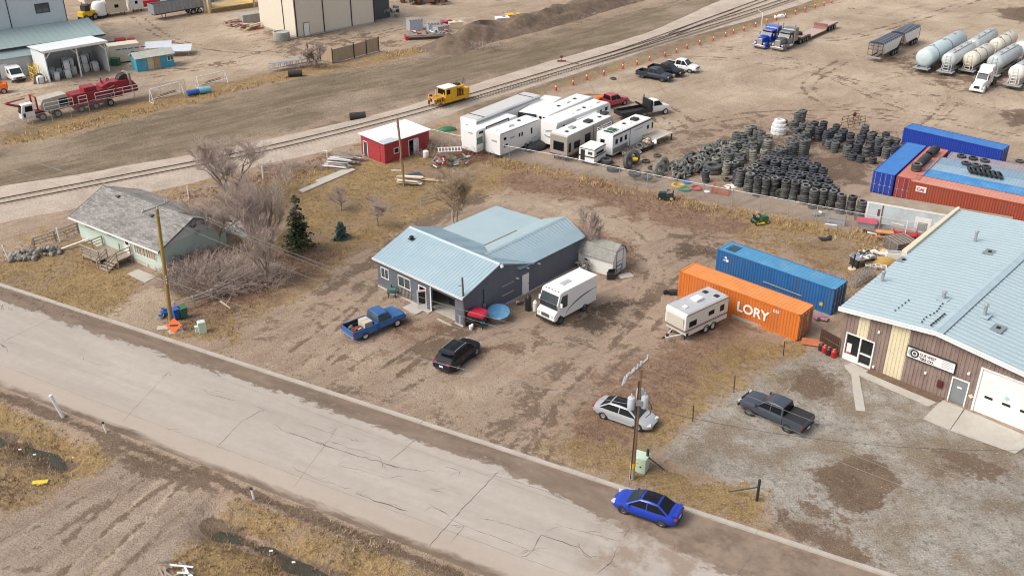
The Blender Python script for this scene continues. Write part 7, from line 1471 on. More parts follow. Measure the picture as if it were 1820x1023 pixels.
def cargo_van():
    f, b = P(38,154), P(3,131); h = heading(b, f); t = thing("cargo_van", "white cargo van parked by the white shelter", "van", (f+b)/2+Vector((.4,.4,0)), h); keys = [(-2.7,1.9,.92,.35),(.9,1.95,.95,.35)]
    MB().ext([(-2.7,.4),(2.6,.4),(2.65,.95),(1.75,1.15),(1.0,1.95),(.6,2.1),(-2.65,2.1),(-2.7,1.9)], -.97, .97, P_white).build("body", t, bevel=.12); MB().slab([(1.72,-.82,1.2),(1.72,.82,1.2),(1.04,.78,1.92),(1.04,-.78,1.92)], .02, M_wind, .02).build("windscreen", t)
    for sd in (1,-1): q = [(.2,sd*.97,1.25),(1.35,sd*.97,1.25),(.85,sd*.97,1.85),(.2,sd*.97,1.85)]; MB().slab(q[::-1] if sd > 0 else q, .015, M_tint, .005).build("side_window", t); MB().rb((2.62,sd*.7,.85),(.1,.35,.2),M_lamp).build("headlight", t)
    MB().rb((2.66,0,.8),(.06,.9,.25),M_trim).build("grille", t); MB().rb((2.68,0,.5),(.16,1.9,.2),M_trim).build("front_bumper", t, bevel=.03); truck_wheels(t, (1.7,-1.7), .85, .36, .25)
cargo_van()
t = thing("skid_loader", "orange machine cut by the left edge beside the white van", "loader", P(0,165), R(20)); MB().b(-1.6,1.2,-.8,.8,.4,1.5,M_orange).build("body", t, bevel=.1); MB().b(-1.2,.2,-.7,.7,1.5,2.1,M_trim).build("cab", t, bevel=.05); truck_wheels(t, (-.9,.7), .75, .42, .3)
# red drilling rig truck
def rig():
    A, B = P(77.8,215), P(198,188.7); h = heading(B, A); x = Vector((math.cos(h), math.sin(h), 0)); n = Vector((-x.y, x.x, 0)); o = A-n*1.1; t = thing("rig_truck", "long red service rig truck with white cab and white railings", "truck", o, h); L = (A-B).length
    Rd = mat("rig_red", (.26,.012,.022), .5, var=.15, coat=.2, dirt=(.3,(.16,.03,.03)))
    MB().b(-L-2.2,2.2,-.5,.5,.95,1.25,Rd).b(-L-2.0,-4.2,-1.25,1.25,1.2,1.35,Rd).build("chassis", t)
    MB().ext([(.9,.75),(2.75,.75),(2.75,1.5),(2.45,2.75),(.9,2.8)], .1, 1.25, P_white).build("cab", t, bevel=.1); MB().slab([(1.15,1.255,1.75),(2.2,1.255,1.75),(2.1,1.255,2.5),(1.15,1.255,2.5)][::-1], .02, M_tint, .01).build("side_window", t); MB().slab([(2.74,.2,1.6),(2.74,1.15,1.6),(2.47,1.1,2.65),(2.47,.25,2.65)], .02, M_tint, .02).build("windscreen", t); MB().slab([(2.2,1.26,.95),(2.5,1.26,.95),(2.5,1.26,1.6),(2.2,1.26,1.6)][::-1],.02,M_trim).build("step_vent", t)
    m = MB(); m.tube((.5,-.9,1.4),(4.0,-.4,3.0),.14,Rd,n=6).tube((.5,.0,1.4),(4.0,-.2,3.0),.14,Rd,n=6).tube((1.3,-.6,3.1),(4.0,-.4,3.0),.09,Rd,n=6).tube((.4,.9,3.4),(.4,-.9,3.4),.1,Rd,n=6).tube((.4,1.1,1.3),(.4,1.0,3.4),.12,Rd,n=6).tube((.4,-1.1,1.3),(.4,-1.0,3.4),.12,Rd,n=6).tube((4.0,-.4,3.),(4.0,.3,3.),.1,Rd,n=6); m.build("boom_rest", t)
    MB().ext([(-4.0,1.35),(-.1,1.35),(.0,2.1),(-.5,2.9),(-3.8,3.1)], -1.05, 1.05, mat("grey_canvas",(.42,.38,.32),.85,var=.12)).build("engine_cover", t, bevel=.08); MB().b(-3.8,-2.6,1.05,1.08,1.6,2.6,M_dark).build("engine_opening", t)
    MB().b(-9.2,-4.5,-1.15,1.15,.7,2.7,Rd).b(-8.2,-6.4,-.9,.9,2.7,3.3,Rd).build("drum_housing", t, bevel=.06); MB().ext([(-14.2,1.35),(-8.9,1.35),(-8.9,3.0),(-10,3.4),(-13.4,3.2),(-14.2,2.2)], -1.05, .95, Rd).build("winch_housing", t, bevel=.1)
    MB().lathe([(.2,-.5),(.95,-.5),(.95,.5),(.2,.5)], M_dsteel, 16, (-12.6,0,3.1), 'y').lathe([(1.0,-.55),(1.0,-.45),(.3,-.5)], Rd, 16, (-12.6,0,3.1), 'y').build("winch_drum", t)
    m = MB(); r2 = random.Random(4)
    for k in range(34): a = Vector((-L-1.6+r2.uniform(-1.6,1.8), r2.uniform(-1,1), 1.5+r2.random()*1.5)); m.tube(a, a+Vector((r2.uniform(-1,1),r2.uniform(-.8,.8),r2.uniform(.3,1.6))), .07, Rd, n=5)
    m.build("mast_foot", t); MB().b(-L-3.6,-L-3.3,-1.1,1.1,1.6,4.2,M_woodd).build("end_board", t)
    m = MB()
    for x0, x1 in ((-4.4,-.4),(-6.4,-5.2),(-13.2,-7.6),(-L-2.,-14.2)):
        for z in (1.35,1.9,2.4): m.tube((x0,1.3,z),(x1,1.3,z),.045,M_white,n=5)
        k = max(1, int((x1-x0)/1.9))
        for i in range(k+1): x_ = x0+(x1-x0)*i/k; m.tube((x_,1.3,1.3),(x_,1.3,2.4),.045,M_white,n=5)
    m.build("railing", t); m = MB(); m.b(-5.1,-4.6,1.15,1.3,.5,1.4,Rd); m.build("ladder", t)
    truck_wheels(t, (0,-2.1), .98, .58, .4); truck_wheels(t, (-L+4.3,-L+2.2,-L), .98, .52, .45)
rig()
# pipe frames and cyan tanks along the fence
def pipe_frame(label, a, b, h):
    A, B = P(*a), P(*b); t = thing("pipe_gantry", label, "pipe frame", A, heading(A, B)); L = (B-A).length; m = MB()
    for x in (0,L):
        for y in (-.5,.5): m.tube((x,y,0),(x,0,h),.06,M_white)
    m.tube((0,0,h),(L,0,h),.08,M_white); m.tube((0,0,.5),(L,0,.5),.05,M_white); m.tube((-.2,-.7,.05),(.2,.9,.05),.06,M_white); m.build("frame", t)
    for k in range(3): MB().tube((L*.2+k*.5,.6,.2+.2*k),(L*.9,.7,.3+.2*k),.05,M_rust).build("rusty_pipe", t)
pipe_frame("white pipe gantry right of the red rig truck by the fence", (270,183), (324,168), 2.0); pipe_frame("white pipe gantry behind the cyan tank", (352,158), (402,146), 1.8)
tag(MB().tube((-1.6,0,.45),(.2,0,.45),.42,M_blue,n=12).tube((.2,0,.5),(2.0,0,.5),.45,mat("cyan_tank",(.16,.46,.58),.5),n=12).build("cyan_tank", loc=P(352,168), rz=R(38), smooth=40), "blue and cyan tank lying by the fence among white pipes", "tank")
t = thing("truss_section", "white and blue steel truss lying on the bank", "truss", P(480,128), R(33)); m = MB()
for y in (-.5,.5):
    for z in (.3,1.2): m.tube((0,y,z),(9,y,z+.3),.07,mat("pale_violet_paint",(.52,.53,.62),.5),n=5)
for k in range(9): m.tube((k,-.5,.3),(k+1,.5,1.3),.05,M_ghost,n=5).tube((k,.5,.3),(k+.2,.5,1.3),.05,M_ghost,n=5)
m.build("frame", t); MB().b(.5,8.6,-.45,.45,1.35,1.42,M_ghost).build("panel", t)
for px, lab in (((525,136),"dark steel cylinder lying below the white truss"),((636,212),"dark cylinder lying beside the railway left of the yellow machine")): tag(MB().tube((-1.1,0,.5),(1.1,0,.5),.5,M_dsteel,n=14).build("steel_cylinder", loc=P(*px), rz=R(15), smooth=40), lab, "cylinder")
# machinery at the top
def site_trailer(label, a, b, W, H, m, roof=None): simple_box("site_trailer", label, "trailer", a, b, W, H, .7, m, roof or m, lambda t, L, W, H: MB().b(L*.4,L*.6,-.03,-.004,1.6,2.2,M_tint).build("window", t), "site trailers in the upper left yard")
site_trailer("tan site trailer right of the white tank", (192,31), (228,26), 3.0, 3.3, M_beige); site_trailer("white site trailer with dark openings right of the tan one", (233,23), (257,20), 2.8, 3.0, P_white); site_trailer("beige site trailer cut by the top edge behind the white tank", (152,13), (184,8), 3.2, 3.0, M_beige)
t = thing("loader", "yellow loader machine beside the warehouse wall", "loader", P(157,36), R(60)); MB().b(-1.6,1.4,-.8,.8,.8,1.8,M_yel).build("body", t, bevel=.1); MB().b(-.8,.4,-.7,.7,1.8,2.9,M_trim).build("cab", t, bevel=.05); m = MB(); m.tube((1.0,.6,1.4),(2.6,.6,.6),.12,M_yel).tube((1.0,-.6,1.4),(2.6,-.6,.6),.12,M_yel).b(2.5,3.2,-1,1,.2,1.0,M_yel); m.build("bucket_arm", t); truck_wheels(t, (-1,1), .8, .6, .4)
t = thing("white_tank", "white upright tank between yellow loader and tan trailer", "tank", P(179,31)); MB().lathe([(1.3,.5),(1.35,1.0),(1.35,2.5),(1.0,3.0),(0,3.2)], P_white, 18).build("shell", t, smooth=40); MB().b(-1.2,1.2,-1.2,1.2,0,.5,M_dsteel).build("skid", t)
tag(MB().b(-2,2,-1,1,.2,1.2,M_red).rb((.5,0,1.5),(1.4,1.2,.8),M_redp if False else M_red).rb((2.8,0,.8),(1.2,1.2,1.0),M_white).build("red_machine", loc=P(268,10), rz=.3, bevel=.05), "red machine parts behind the grey dump trailer", "machine")
def dump_trailer():
    A, B = P(287,36), P(339,27); t = thing("dump_trailer", "grey corrugated end dump trailer parked nose down", "trailer", A, heading(A, B)); L = 9.5; gm_ = mat("dull_grey_steel", (.28,.30,.32), .6, .2, var=.15, dirt=(.4,(.2,.18,.16)))
    m = MB(); m.b(-1.2,L,0,.08,1.3,3.0,gm_).b(-1.2,L,2.4,2.48,1.3,3.0,gm_).b(-1.2,-1.12,.08,2.4,1.3,3.0,gm_).b(L-.08,L,.08,2.4,1.3,3.0,gm_).b(-1.2,L,.08,2.4,1.2,1.32,gm_)
    for k in range(12): x = -1+k*.88; m.b(x,x+.1,-.06,0,1.3,3.0,gm_)
    m.b(-1.25,L,-.08,.0,2.9,3.05,gm_); m.build("box", t); MB().b(-1,L,.7,.85,.9,1.2,M_dsteel).b(-1,L,1.6,1.75,.9,1.2,M_dsteel).build("chassis", t)
    for y in (.4,2.0): MB().tube((1.2,y,0),(1.2,y,1.2),.08,M_dsteel).build("leg", t)
    for x in (L-2.6,L-1.2):
        for y, sd in ((.2,-1),(2.3,1)): wheel(t, x, y, .5, .4, sd, M_rim)
dump_trailer()
tag(MB().b(0,5,0,2.4,0,2.5,K_mb).b(-.02,5.02,-.02,2.42,2.5,2.58,K_blt).build("blue_container", loc=P(340,9), rz=R(40)), "small blue container cut by the top edge", "container")
tag(MB().b(0,9,0,.3,0,1.0,M_woodn).b(0,9,0,5,0,.8,mat("golden_boards",(.42,.30,.13),.8,var=.3,streak=(3,.3,1))).b(-.4,0,0,5,0,3.2,M_woodn).b(9,9.4,0,5,0,4.5,mat("golden_wall",(.62,.42,.16),.7)).build("timber_bay", loc=P(376,24), rz=R(38)), "golden timber storage bay left of the cream building", "timber bay")
tag(MB().b(-.8,.8,-.3,.3,0,5,mat("beige_column",(.52,.47,.40),.8)).build("concrete_pier", loc=P(370,22), rz=R(40)), "beige concrete pier at the timber bay's left end", "pier")
def lumber(label, px, n, seed):
    q = MB(); r2 = random.Random(seed)
    for k in range(n): q.rb((r2.uniform(-1.6,1.6),r2.uniform(-1.2,1.2),.15+r2.random()*.8),(r2.uniform(1.2,3),.3,.14),r2.choice([M_woodn,M_woodd,M_wood,M_cream,M_red]),r2.uniform(-.6,.6),r2.uniform(-.1,.1))
    tag(q.build("lumber_pile", loc=P(*px), rz=R(30)), label, "lumber pile")
lumber("lumber pile with reddish ends left of the cream building, farther one", (420,45), 22, 1); lumber("lumber pile at the foot of the cream building, nearer one", (443,52), 20, 2)
tag(MB().b(-2.2,2.2,-1.2,1.2,0,1.9,mat("dull_block",(.34,.33,.30),.9,var=.2)).build("concrete_block", loc=P(447,41), rz=R(40), bevel=.05), "grey concrete block beside the cream building", "block")
M_crm = mat("cream_cladding", (.68,.62,.51), .6, var=.04, dirt=(.2,(.6,.53,.42)), dscale=.25)
def cream_hall():
    A, c, B = P(455,49), P(527,68), P(667,41); t = thing("cream_hall", "tall cream industrial hall with dark vertical seams", "building", c, heading(c, B)); L = (B-c).length; W = (A-c).length
    MB().b(0,L,0,W,.3,14,M_crm).build("wall", t); MB().b(-.03,L+.03,-.03,W+.03,-.1,.3,mat("cool_plinth",(.42,.41,.38),.9)).build("plinth", t)
    for x in (.15,L*.34,L*.69,L-.25): MB().b(x,x+.18,-.1,-.003,.2,14,M_trim).build("downpipe", t)
    for y in (W*.3,): MB().b(-.1,-.003,y,y+.16,.2,14,M_trim).build("downpipe", t)
    d = MB(); d.b(1.6,2.9,-.06,-.003,.1,2.5,M_trim); dd = d.build("door", t); MB().b(1.7,2.8,-.09,-.06,.1,2.4,M_white).build("door_leaf", dd)
    MB().b(-.06,-.003,W*.34,W*.9,6.2,6.3,M_ghost).build("cable_trunk", t)
    MB().b(L,L+5,2,W,0,7,mat("dark_annex",(.08,.09,.10),.7)).build("dark_annex", t)
cream_hall()
tag(MB().lathe([(1.45,0),(1.5,.1),(1.5,1.5),(1.25,1.5),(1.2,1.3),(0,1.3)], mat("stained_concrete",(.36,.36,.33),.9,var=.25,dirt=(.6,(.2,.2,.18))), 20).build("concrete_tank", loc=P(501,71), smooth=40), "round stained concrete tank in front of the cream hall", "tank")
def tote(label, px, n, rz):
    t = thing("pallet_stack", label, "pallet stack", P(*px), rz); MB().b(-1.3,1.3,-1.1,1.1,.0,n,mat("wrapped_blue_grey",(.36,.40,.46),.6,var=.2,scale=3)).build("wrapped_goods", t, bevel=.05); m = MB()
    for k in range(5): m.b(-1.35+k*.56,-1.05+k*.56,-1.15,1.15,n,n+.14,M_wood)
    m.build("pallet", t)
tote("wrapped grey pallet stack, taller one on the far bank", (737,53), 2.0, R(25)); tote("wrapped grey pallet goods right of the taller stack", (772,55), 1.6, R(15)); tote("light grey pallet goods leaning behind the flat deck", (783,57), 1.2, R(40))
t = thing("flat_deck", "rusty flat deck trailer littered with scrap before the wrapped pallets", "trailer", P(762,68), R(12)); MB().b(-4,4,-1.2,1.2,.7,.9,M_woodd).build("deck", t); m = MB()
for k in range(16): m.rb((rnd.uniform(-3.8,3.8),rnd.uniform(-1,1),1.0+rnd.random()*.3),(rnd.uniform(.4,1.6),.25,.2),rnd.choice([M_red,M_white,M_ghost,M_rust]),rnd.uniform(0,3))
m.build("scrap_load", t); MB().b(-4.3,-3.7,-1,1,0,.7,M_red).b(3,3.6,-1,1,0,.7,M_dsteel).build("wheels_block", t)
for px, m_, lab in (((792,49),M_red,"small red tank behind the pallet goods"),((809,50),M_cream,"cream drum box right of the red tank"),((912,36),M_yel,"yellow skip behind the dirt berm"),((893,42),M_white,"white junk heap left of the yellow skip")): tag(MB().b(-1.3,1.3,-.8,.8,0,1.2,m_).b(-1.35,1.35,-.85,.85,1.1,1.25,m_).rb((.3,0,1.3),(.6,.5,.2),M_ghost).build("skip_box", loc=P(*px), rz=.3, bevel=.06), lab, "box")
m = MB(); r2 = random.Random(9)
for k in range(30): m.rb((r2.uniform(-3,3),r2.uniform(-2.5,2.5),.3+r2.random()*1.5),(r2.uniform(.4,1.6),.6,.5),r2.choice([M_ghost,M_steel,M_dsteel,M_white,M_woodd]),r2.uniform(0,3),r2.uniform(-.4,.4))
tag(m.build("scrap_heap", loc=P(684,28)), "grey metal scrap heap right of the cream hall", "scrap"); m = MB()
for k in range(26): m.rb((r2.uniform(-5,5),r2.uniform(-1.6,1.6),.4+r2.random()*1.2),(r2.uniform(.6,2),.9,.7),r2.choice([M_rust,M_woodd,M_dsteel,M_rust]),r2.uniform(0,3),r2.uniform(-.3,.3))
tag(m.build("scrap_heap", loc=P(752,6)), "rusty brown scrap heap cut by the top edge", "scrap")
# board fence on the bank
def board_fence():
    pts = [P(548,103), P(592,113), P(630,103), P(674,91)]; t = thing("board_fence", "tan board fence panels on the bank beyond the railway", "fence", pts[0]); bf = mat("tan_boards", (.40,.30,.21), .85, var=.2, streak=(3,3,.3))
    for a, b in zip(pts, pts[1:]):
        n = max(1, round((b-a).length/3.4))
        for i in range(n): q = MB(); quadwall(q, a.lerp(b, i/n)-pts[0], a.lerp(b, (i+1)/n)-pts[0]-(b-a).normalized()*.12, .1, 2.3+.15*(i % 2), .08, bf); q.build("fence_panel", t)
        for i in range(n+1): p = a.lerp(b, i/n)-pts[0]; MB().tube((p.x,p.y-.1,0),(p.x,p.y-.1,2.6),.08,M_dsteel,n=6).build("post", t)
board_fence()
# spoil berm
def berm():
    line = [P(770,95), P(830,72), P(890,58), P(985,33), P(1070,8), P(1180,-22)]; ln = smooth_path(line, 10); rings = []
    for i, p in enumerate(ln):
        t = (ln[min(i+1,len(ln)-1)]-ln[max(i-1,0)]).normalized(); n = Vector((-t.y,t.x,0)); k = min(1, i/6); row_ = []
        for j in range(13): u = j/6-1; hh = 2.1*k*math.cos(u*math.pi/2)**1.3*(1+.7*mnoise.noise(Vector((p.x*.25,p.y*.25,j*.6)))) if abs(u) < 1 else 0; row_.append(Vector((p.x,p.y,-.05+hh))+n*(u*4.6+.6*mnoise.noise(Vector((p.x*.3,j,2.)))))
        rings.append(row_)
    vs = [q for r_ in rings for q in r_]; bm_ = mat("berm_soil", (.15,.105,.072), .95, var=.35, scale=.8, bump=1., dirt=(.7,(.27,.21,.145)), dscale=1.1); mb = MB(); mb.raw(vs, [(a*13+i, a*13+i+1, (a+1)*13+i+1, (a+1)*13+i) for a in range(len(rings)-1) for i in range(12)], bm_); struct(mb.build("dirt_berm", smooth=60))
berm()
# yellow rail machine
def rail_machine():
    a, b = P(795,187.5,.6), P(832,176,.6); c = P(798,181.5,.6); h = heading(P(709,206.5,.55), P(900,151.5,.55)); t = thing("rail_machine", "yellow railway tamping machine with white cab roof on the track", "rail vehicle", P(799,181,.6), h); t.scale = (.78,.78,.78)
    y = mat("machine_yellow", (.72,.40,.01), .45, var=.1, coat=.2); y2 = mat("machine_ochre", (.46,.24,.035), .7, var=.3, scale=3)
    MB().b(-2.6,4.0,-1.15,1.15,.35,.95,y).build("frame", t, bevel=.05); MB().b(-1.9,.9,-1.15,1.15,.95,3.0,y).build("cab", t, bevel=.06); MB().b(-2.0,1.0,-1.2,1.2,3.0,3.1,M_white).build("cab_roof", t); MB().b(-1.96,-1.9,-.95,.95,1.9,2.8,M_tint).b(-1.6,-.8,-1.2,-1.15,1.9,2.75,M_tint).build("cab_window", t)
    MB().b(2.7,4.1,-1.15,1.15,.95,2.2,y).build("engine_hood", t, bevel=.08); m = MB(); m.b(1.0,2.7,-.8,.8,.95,1.9,M_rust).tube((1.4,-.9,.95),(1.4,-.9,2.6),.07,y2).tube((2.2,-.9,.95),(2.2,-.9,2.6),.07,y2).b(1.1,2.8,-1.1,1.1,2.55,2.85,y).rb((1.9,0,3.0),(1.0,1.0,.3),M_trim); m.build("engine_bay", t)
    m = MB(); r2 = random.Random(2)
    for k in range(26): a_ = Vector((-2.2-r2.random()*1.9, r2.uniform(-1.2,1.2), .4+r2.random()*1.4)); m.rb(a_, (r2.uniform(.2,.6),.2,r2.uniform(.3,.9)), r2.choice([y2,y2,y,M_dsteel,M_rust]), r2.uniform(0,1))
    m.b(-4.2,-2.4,-1.2,1.2,1.4,1.7,y2); m.build("tamping_head", t); m = MB(); m.tube((-2.4,1.1,1.0),(-2.4,1.1,2.6),.05,M_white).tube((-2.4,-1.1,1.0),(-2.4,-1.1,2.4),.05,M_white).tube((4.0,.8,2.2),(4.8,1.2,3.4),.05,M_trim); m.build("handrail", t)
    for x in (-1.4,2.9):
        for s in (1,-1): MB().lathe([(.0,-.07),(.42,-.07),(.42,.07),(0,.07)], M_dsteel, 16, (x,s*.76,.36), 'y').build("wheel", t)
rail_machine()
# orange delineator posts
D0 = None
for i, px in enumerate([(988,161),(1018.5,151.7),(1042.6,142),(1073,134),(1106.7,123),(1132,116),(1154,108.8),(1181.6,101),(1202,94.5),(1220.5,87),(1243.4,80),(1267.5,73),(1289,65.3),(1303,60.5),(1321.7,55.4),(1342.5,48),(1362.6,41),(1379,36.5),(1395.5,32),(1412.8,26),(1430,20.6),(1448,15),(1464,10.4),(1478,6)]):
    if D0 is None:
        D0 = thing("delineator_post", "orange and white delineator post in the line along the railway bank", "delineator", P(*px), 0, "orange delineator posts along the railway"); MB().b(-.27,.27,-.27,.27,0,.1,mat("delineator_red",(.50,.075,.045),.6)).build("base", D0); D0.scale = (.85,.85,.85)
        MB().lathe([(.19,.12),(.14,.7),(.12,.7)],MATS["delineator_red"],12).lathe([(.125,.7),(.11,1.0)],M_white,12).lathe([(.11,1.0),(.1,1.25),(0,1.27)],MATS["delineator_red"],12).build("post", D0, smooth=40)
    else: dup(D0, P(*px))
tag(MB().b(-1.1,1.1,-.5,.5,0,.45,M_white).rb((.3,0,.55),(1.2,.7,.2),M_white,.3).build("white_sack", loc=P(1386,32), rz=.4, bevel=.1), "white sack lying among the delineator posts", "sack")
t = thing("lamp_pole", "thin white bent pole behind the royal blue semi", "pole", P(1353,47)); MB().path([Vector((0,0,0)),Vector((0,0,2.4)),Vector((-.9,.2,3.0))],.06,M_white).build("pole", t)

# ---------------------------------------------------------------- small things around the lots
def put(name, label, cat, px, fn, rz=0., z=0., bevel=.015, group=None): return tag(fn(MB()).build(name, loc=P(*px)+Vector((0,0,z)), rz=rz, bevel=bevel), label, cat, group)
# by the mossy pole
def bin_(label, px, m_, rz):
    t = thing("wheelie_bin", label, "bin", P(*px), rz); MB().raw([(-.25,-.27,.05),(.25,-.27,.05),(.25,.27,.05),(-.25,.27,.05),(-.32,-.36,1.0),(.32,-.36,1.0),(.32,.36,1.0),(-.32,.36,1.0)], [(0,3,2,1),(4,5,6,7),(0,1,5,4),(1,2,6,5),(2,3,7,6),(3,0,4,7)], m_).build("body", t, bevel=.03); MB().b(-.35,.36,-.38,.38,1.0,1.08,m_).build("lid", t, bevel=.03)
    for y in (-.28,.28): MB().lathe([(.0,-.04),(.12,-.04),(.12,.04),(0,.04)],M_trim,12,(-.27,y,.12),'y').build("wheel", t)
bin_("blue wheelie bin right behind the mossy pole", (315,566), M_blue, R(40)); bin_("green wheelie bin right of the blue one by the pole", (327,564), M_green, R(40))
put("recycling_tote", "blue tote with open lid left of the mossy pole", "tote", (293,560), lambda m: m.b(-.3,.3,-.25,.25,0,.4,M_blue).rb((.1,.2,.5),(.7,.5,.04),M_blue,.2,.5), .5); put("grey_tub", "grey tub beside the blue tote near the mossy pole", "tub", (287,565), lambda m: m.lathe([(.0,0),(.22,0),(.28,.3),(.24,.3),(.2,.05),(0,.05)],M_ghost,12))
t = thing("road_sign", "orange diamond road sign lying tilted at the foot of the mossy pole", "sign", P(311,588)); q = Matrix.Rotation(R(8),4,'Z') @ Matrix.Rotation(R(52),4,'X'); m = MB(); c = [q @ Vector(v)+Vector((0,0,.55)) for v in ((-.68,0,-.02),(0,-.68,-.02),(.68,0,-.02),(0,.68,-.02))]; m.slab(c, .04, mat("sign_orange",(.85,.14,.02),.5)); m.build("panel", t); c = [q @ Vector(v)+Vector((0,0,.55)) for v in ((-.36,-.06,.03),(.36,-.06,.03),(.36,.08,.03),(-.36,.08,.03))]; MB().slab(c, .008, M_trim).build("black_mark", t); MB().tube((0,.2,0),(0,.15,.6),.03,M_dsteel).tube((.3,.3,0),(0,.15,.5),.03,M_dsteel).build("stand", t)
put("broken_concrete", "broken pale concrete pad left of the orange sign", "concrete", (290,582), lambda m: m.b(-.5,.5,-.35,.35,-.02,.05,M_slab).rb((.5,-.2,.04),(.5,.4,.08),M_slab,.4), .2); put("broken_concrete", "broken pale concrete pad right below the orange sign", "concrete", (313,588), lambda m: m.b(-.6,.6,-.35,.35,-.02,.05,M_slab).rb((-.4,.2,.05),(.5,.4,.08),M_slab,.7), .5)
M_ped = mat("pale_green_box", (.52,.62,.50), .5, var=.06)
put("utility_pedestal", "larger pale green utility pedestal by the mossy pole", "pedestal", (360.5,590), lambda m: m.b(-.34,.34,-.28,.28,0,.95,M_ped).ext([(-.36,.95),(.36,.95),(.3,1.1),(-.3,1.1)],-.3,.3,M_ped), R(25), bevel=.03); put("utility_pedestal", "small pale green pedestal left of the larger one", "pedestal", (351,590), lambda m: m.b(-.16,.16,-.16,.16,0,.55,M_ped).b(-.18,.18,-.18,.18,.5,.62,M_ped), R(25), bevel=.03)
t = thing("transformer_box", "pale green ground transformer box behind the transformer pole", "transformer box", P(1138,833), R(-28)); MB().b(-.5,.5,-.45,.45,0,1.15,mat("mint_box",(.50,.62,.48),.5,var=.06)).build("cabinet", t, bevel=.03); MB().b(-.52,.52,-.47,.47,1.15,1.22,MATS["mint_box"]).build("lid", t, bevel=.02); MB().rb((-.1,-.46,.8),(.12,.02,.12),M_yel).rb((.15,-.46,.55),(.12,.02,.12),M_trim).build("hazard_mark", t)
# timber rail fence through the brush
def rail_fence(name, label, pts, m_, zs, ph=1.15, r=.05):
    o = P(*pts[0]); t = thing(name, label, "fence", o)
    for p in pts: q = P(*p)-o; MB().b(q.x-.06,q.x+.06,q.y-.06,q.y+.06,-.1,ph,m_).build("post", t)
    for a, b in zip(pts, pts[1:]):
        A, B = P(*a)-o, P(*b)-o
        for z in zs: MB().tube(A+Vector((0,0,z)), B+Vector((0,0,z+rnd.uniform(-.06,.06))), r, m_, n=5).build("rail", t)
rail_fence("rail_fence", "weathered three rail timber fence running through the big bush", [(312,556),(345,545),(378,533),(415,517),(455,497)], mat("silver_grey_rail",(.46,.42,.38),.9,var=.2), (.35,.7,1.05)); rail_fence("rail_fence", "short grey rail fence on the lawn between red shed and repair shop", [(748,364),(775,355),(800,349)], mat("grey_rail",(.42,.37,.32),.9), (.4,.85)); rail_fence("rail_fence", "weathered rail fence running left from the bungalow's corner", [(62,441),(100,429),(140,414)], M_woodd, (.4,.75,1.1))
for px, dx, lab in (((16,462),-.35,"white leaning post left of the stone heap"),((107,430),-.1,"white fence post right of the stone heap"),((336,354),0,"short white stake in the weeds behind the bungalow"),((468,318),0,"white stake in the weeds near the railway")): put("white_post", lab, "post", px, lambda m, dx=dx: m.tube((0,0,0),(dx,.1,1.6),.08,M_white))
put("white_plank", "long white plank leaning at the bungalow's left corner", "plank", (130,440), lambda m: m.rb((0,0,.35),(3.2,.2,.06),M_white,0,-.12), R(38))
M_stone = mat("field_stone", (.235,.215,.19), .9, var=.35, scale=2, bump=.4, rand=.3)
def stone_mesh():
    bm = bmesh.new(); bmesh.ops.create_icosphere(bm, subdivisions=2, radius=.34)
    for v in bm.verts: v.co *= 1+.35*mnoise.noise(v.co*3.); v.co.z *= .75
    me_ = bpy.data.meshes.new("stone"); bm.to_mesh(me_); bm.free(); me_.materials.append(M_stone); return me_
SM = stone_mesh()
for k in range(60):
    hu = rnd.uniform(-1,1); c = P(66,453); d = Vector((math.cos(R(22)), math.sin(R(22)), 0)); hv = rnd.uniform(-1,1); o = obj("stone", SM, None, c+d*hu*2.4+Vector((-d.y,d.x,0))*hv*1.3*(1-abs(hu)*.4)+Vector((0,0,.15+.7*max(0,1-abs(hv)*1.2-abs(hu)*.5)*rnd.random())), (rnd.random()*3,rnd.random()*3,rnd.random()*3)); s = rnd.uniform(.55,1.1); o.scale = (s,s,s); tag(o, "rounded grey field stone in the heap left of the bungalow", "stone", "field stones in the heap")
# near verge
put("marker_pole", "tall white pole leaning on the near grass verge", "pole", (112,741), lambda m: m.tube((0,0,0),(-.45,-.15,2.1),.13,M_white)); 
for px, lab in (((189,768),"white marker post with black cap left of the dirt approach"),((451.5,886),"white marker post with black cap right of the dirt approach")): put("marker_post", lab, "marker post", px, lambda m: m.tube((0,0,0),(-.08,0,.8),.085,M_white).tube((-.08,0,.8),(-.09,0,.95),.09,M_trim))
put("plastic_cover", "yellow plastic lid lying in the dry grass", "lid", (72,858), lambda m: m.rb((0,0,.12),(1.0,.55,.05),mat("bright_yellow",(.78,.60,.06),.5),0,.08,-.2).rb((.1,-.2,.1),(.6,.2,.04),MATS["bright_yellow"],.2), .25)
m = MB(); r2 = random.Random(5)
for k in range(16): m.rb((r2.uniform(-1,1),r2.uniform(-.6,.6),.15+r2.random()*.25),(r2.uniform(.7,1.6),.12,.05),r2.choice([M_woodd,M_wood,M_white]),r2.uniform(-.9,.9),r2.uniform(-.15,.15))
tag(m.build("broken_boards", loc=P(312,1016), rz=-.4), "broken grey boards dumped in the dry grass at the bottom edge", "boards")
for k, px in enumerate([(480,965),(571,1012),(58,795),(32,786),(128,800),(520,985)]): put("litter", "scrap of pale litter lying in the ditch", "litter", px, lambda m: m.rb((0,0,.04),(.22,.16,.05),M_white,.4,.2), z=-.65, group="litter in the ditches")
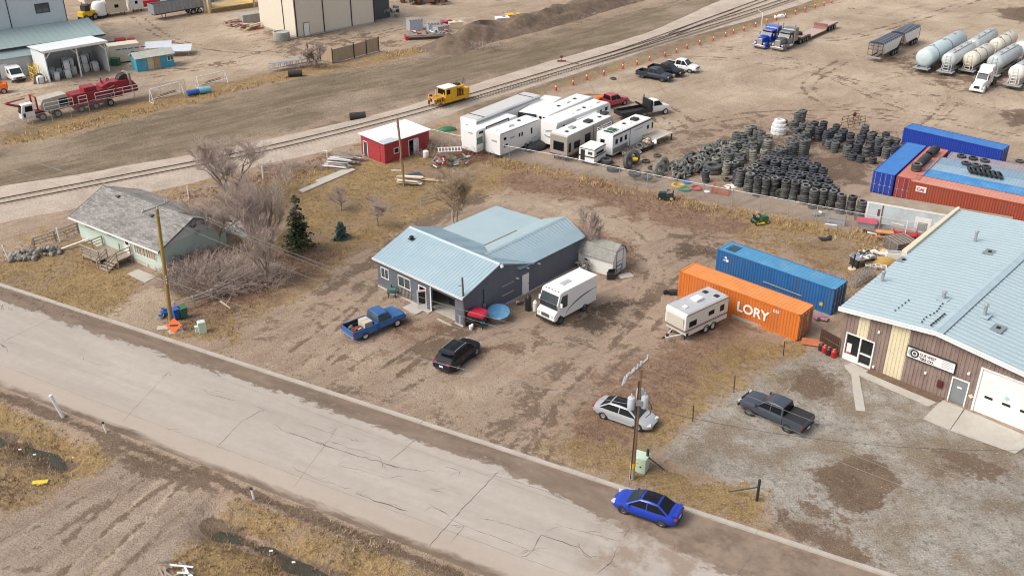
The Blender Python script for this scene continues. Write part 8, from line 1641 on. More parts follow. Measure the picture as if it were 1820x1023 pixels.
# repair shop front
t = thing("barbecue", "green barrel barbecue left of the shop window", "barbecue", P(697,528)); MB().lathe([(.0,-.42),(.3,-.4),(.33,0),(.3,.4),(0,.42)], mat("dark_green_paint",(.05,.13,.10),.5), 14, (0,0,.75), 'x').build("barrel", t, smooth=40); m = MB()
for x in (-.3,.3):
    for y in (-.2,.2): m.tube((x,y,0),(x,y,.6),.03,M_dsteel)
m.tube((0,0,1.0),(0,0,1.3),.06,M_dsteel); m.build("stand", t)
t = thing("pallet_crate", "grey slatted pallet crate leaning on the shop's front wall", "crate", P(722,531), R(137.5)); 
for k in range(9): MB().b(-.8+k*.19,-.8+k*.19+.1,-.05,.1,.05,1.05,M_woodd).build("slat", t)
MB().b(-.85,.9,-.1,-.06,.15,.25,M_woodd).b(-.85,.9,-.1,-.06,.8,.9,M_woodd).build("rail", t); put("shovel", "shovel leaning against the shop front", "shovel", (710,527), lambda m: m.tube((0,0,.1),(.1,.25,1.5),.02,M_white).rb((0,0,.15),(.24,.05,.3),M_steel))
t = thing("grill_cabinet", "red lidded grill on black legs at the shop's front corner", "grill", P(850,579), R(-25)); MB().ext([(-.8,1.15),(.8,1.15),(.75,1.45),(.4,1.6),(-.4,1.6),(-.75,1.45)], -.55, .55, mat("grill_red",(.50,.02,.05),.4,coat=.3)).build("hood", t, bevel=.05); MB().b(-.75,.75,-.5,.5,.95,1.15,M_trim).build("firebox", t); m = MB()
for x in (-.65,.65):
    for y in (-.42,.42): m.b(x-.04,x+.04,y-.04,y+.04,0,.95,M_trim)
m.b(-.65,.65,-.42,.42,.3,.36,M_trim); m.build("stand", t)
put("gas_bottle", "grey gas bottle by the dark service pole", "gas bottle", (820,576), lambda m: m.lathe([(0,0),(.2,.03),(.22,.2),(.22,.9),(.12,1.05),(.05,1.2),(0,1.2)],M_ghost,14)); put("white_bucket", "white bucket and jug in front of the red grill", "bucket", (837,585), lambda m: m.lathe([(0,0),(.15,0),(.18,.38),(.16,.38),(0,.36)],M_white,14).rb((.12,.25,.2),(.18,.18,.4),M_white)); put("blue_bucket", "small blue bucket under the red grill's right side", "bucket", (858,579), lambda m: m.lathe([(0,0),(.18,0),(.22,.4),(.2,.4),(0,.38)],mat("sky_blue",(.08,.28,.48),.5),14)); put("black_equipment", "black compressor between the service pole and red grill", "compressor", (834,578), lambda m: m.tube((-.4,0,.5),(.4,0,.5),.26,M_trim,n=12).b(-.2,.2,-.2,.2,.7,1.2,M_trim).b(-.4,-.3,-.2,.2,0,.4,M_trim).b(.3,.4,-.2,.2,0,.4,M_trim)); put("red_case", "red toolbox behind the black compressor", "toolbox", (836,574), lambda m: m.b(-.5,.5,-.25,.25,.9,1.2,M_red).b(-.45,.45,-.2,.2,0,.9,M_dsteel), R(-20))
t = thing("round_tub", "round blue tub standing on stacked tyres by the shop's side wall", "tub", P(886,566)); t.scale = (.74,.74,.8); t.rotation_euler = (R(14),0,0); MB().lathe([(1.22,.95),(1.34,1.0),(1.34,1.12),(1.22,1.14),(1.12,.98),(0,.9)], mat("tub_blue",(.10,.30,.50),.5,var=.2,dirt=(.6,(.33,.36,.38)),dscale=.9), 30).build("basin", t, smooth=40); MB().lathe([(1.22,.0),(1.3,.3),(1.3,.7),(1.2,.9)], mat("tub_side",(.16,.14,.12),.9,var=.3), 26).build("stand", t); MB().lathe([(1.33,1.1),(1.38,1.12),(1.33,1.16)], M_arm, 30, closed=True).build("rim_band", t)
tarp("blue tarp bundle on the ground between blue tub and shop wall", (889,541), M_blue, .8, R(40)); put("black_cylinder", "black gas cylinder left of the step van", "gas cylinder", (939,551), lambda m: m.lathe([(0,0),(.28,.02),(.28,1.3),(.2,1.45),(.06,1.6),(0,1.6)],M_trim,14)); put("white_cylinder", "white gas cylinder between black cylinder and step van", "gas cylinder", (951,552), lambda m: m.lathe([(0,0),(.22,.02),(.22,.85),(.14,1.0),(.06,1.1),(0,1.1)],M_white,14)); put("scrap_pipe", "rusty scrap pieces left of the black gas cylinder", "scrap", (926,541), lambda m: m.rb((0,0,.15),(.7,.2,.2),M_rust,.4).rb((-.3,.2,.1),(.3,.3,.2),M_white,.2).tube((.2,-.2,.1),(.6,.3,.3),.05,M_steel))
put("black_chair", "black folded chair and tub in front of the barn shed", "chair", (1085,495), lambda m: m.b(-.35,.35,-.3,.3,0,.6,M_trim).rb((.1,.3,.6),(.7,.06,.7),M_trim,.2,.0,.3)); put("empty_casement", "empty black window frame leaning on the barn shed", "window frame", (1099,489), lambda m: [m.rb((0,0,z),(.9,.05,.08),M_trim) for z in (.1,.6,1.1)] and m.rb((-.42,0,.6),(.07,.05,1.1),M_trim).rb((.42,0,.6),(.07,.05,1.1),M_trim), R(50)); put("step_slab", "pale concrete step slab by the barn shed door", "slab", (1112,490), lambda m: m.b(-.7,.7,-.45,.45,-.02,.06,M_slab), R(20)); put("brush_pile", "dark brush and rubbish between repair shop and barn shed", "rubbish", (1037,480), lambda m: [m.rb((rnd.uniform(-.8,.8),rnd.uniform(-.8,.8),.3+rnd.random()*.9),(.6,.2,.1),rnd.choice([M_woodd,M_dsteel,M_white,M_steel]),rnd.uniform(0,3),rnd.uniform(-.6,.6)) for k in range(22)][0])
# mowers
def mower(label, px, body, deck, rz):
    t = thing("ride_on_mower", label, "mower", P(*px), rz); MB().ext([(.1,.35),(1.0,.35),(1.0,.7),(.85,.85),(.1,.9)],-.28,.28,body).build("hood", t, bevel=.05); MB().b(-.75,.1,-.4,.4,.35,.55,body).build("chassis", t, bevel=.04); MB().b(-.6,-.1,-.25,.25,.55,.68,M_trim).rb((-.65,0,.85),(.1,.5,.5),M_trim,0,-.2).build("seat", t); MB().b(-.35,.4,-.6,.6,.12,.28,deck).build("mower_deck", t, bevel=.04); MB().tube((.1,0,.8),(-.1,0,1.1),.03,M_trim).lathe([(.16,0),(.2,.02),(.16,.04)],M_trim,12,(-.12,0,1.1)).build("steering_wheel", t)
    for x, r in ((.8,.2),(-.5,.3)):
        for sd in (1,-1): wheel(t, x, sd*.42, r, .2, sd, mat("mower_rim",(.6,.5,.1),.5))
mower("dark green ride-on mower on the leafy ground near the fence", (1185,354), mat("mower_dark",(.012,.045,.045),.4), M_trim, R(170)); mower("bright green and yellow ride-on mower on the brown grass", (1349,397), M_green, M_yel, R(20))
# red shed surroundings
put("white_drum", "white drum standing right of the red shed doorway", "drum", (757,280), lambda m: m.lathe([(0,0),(.36,0),(.38,.2),(.38,.8),(.32,.9),(0,.9)],M_white,14))
def boards(label, px, n, m_, L, rz, seed, w_=.6):
    q = MB(); r2 = random.Random(seed)
    for k in range(n): q.rb((r2.uniform(-.3,.3),r2.uniform(-w_,w_),.06+.075*k*.6),(L*r2.uniform(.7,1),.28,.05),m_ if r2.random() < .7 else M_white,r2.uniform(-.12,.12))
    return tag(q.build("board_pile", loc=P(*px), rz=rz), label, "boards")
boards("stack of pale boards at the foot of the bent pole", (728,324), 14, M_woodn, 3.2, R(-12), 1, 1.0); boards("pale boards lying right of the bent pole", (769,322), 4, M_woodn, 3.8, R(-12), 2, .15); boards("grey timber pile left of the red shed", (612,289), 20, M_woodd, 4.2, R(-22), 3, 1.4); boards("white scrap boards beside the grey timber pile", (598,297), 8, M_wood, 3.2, R(-15), 4, .8)
put("slate_sheet", "dark square panel lying behind the pale boards", "panel", (735,313), lambda m: m.b(-1.1,1.1,-.8,.8,.02,.1,mat("slate_panel",(.05,.06,.07),.6)), R(30)); put("white_strip", "short white strip lying on the lawn left of the bent pole", "strip", (704,303), lambda m: m.b(-.6,.6,-.1,.1,.0,.05,M_white))
slab_px("foundation_strip", [(531,339),(539,343),(632,303),(626,300)], .12, "", "", M_slab, kind=1); slab_px("foundation_strip", [(560,322),(566,325),(622,303),(616,300)], .1, "", "", M_slab, kind=1)
t = thing("clothes_post", "white T shaped clothes post left of the grey timber pile", "post", P(583,296)); MB().tube((0,0,0),(0,0,2.0),.05,M_white).tube((-.6,0,1.95),(.6,.2,2.05),.05,M_white).build("post", t)
m = MB(); r2 = random.Random(8)
for k in range(60): m.rb((r2.uniform(-2.4,2.4),r2.uniform(-1.2,1.2),.15+r2.random()*.8),(r2.uniform(.3,1.2),.14,.1),r2.choice([M_red,M_white,M_dsteel,M_blue,M_rust,M_steel,M_green,M_red]),r2.uniform(0,3.1),r2.uniform(-.5,.5))
tag(m.build("scrap_heap", loc=P(803,292), rz=.1), "colourful metal scrap heap on the lawn right of the red shed", "scrap"); t = thing("ladder_rack", "white ladder-like rack lying on top of the colourful scrap heap", "ladder", P(800,283), R(8)); m = MB(); m.b(-1.5,1.5,-.05,.05,1.0,1.1,M_white).b(-1.5,1.5,.5,.6,1.3,1.4,M_white)
for k in range(8): m.rb((-1.4+k*.4,.25,1.2),(.08,.7,.08),M_white,0,0,.5)
m.build("frame", t)
# junk by the tyre shop
def crate2(): crate("grey wire crate among the dry grass by the fence", (1484,396), 2.0, M_ghost, R(-25))
crate2(); put("white_sheet", "white panel lying in the dry grass left of the wire crate", "panel", (1476,407), lambda m: m.rb((0,0,.3),(1.2,.1,.7),M_white,0,0,.5), R(-20)); put("black_sheet", "black sheet lying on the brown grass behind the blue container", "sheet", (1466,426), lambda m: m.rb((0,0,.12),(1.3,.7,.06),M_trim,.2,.15).rb((.5,.2,.2),(.6,.4,.06),M_trim,.6,-.3)); put("plastic_sheet", "crumpled white plastic sheet against the fence", "plastic", (1454,383), lambda m: m.rb((0,0,.15),(1.1,.6,.2),M_ghost,.2,.2).rb((.4,.2,.3),(.6,.4,.2),M_white,.6,.4)); put("red_kennel", "red roofed kennel beside the fence", "kennel", (1539,402), lambda m: m.b(-.9,.9,-.5,.5,0,.6,M_ghost).ext([(-.65,.6),(.65,.6),(0,1.0)],-1.05,1.05,mat("kennel_red",(.5,.06,.10),.6),'x'), R(-20)); put("black_scrap", "black and white scrap sheets in the grass below the kennel", "scrap", (1547,415), lambda m: m.rb((0,0,.15),(1.5,.5,.08),M_trim,-.5,.1).rb((.2,-.3,.15),(1.3,.3,.08),M_white,-.4,.1))
t = thing("picnic_table", "orange picnic table standing in the dry grass", "picnic table", P(1571,423), R(-15)); MB().b(-.9,.9,-.38,.38,.7,.76,mat("orange_wood",(.55,.27,.12),.7)).build("table_top", t); MB().b(-.9,.9,-.85,-.6,.42,.47,MATS["orange_wood"]).build("bench", t); MB().b(-.9,.9,.6,.85,.42,.47,MATS["orange_wood"]).build("bench", t)
for x in (-.7,.7): MB().rb((x,0,.35),(.06,1.5,.08),M_red).rb((x,-.3,.35),(.06,.08,.75),M_red,0,0,.5).rb((x,.3,.35),(.06,.08,.75),M_red,0,0,-.5).build("leg", t)
m = MB()
for k in range(7):
    for j in range(6): m.b(-1.3+j*.44,-1.02+j*.44,-1.1,1.1,k*.16+.1,k*.16+.13,M_woodd)
    for y in (-1.05,0,.95): m.b(-1.3,1.25,y,y+.1,k*.16,k*.16+.1,M_woodd)
tag(m.build("pallet_pile", loc=P(1599,441), rz=R(20)), "grey wooden pallet pile beside the tyre shop's roof edge", "pallets"); put("red_trestle", "red metal frame behind the pallet pile", "frame", (1607,424), lambda m: m.b(-1.2,1.2,-.5,.5,.5,.6,M_red).b(-1.2,-1.1,-.5,.5,0,.9,M_red).b(1.1,1.2,-.5,.5,0,.9,M_red).tube((0,0,.6),(0,0,2.0),.05,M_white), R(-15))
put("scrap_table", "cluttered grey workbench in the corner by the blue container", "workbench", (1531,470), lambda m: [m.rb((rnd.uniform(-1,1),rnd.uniform(-.6,.6),1.0+rnd.random()*.2),(rnd.uniform(.3,1),.15,.12),rnd.choice([M_white,M_steel,M_ghost,M_dsteel]),rnd.uniform(0,3)) for k in range(16)][0].b(-1.1,1.1,-.7,.7,.85,.95,M_ghost).b(-1.,-.8,-.6,.6,0,.85,M_dsteel).b(.8,1.,-.6,.6,0,.85,M_dsteel), R(20)); tarp("mustard yellow tarp bundle next to the cluttered workbench", (1566,469), mat("mustard_tarp",(.50,.33,.11),.7,var=.2), 1.5, R(10)); tarp("tan folded tarp above the mustard one", (1572,450), mat("tan_tarp",(.55,.40,.22),.7,var=.2), .8, R(80)); put("white_tub", "white tub by the tyre shop's roof edge", "tub", (1588,460), lambda m: m.b(-.8,.8,-.4,.4,0,.75,M_white).b(-.7,.7,-.3,.3,.75,.76,M_ghost), R(-10), bevel=.06); put("white_sheeting", "crumpled white sheeting left of the tan tarp", "sheeting", (1560,452), lambda m: m.rb((0,0,.2),(1.2,.5,.15),M_white,-.3,.2).rb((.5,-.3,.25),(.9,.3,.15),M_white,-.8,-.2).rb((-.4,.1,.3),(.6,.4,.2),M_white,.3))
t = thing("white_lattice", "white lattice frame lying below the mustard tarp", "lattice", P(1556,478), R(-12)); m = MB()
for k in range(5): m.b(-1+k*.48,-.92+k*.48,-.35,.35,.3,.36,M_white)
for k in range(3): m.b(-1,1,-.35+k*.32,-.28+k*.32,.36,.4,M_white)
m.build("frame", t); put("parasol_stand", "round cream base with dark pole beside the workbench", "stand", (1514,478), lambda m: m.lathe([(0,0),(.4,0),(.38,.12),(0,.14)],M_cream,14).tube((0,0,.1),(.1,0,1.6),.08,M_trim)); put("pale_hoarding", "long pale panel leaning along the fence below the trailer body", "panel", (1577,405), lambda m: m.rb((0,0,.35),(3.4,.1,.7),M_ghost).rb((0,-.02,.72),(3.4,.14,.06),M_white), R(-38)); put("concrete_beam", "pinkish concrete beam lying along the fence right of the pale panel", "beam", (1612,415), lambda m: m.rb((0,0,.3),(3.2,.5,.6),mat("pinkish_concrete",(.42,.34,.31),.9)), R(-38))
# by the containers and the tyre shop corner
for i, (x, y, mm, lab) in enumerate([(1459,622,M_trim,"black can at the left end of the can row by the tyre shop corner"),(1465,626,M_red,"red can second from the left in the row by the tyre shop corner"),(1472,630,M_trim,"black can in the middle of the row by the tyre shop corner"),(1481,634,M_red,"red can at the right end of the can row by the tyre shop corner")]): put("fuel_can", lab, "can", (x, y), lambda m, mm=mm: m.lathe([(0,0),(.24,0),(.25,.55),(.12,.68),(.05,.75),(0,.75)],mm,12).rb((0,0,.75),(.2,.05,.06),M_yel), group="cans at the tyre shop corner")
rail_fence("board_gate", "dark brown picket gate between orange container and tyre shop", [(1457,612),(1490,632)], mat("dark_picket",(.12,.07,.05),.9,var=.3), (.3,.9), 1.5); m = MB(); A, B = P(1457,612), P(1490,630); d = B-A
for k in range(12): q = d*(k/11); m.b(q.x-.08,q.x+.08,q.y-.03,q.y+.03,.05,1.55,MATS["dark_picket"])
tag(m.build("picket_row", loc=A), "row of dark brown pickets standing against the gate rails", "pickets"); put("rusty_sheet", "rust orange sheet lying before the brown picket gate", "sheet", (1441,612), lambda m: m.rb((0,0,.25),(1.6,.7,.06),mat("rust_sheet",(.42,.13,.055),.8,var=.3),-.3,0,.4)); put("long_white_beam", "long white beam lying along the orange container", "beam", (1328,572), lambda m: m.b(-1.5,1.5,-.14,.14,0,.24,M_arm), R(-41)); put("pink_cloth", "pink cloth heap at the right end of the orange container", "cloth", (1456,566), lambda m: m.rb((0,0,.2),(1.1,.7,.3),mat("pink_fabric",(.42,.24,.30),.9,var=.4,scale=5),.4,.2).rb((.4,-.3,.15),(.7,.6,.2),MATS["pink_fabric"],1.,.3)); put("toolbox", "dark box and wheel lying at the orange container's left end", "box", (1199,523), lambda m: m.b(-.5,.3,-.25,.25,0,.4,M_dsteel).tube((-.8,-.1,.2),(-.8,.1,.2),.28,M_trim,n=12).rb((.5,.1,.15),(.5,.3,.3),M_trim,.3)); put("scrap_between", "scrap frames lying between the orange and blue containers", "scrap", (1388,528), lambda m: m.rb((0,0,.9),(4,.1,.1),M_steel,-.75,.02).rb((.5,.3,.8),(3,.1,.1),M_woodd,-.7)); 
t = thing("steel_gate", "folded steel mesh gates leaning behind the blue container's end", "gate", P(1520,512), R(42)); m = MB()
for k in range(3):
    for z in (.1,.6,1.1): m.tube((0,k*.25,z+k*.1),(3.4,k*.25,z+.1*k),.035,M_post,n=5)
    for x in (0,1.1,2.2,3.4): m.tube((x,k*.25,.1),(x,k*.25,1.1+.1*k),.035,M_post,n=5)
m.build("frame", t)
for px, h_, lab in (((1392,632),1.4,"thin steel post at the grass edge near the orange container"),((1304,697),1.55,"thin steel post at the grass edge behind the grey pickup"),((1231,749),1.5,"thin steel post between silver sedan and gravel lot")): put("steel_post", lab, "post", px, lambda m, h_=h_: m.tube((0,0,0),(-.05,0,h_),.045,M_dsteel,n=6), group="steel posts along the gravel edge")
for px, d, lab in (((1149,834),(1.2,-.2),"dark corner post with brace behind the green transformer box"),((1345,889),(-1.75,.75),"dark corner post with slanting brace at the gravel lot's front")):
    t = thing("corner_post", lab, "fence post", P(*px)); MB().tube((0,0,-.1),(0,0,1.75),.1,M_dsteel,n=8).build("post", t); MB().tube((0,0,1.15),(d[0],d[1],.15),.045,M_dsteel,n=6).build("brace", t)
# ---------------------------------------------------------------- vegetation
M_bark = mat("grey_brown_bark", (.27,.215,.175), .95, var=.3, scale=5); M_twig = mat("bare_twigs", (.37,.295,.25), .95, var=.3, scale=1.2); M_twigr = mat("reddish_twigs", (.35,.275,.24), .95, var=.35, scale=1.2); M_pale = mat("pale_bark", (.36,.30,.255), .95, var=.25, scale=4)
def bare_tree(label, px, H, spread, seed, twig=None, stems=1, bark=None, twigr=.015, cat="tree", name="bare_tree", levels=4, group="bare trees around the house and shop", first=.28):
    r = random.Random(seed); t = thing(name, label, cat, P(*px), 0, group); tr = MB(); cr = MB(); twig = twig or M_twig; bark = bark or M_bark
    def grow(p, d, L, rad, lev):
        n = 3 if lev < levels else 2; pts = [p]; q = p
        for i in range(n):
            d = (d+Vector((r.uniform(-.22,.22), r.uniform(-.22,.22), r.uniform(-.04,.16)))).normalized(); q = q+d*(L/n); pts.append(q)
        for i in range(n):
            a, b = rad*(1-.5*i/n), rad*(1-.5*(i+1)/n)
            (tr if lev < 2 else cr).tube(pts[i], pts[i+1], max(a, twigr), bark if lev < 2 else twig, max(b, twigr*.7), 6 if lev < 2 else 3, False)
        if lev >= levels: return
        k = {0:6,1:5,2:6,3:6}.get(lev, 5)
        for i in range(k):
            f = r.uniform(first if lev == 0 else .25, 1.); seg = min(n-1, int(f*n)); b = pts[seg].lerp(pts[seg+1], f*n-seg); a = r.uniform(0, 6.283); u = Vector((math.cos(a), math.sin(a), 0)); sp = spread*r.uniform(.6,1.25)
            nd = (d*.55+u*sp+Vector((0,0,.25))).normalized(); grow(b, nd, L*r.uniform(.5,.72), rad*(1-.5*f)*.55, lev+1)
    for s in range(stems):
        a = r.uniform(0,6.283); off_ = .25*min(1, stems-1); d0 = Vector((math.cos(a)*.25*(stems > 1)+r.uniform(-.08,.08), math.sin(a)*.25*(stems > 1)+r.uniform(-.08,.08), 1)).normalized()
        grow(Vector((math.cos(a)*off_, math.sin(a)*off_, -.1)), d0, H*.52*r.uniform(.85,1.1), H*.020+.03, 0)
    tr.build("trunk", t, fix=False); cr.build("crown", t, fix=False); return t
bare_tree("tall bare tree standing behind the bungalow beside the railway", (412,352), 8.2, .85, 11, M_twig, 3); bare_tree("bare tree growing against the bungalow's right wall", (382,450), 7.0, .6, 12, M_twig, 2, M_pale, first=.4); bare_tree("tall bare tree with fallen logs at its foot right of the big bush", (476,503), 9.4, .42, 13, M_twigr, 2); bare_tree("tall bare tree behind the log strewn one left of the spruce", (474,462), 9.0, .42, 14, M_twig, 2); bare_tree("grey bare tree between the bungalow patio and spruce", (447,425), 6.0, .8, 15, M_twig, 2)
bare_tree("small dark bare fruit tree on the lawn left of the repair shop", (672,402), 4.2, 1.0, 16, M_twigr, 1, twigr=.013); bare_tree("small pale bare fruit tree behind the blue spruce", (606,374), 3.8, 1.0, 17, M_twig, 1, twigr=.012); bare_tree("golden grey bare tree behind the repair shop's roof", (808,402), 6.6, .75, 18, mat("golden_twigs",(.32,.235,.15),.95,var=.3), 2, M_pale); bare_tree("slim bare tree between the repair shop and barn shed", (1053,474), 5.8, .3, 19, M_twigr, 1, M_pale, first=.3); bare_tree("scraggly bare bush tree on the bank by the board fence", (560,120), 4.5, .9, 20, M_twig, 2, twigr=.02)
def thicket(label, px, rx, ry, h, n, seed, m, rz=0., name="bare_bush", pale=.0):
    """arching bare stems spreading from many roots"""
    r = random.Random(seed); t = thing(name, label, "bush", P(*px), rz, "bare bushes"); mb = MB()
    for k in range(n):
        a = r.uniform(0,6.283); q = math.sqrt(r.random()); p = Vector((math.cos(a)*q*rx, math.sin(a)*q*ry, 0)); d = Vector((math.cos(a)*.5*q+r.uniform(-.5,.5), math.sin(a)*.5*q+r.uniform(-.5,.5), 1)).normalized(); L = h*r.uniform(.6,1.15)*(1-.35*q); mm = m if r.random() > pale else M_pale
        for i in range(4):
            e = p+d*(L/4); mb.tube(p, e, .022*(1-.15*i), mm, .018*(1-.15*i), 3, False)
            if i > 0:
                for _ in range(2): s = (d+Vector((r.uniform(-.9,.9), r.uniform(-.9,.9), r.uniform(-.3,.4)))).normalized(); mb.tube(e, e+s*L*r.uniform(.2,.4), .013, mm, .008, 3, False)
            p = e; d = (d+Vector((d.x*.35+r.uniform(-.2,.2), d.y*.35+r.uniform(-.2,.2), -.22))).normalized()
    mb.build("stems", t, fix=False); return t
thicket("huge tangled bare bush in front of the bungalow's right wall", (384,500), 4.6, 3.5, 2.8, 720, 1, M_twigr, pale=.35); thicket("reddish bare bush against the bungalow's wall", (345,475), 2.4, 1.6, 2.0, 200, 2, mat("red_twigs",(.20,.085,.08),.95,var=.3)); thicket("bare bush at the foot of the tall bare trees", (455,500), 3.2, 2.4, 1.9, 260, 3, M_twigr, pale=.3); thicket("tangled bare brush behind the bungalow near the railway", (430,370), 4.2, 2.6, 2.2, 300, 4, M_twig); thicket("dry brush around the bungalow patio", (430,405), 2.8, 2.2, 1.6, 180, 5, M_twigr); thicket("dense brown brush right of the red shed", (775,268), 3.6, 2.2, 1.7, 240, 6, M_twigr); thicket("reddish brush before the white trailers' ends", (848,278), 2.6, 1.5, 1.5, 170, 7, mat("red_twigs2",(.25,.12,.105),.95,var=.3)); thicket("low dark bush at the bungalow's right front corner", (312,492), .9, .7, .9, 90, 8, M_dsteel); thicket("scrubby brush on the railway bank left of the red shed", (515,300), 4.0, 1.2, 1.2, 160, 9, M_twigr); thicket("thin reddish brush at the scrap heap right of the red shed", (805,318), 2.2, 1.6, 1.3, 120, 10, M_twigr); thicket("dry brush along the dirt berm's near foot", (850,86), 5, 1.6, 1.4, 150, 11, M_twigr); thicket("brown weeds over the dirt berm's near slope", (1010,30), 7, 2, 1.2, 150, 14, M_twig); thicket("dry dark brush on the dirt berm's crest", (940,42), 6, 1.8, 1.8, 160, 13, M_twigr); thicket("dry brush on the far bank under the board fence", (545,120), 3, 1.4, 1.3, 110, 12, M_twig)
# fallen logs
for k, (a, b, lab) in enumerate([((447,488),(503,470),"pale fallen log under the tall bare trees, longest one"),((486,492),(508,478),"short pale fallen log right of the tree trunk"),((440,497),(470,488),"grey fallen branch left of the tree trunk"),((392,535),(410,548),"pale stick lying under the big bush's front")]):
    A, B = P(*a, .5), P(*b, .5); tag(MB().tube((0,0,0), B-A, .11, M_pale, .06, 7).tube((B-A)*.5, (B-A)*.5+Vector((.4,.6,.5)), .05, M_pale, .03, 5).build("fallen_log", loc=A), lab, "log", "fallen logs under the trees")
M_leaf = mat("spruce_needles", (.045,.062,.028), .9, var=.4, scale=2); M_leafb = mat("blue_spruce_needles", (.075,.14,.125), .9, var=.35, scale=3)
def conifer(label, px, H, rad, seed, m, dead_top=0., base=.08, name="spruce_tree"):
    r = random.Random(seed); t = thing(name, label, "conifer", P(*px)); MB().tube((0,0,-.1),(.05,0,H),.05+H*.014,M_bark,.02,7).build("trunk", t); cr = MB(); n = int(H*10)
    for i in range(n):
        f = i/n; z = H*(base+(1-base)*f); R_ = rad*(1-f)**.8*r.uniform(.45,1.2)+.1
        for k in range(7):
            a = r.uniform(0,6.283); 
            if r.random() < .18: continue
            d = Vector((math.cos(a), math.sin(a), -.25)); dead = f > 1-dead_top and r.random() < .85
            for s in range(7):
                q = Vector((0,0,z))+d*(R_*(.2+.8*s/6)*r.uniform(.9,1.05)); sz = .09+.12*r.random()
                if dead:
                    if s % 2 == 0: cr.tube(q, q+Vector((r.uniform(-.3,.3),r.uniform(-.3,.3),r.uniform(-.1,.25))), .014, M_twig, .008, 3, False)
                else:
                    u = Vector((r.uniform(-1,1), r.uniform(-1,1), r.uniform(-.5,.5))).normalized()*sz; v = Vector((r.uniform(-1,1), r.uniform(-1,1), r.uniform(-.8,.3))).normalized()*sz; cr.raw([q-u, q+v*1.1, q+u, q-v], [(0,1,2,3)], m)
    cr.build("crown", t, fix=False)
conifer("tall dark green spruce with bare dead top right of the bare trees", (533,445), 6.2, 1.65, 3, M_leaf, .38); conifer("small round blue spruce alone on the lawn", (607,424), 1.9, 1.0, 5, M_leafb, 0, .05)

# ---------------------------------------------------------------- dry grass, weeds and tumbled leaves
def poly_pts(pxs, dens, r):
    q = XY(pxs); x0, y0 = q.min(0); x1, y1 = q.max(0); n = int((x1-x0)*(y1-y0)*dens); pt = np.stack([r.uniform(x0, x1, n), r.uniform(y0, y1, n)], 1); d = sdist(q, pt[:,0], pt[:,1]); return pt[d > r.uniform(-.5, .8, n)]
def tufts(name, label, areas, cols, seed):
    """many small fans of dry blades in ONE object: nobody could count them"""
    r = np.random.RandomState(seed); V = []; Fc = []; Mi = []; base = 0
    for pxs, dens, h, w in areas:
        p = poly_pts(pxs, dens, r); n = len(p)
        if not n: continue
        cl = np.array([mnoise.noise(Vector((a*.22, b*.22, 3.))) for a, b in p]); p = p[cl > r.uniform(-.6, .25, n)]; n = len(p); B = 5
        z0 = ditch(p[:,0], p[:,1]); ang = r.uniform(0, 6.283, (n, B)); lean = r.uniform(.15, .9, (n, B)); hh = h*r.uniform(.45, 1.25, (n, 1))*r.uniform(.6, 1.1, (n, B)); off_ = r.uniform(-.10, .10, (n, B, 2))*(1+h)
        bx = p[:,0,None]+off_[...,0]; by = p[:,1,None]+off_[...,1]; wx, wy = -np.sin(ang)*w*r.uniform(.6,1.4,(n,B)), np.cos(ang)*w*r.uniform(.6,1.4,(n,B)); tx = bx+np.cos(ang)*lean*hh; ty = by+np.sin(ang)*lean*hh; zb = np.repeat(z0[:,None], B, 1)-.02
        v = np.stack([np.stack([bx-wx, by-wy, zb], -1), np.stack([bx+wx, by+wy, zb], -1), np.stack([tx, ty, zb+hh*np.sqrt(np.maximum(.05, 1-lean**2*.6))], -1)], 2).reshape(-1, 3); V.append(v); k = n*B; Fc.append(np.arange(k*3).reshape(-1, 3)+base); base += k*3; ci = np.repeat(r.choice(len(cols), n, p=[c[1] for c in cols]), B); Mi.append(ci)
    V = np.concatenate(V); Fc = np.concatenate(Fc); Mi = np.concatenate(Mi); me_ = bpy.data.meshes.new(name); me_.vertices.add(len(V)); me_.vertices.foreach_set("co", V.astype(np.float32).ravel()); me_.loops.add(Fc.size); me_.loops.foreach_set("vertex_index", Fc.ravel().astype(np.int32)); me_.polygons.add(len(Fc)); me_.polygons.foreach_set("loop_start", np.arange(0, Fc.size, 3, dtype=np.int32)); me_.polygons.foreach_set("loop_total", np.full(len(Fc), 3, np.int32))
    for c, _ in cols: me_.materials.append(c)
    me_.polygons.foreach_set("material_index", Mi.astype(np.int32)); me_.update(); o = bpy.data.objects.new(name, me_); C.objects.link(o); tag(o, label, "grass", kind='stuff'); return o
G_straw = mat("straw_blades", (.40,.285,.16), .9, var=.2, scale=.5); G_tan = mat("tan_blades", (.34,.238,.128), .9, var=.2, scale=.5); G_brown = mat("brown_blades", (.20,.125,.07), .9, var=.25, scale=.5); G_gold = mat("golden_blades", (.50,.325,.14), .9, var=.2, scale=.5); G_pale = mat("pale_blades", (.56,.45,.30), .9, var=.2, scale=.5); G_red = mat("russet_blades", (.25,.13,.085), .9, var=.25, scale=.5)
tufts("verge_grass", "rough dry grass on the near verge and ditch banks", [
  ([(-80,662),(0,706),(60,744),(150,787),(206,800),(188,828),(138,850),(38,903),(-60,930),(-200,950)], 17, .34, .022), ([(425,874),(455,882),(560,920),(700,966),(880,1042),(900,1100),(280,1100),(302,1010),(344,960),(388,917)], 17, .34, .022)], [(G_straw,.14),(G_tan,.4),(G_brown,.38),(G_pale,.08)], 1)
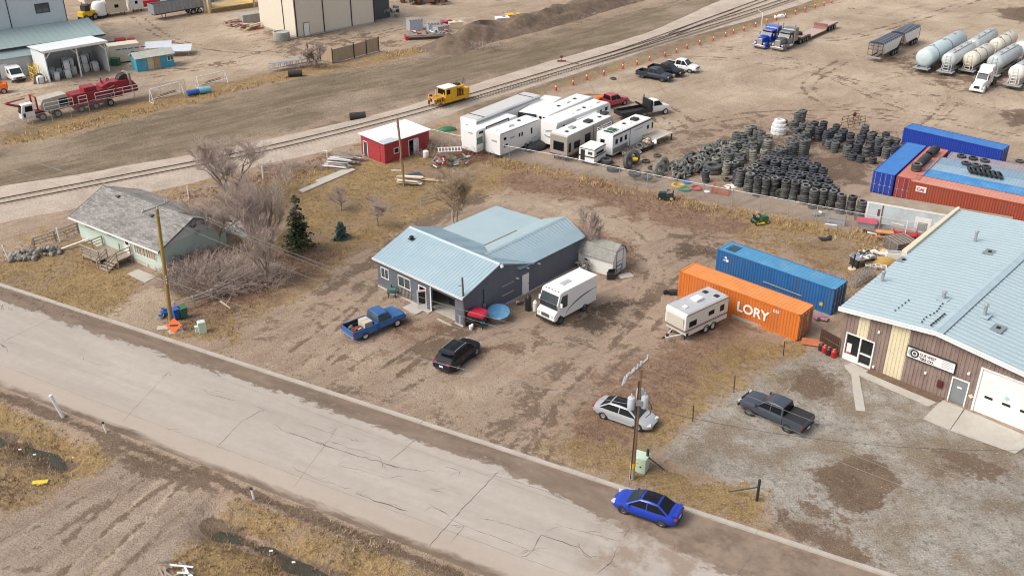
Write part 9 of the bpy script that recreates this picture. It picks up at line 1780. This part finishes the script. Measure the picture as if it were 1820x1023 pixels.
tufts("lawn_grass", "short dry lawn grass around house and between the lots", [
  ([(-60,545),(-60,470),(0,456),(70,440),(150,424),(205,470),(240,486),(262,505),(215,540),(165,566)], 10, .14, .03),
  ([(300,588),(290,560),(330,520),(330,490),(410,440),(430,400),(500,305),(640,290),(760,283),(870,294),(975,302),(900,333),(830,360),(740,394),(675,438),(600,478),(525,526),(440,558),(420,608),(360,598)], 6.5, .17, .035),
  ([(1425,602),(1436,618),(1342,662),(1225,746),(1165,813),(1358,886),(1364,932),(1330,938),(1200,888),(985,812),(965,795),(1012,760),(1060,702),(1200,612),(1300,582),(1400,612)], 9, .15, .03),
  ([(1150,347),(1330,377),(1560,427),(1636,456),(1520,528),(1480,498),(1290,428),(1160,380)], 4, .18, .035)], [(G_straw,.22),(G_tan,.42),(G_brown,.3),(G_red,.06)], 2)
tufts("tall_dry_grass", "tall golden dry grass along the fences and track sides", [
  ([(760,262),(860,280),(1000,303),(1180,346),(1330,374),(1575,421),(1560,440),(1470,424),(1330,394),(1180,362),(1000,322),(860,292)], 9, .62, .035),
  ([(0,249),(120,221),(250,191),(360,168),(450,144),(540,124),(545,134),(400,169),(250,206),(120,238),(0,263)], 4, .5, .05),
  ([(0,440),(60,430),(140,405),(150,412),(60,440),(0,452)], 7, .6, .04), ([(320,350),(390,335),(470,318),(560,300),(640,285),(640,292),(540,315),(470,332),(400,350),(340,372)], 6, .5, .04),
  ([(1495,440),(1560,425),(1620,430),(1600,470),(1560,490),(1500,480)], 4, .45, .04), ([(680,95),(760,80),(770,90),(690,105)], 4, .5, .05), ([(740,255),(830,250),(835,285),(760,285)], 6, .6, .04)], [(G_gold,.42),(G_straw,.3),(G_tan,.18),(G_pale,.1)], 3)
tufts("leaf_litter", "russet dead weeds and leaf litter on the bare lots", [
  ([(880,324),(930,302),(1100,327),(1250,367),(1330,400),(1280,430),(1150,393),(1050,358),(930,346)], 8, .12, .045), ([(1010,400),(1050,397),(1140,442),(1150,480),(1080,500),(1030,468)], 9, .13, .045), ([(1080,640),(1200,592),(1330,562),(1355,600),(1230,698),(1080,798),(990,798),(962,770)], 9, .11, .035), ([(285,575),(340,522),(440,452),(560,432),(622,445),(520,518),(430,558),(330,588)], 9, .14, .04), ([(660,570),(720,532),(780,562),(860,600),(1000,562),(960,618),(860,638),(740,638),(650,638)], 2.5, .1, .04), ([(200,380),(470,302),(640,264),(640,285),(480,323),(390,343),(260,378)], 4, .25, .05)], [(G_red,.5),(G_brown,.3),(G_tan,.2)], 4)
# clods and gravel heads scattered over lots and approach: one uncounted layer
def pebbles():
    r = np.random.RandomState(12); bmv = np.array([(1,0,0),(-.5,.87,0),(-.5,-.87,0),(0,0,.8)])*1.; V = []; Fc = []; Mi = []; b = 0
    for pxs, dens, s, ms in [([(1170,812),(1235,747),(1347,664),(1440,620),(1490,634),(1716,737),(1860,806),(1860,1060),(1590,1026),(1370,938),(1370,888)], 2.5, .04, (1,2,2,1,0)), ([(215,808),(400,870),(385,910),(340,960),(300,1010),(280,1060),(-60,1060),(-60,935),(40,908),(140,857)], 3, .045, (1,2,2)), ([(440,655),(600,480),(690,440),(700,560),(830,610),(960,680),(1000,760),(960,810),(700,720)], 2.5, .06, (1,2,2)), ([(850,350),(1100,380),(1280,440),(1180,500),(1000,640),(960,600),(1130,480),(1000,380)], 2, .06, (2,2,1))]:
        p = poly_pts(pxs, dens, r); n = len(p); sc = s*r.uniform(.4, 1.6, (n,1,1)); a = r.uniform(0, 6.283, n); co_ = bmv[None]*sc; x = co_[...,0]*np.cos(a)[:,None]-co_[...,1]*np.sin(a)[:,None]; y = co_[...,0]*np.sin(a)[:,None]+co_[...,1]*np.cos(a)[:,None]; v = np.stack([x+p[:,0,None], y+p[:,1,None], co_[...,2]+.0], -1).reshape(-1,3); V.append(v); f = np.array([(0,1,3),(1,2,3),(2,0,3)])[None]+(np.arange(n)*4)[:,None,None]+b; Fc.append(f.reshape(-1,3)); b += n*4; Mi.append(np.repeat(r.choice(ms, n), 3))
    V = np.concatenate(V); Fc = np.concatenate(Fc); Mi = np.concatenate(Mi); me_ = bpy.data.meshes.new("gravel"); me_.from_pydata(V.tolist(), [], Fc.tolist())
    for m in (mat("gravel_pale", (.50,.48,.44), .9, var=.3), mat("gravel_brown", (.36,.29,.22), .9, var=.3), mat("clod_dark", (.19,.135,.095), .95, var=.3)): me_.materials.append(m)
    me_.polygons.foreach_set("material_index", Mi.astype(np.int32)); o = bpy.data.objects.new("gravel", me_); C.objects.link(o); tag(o, "loose gravel and clods scattered over the lots", "gravel", kind='stuff')
pebbles()
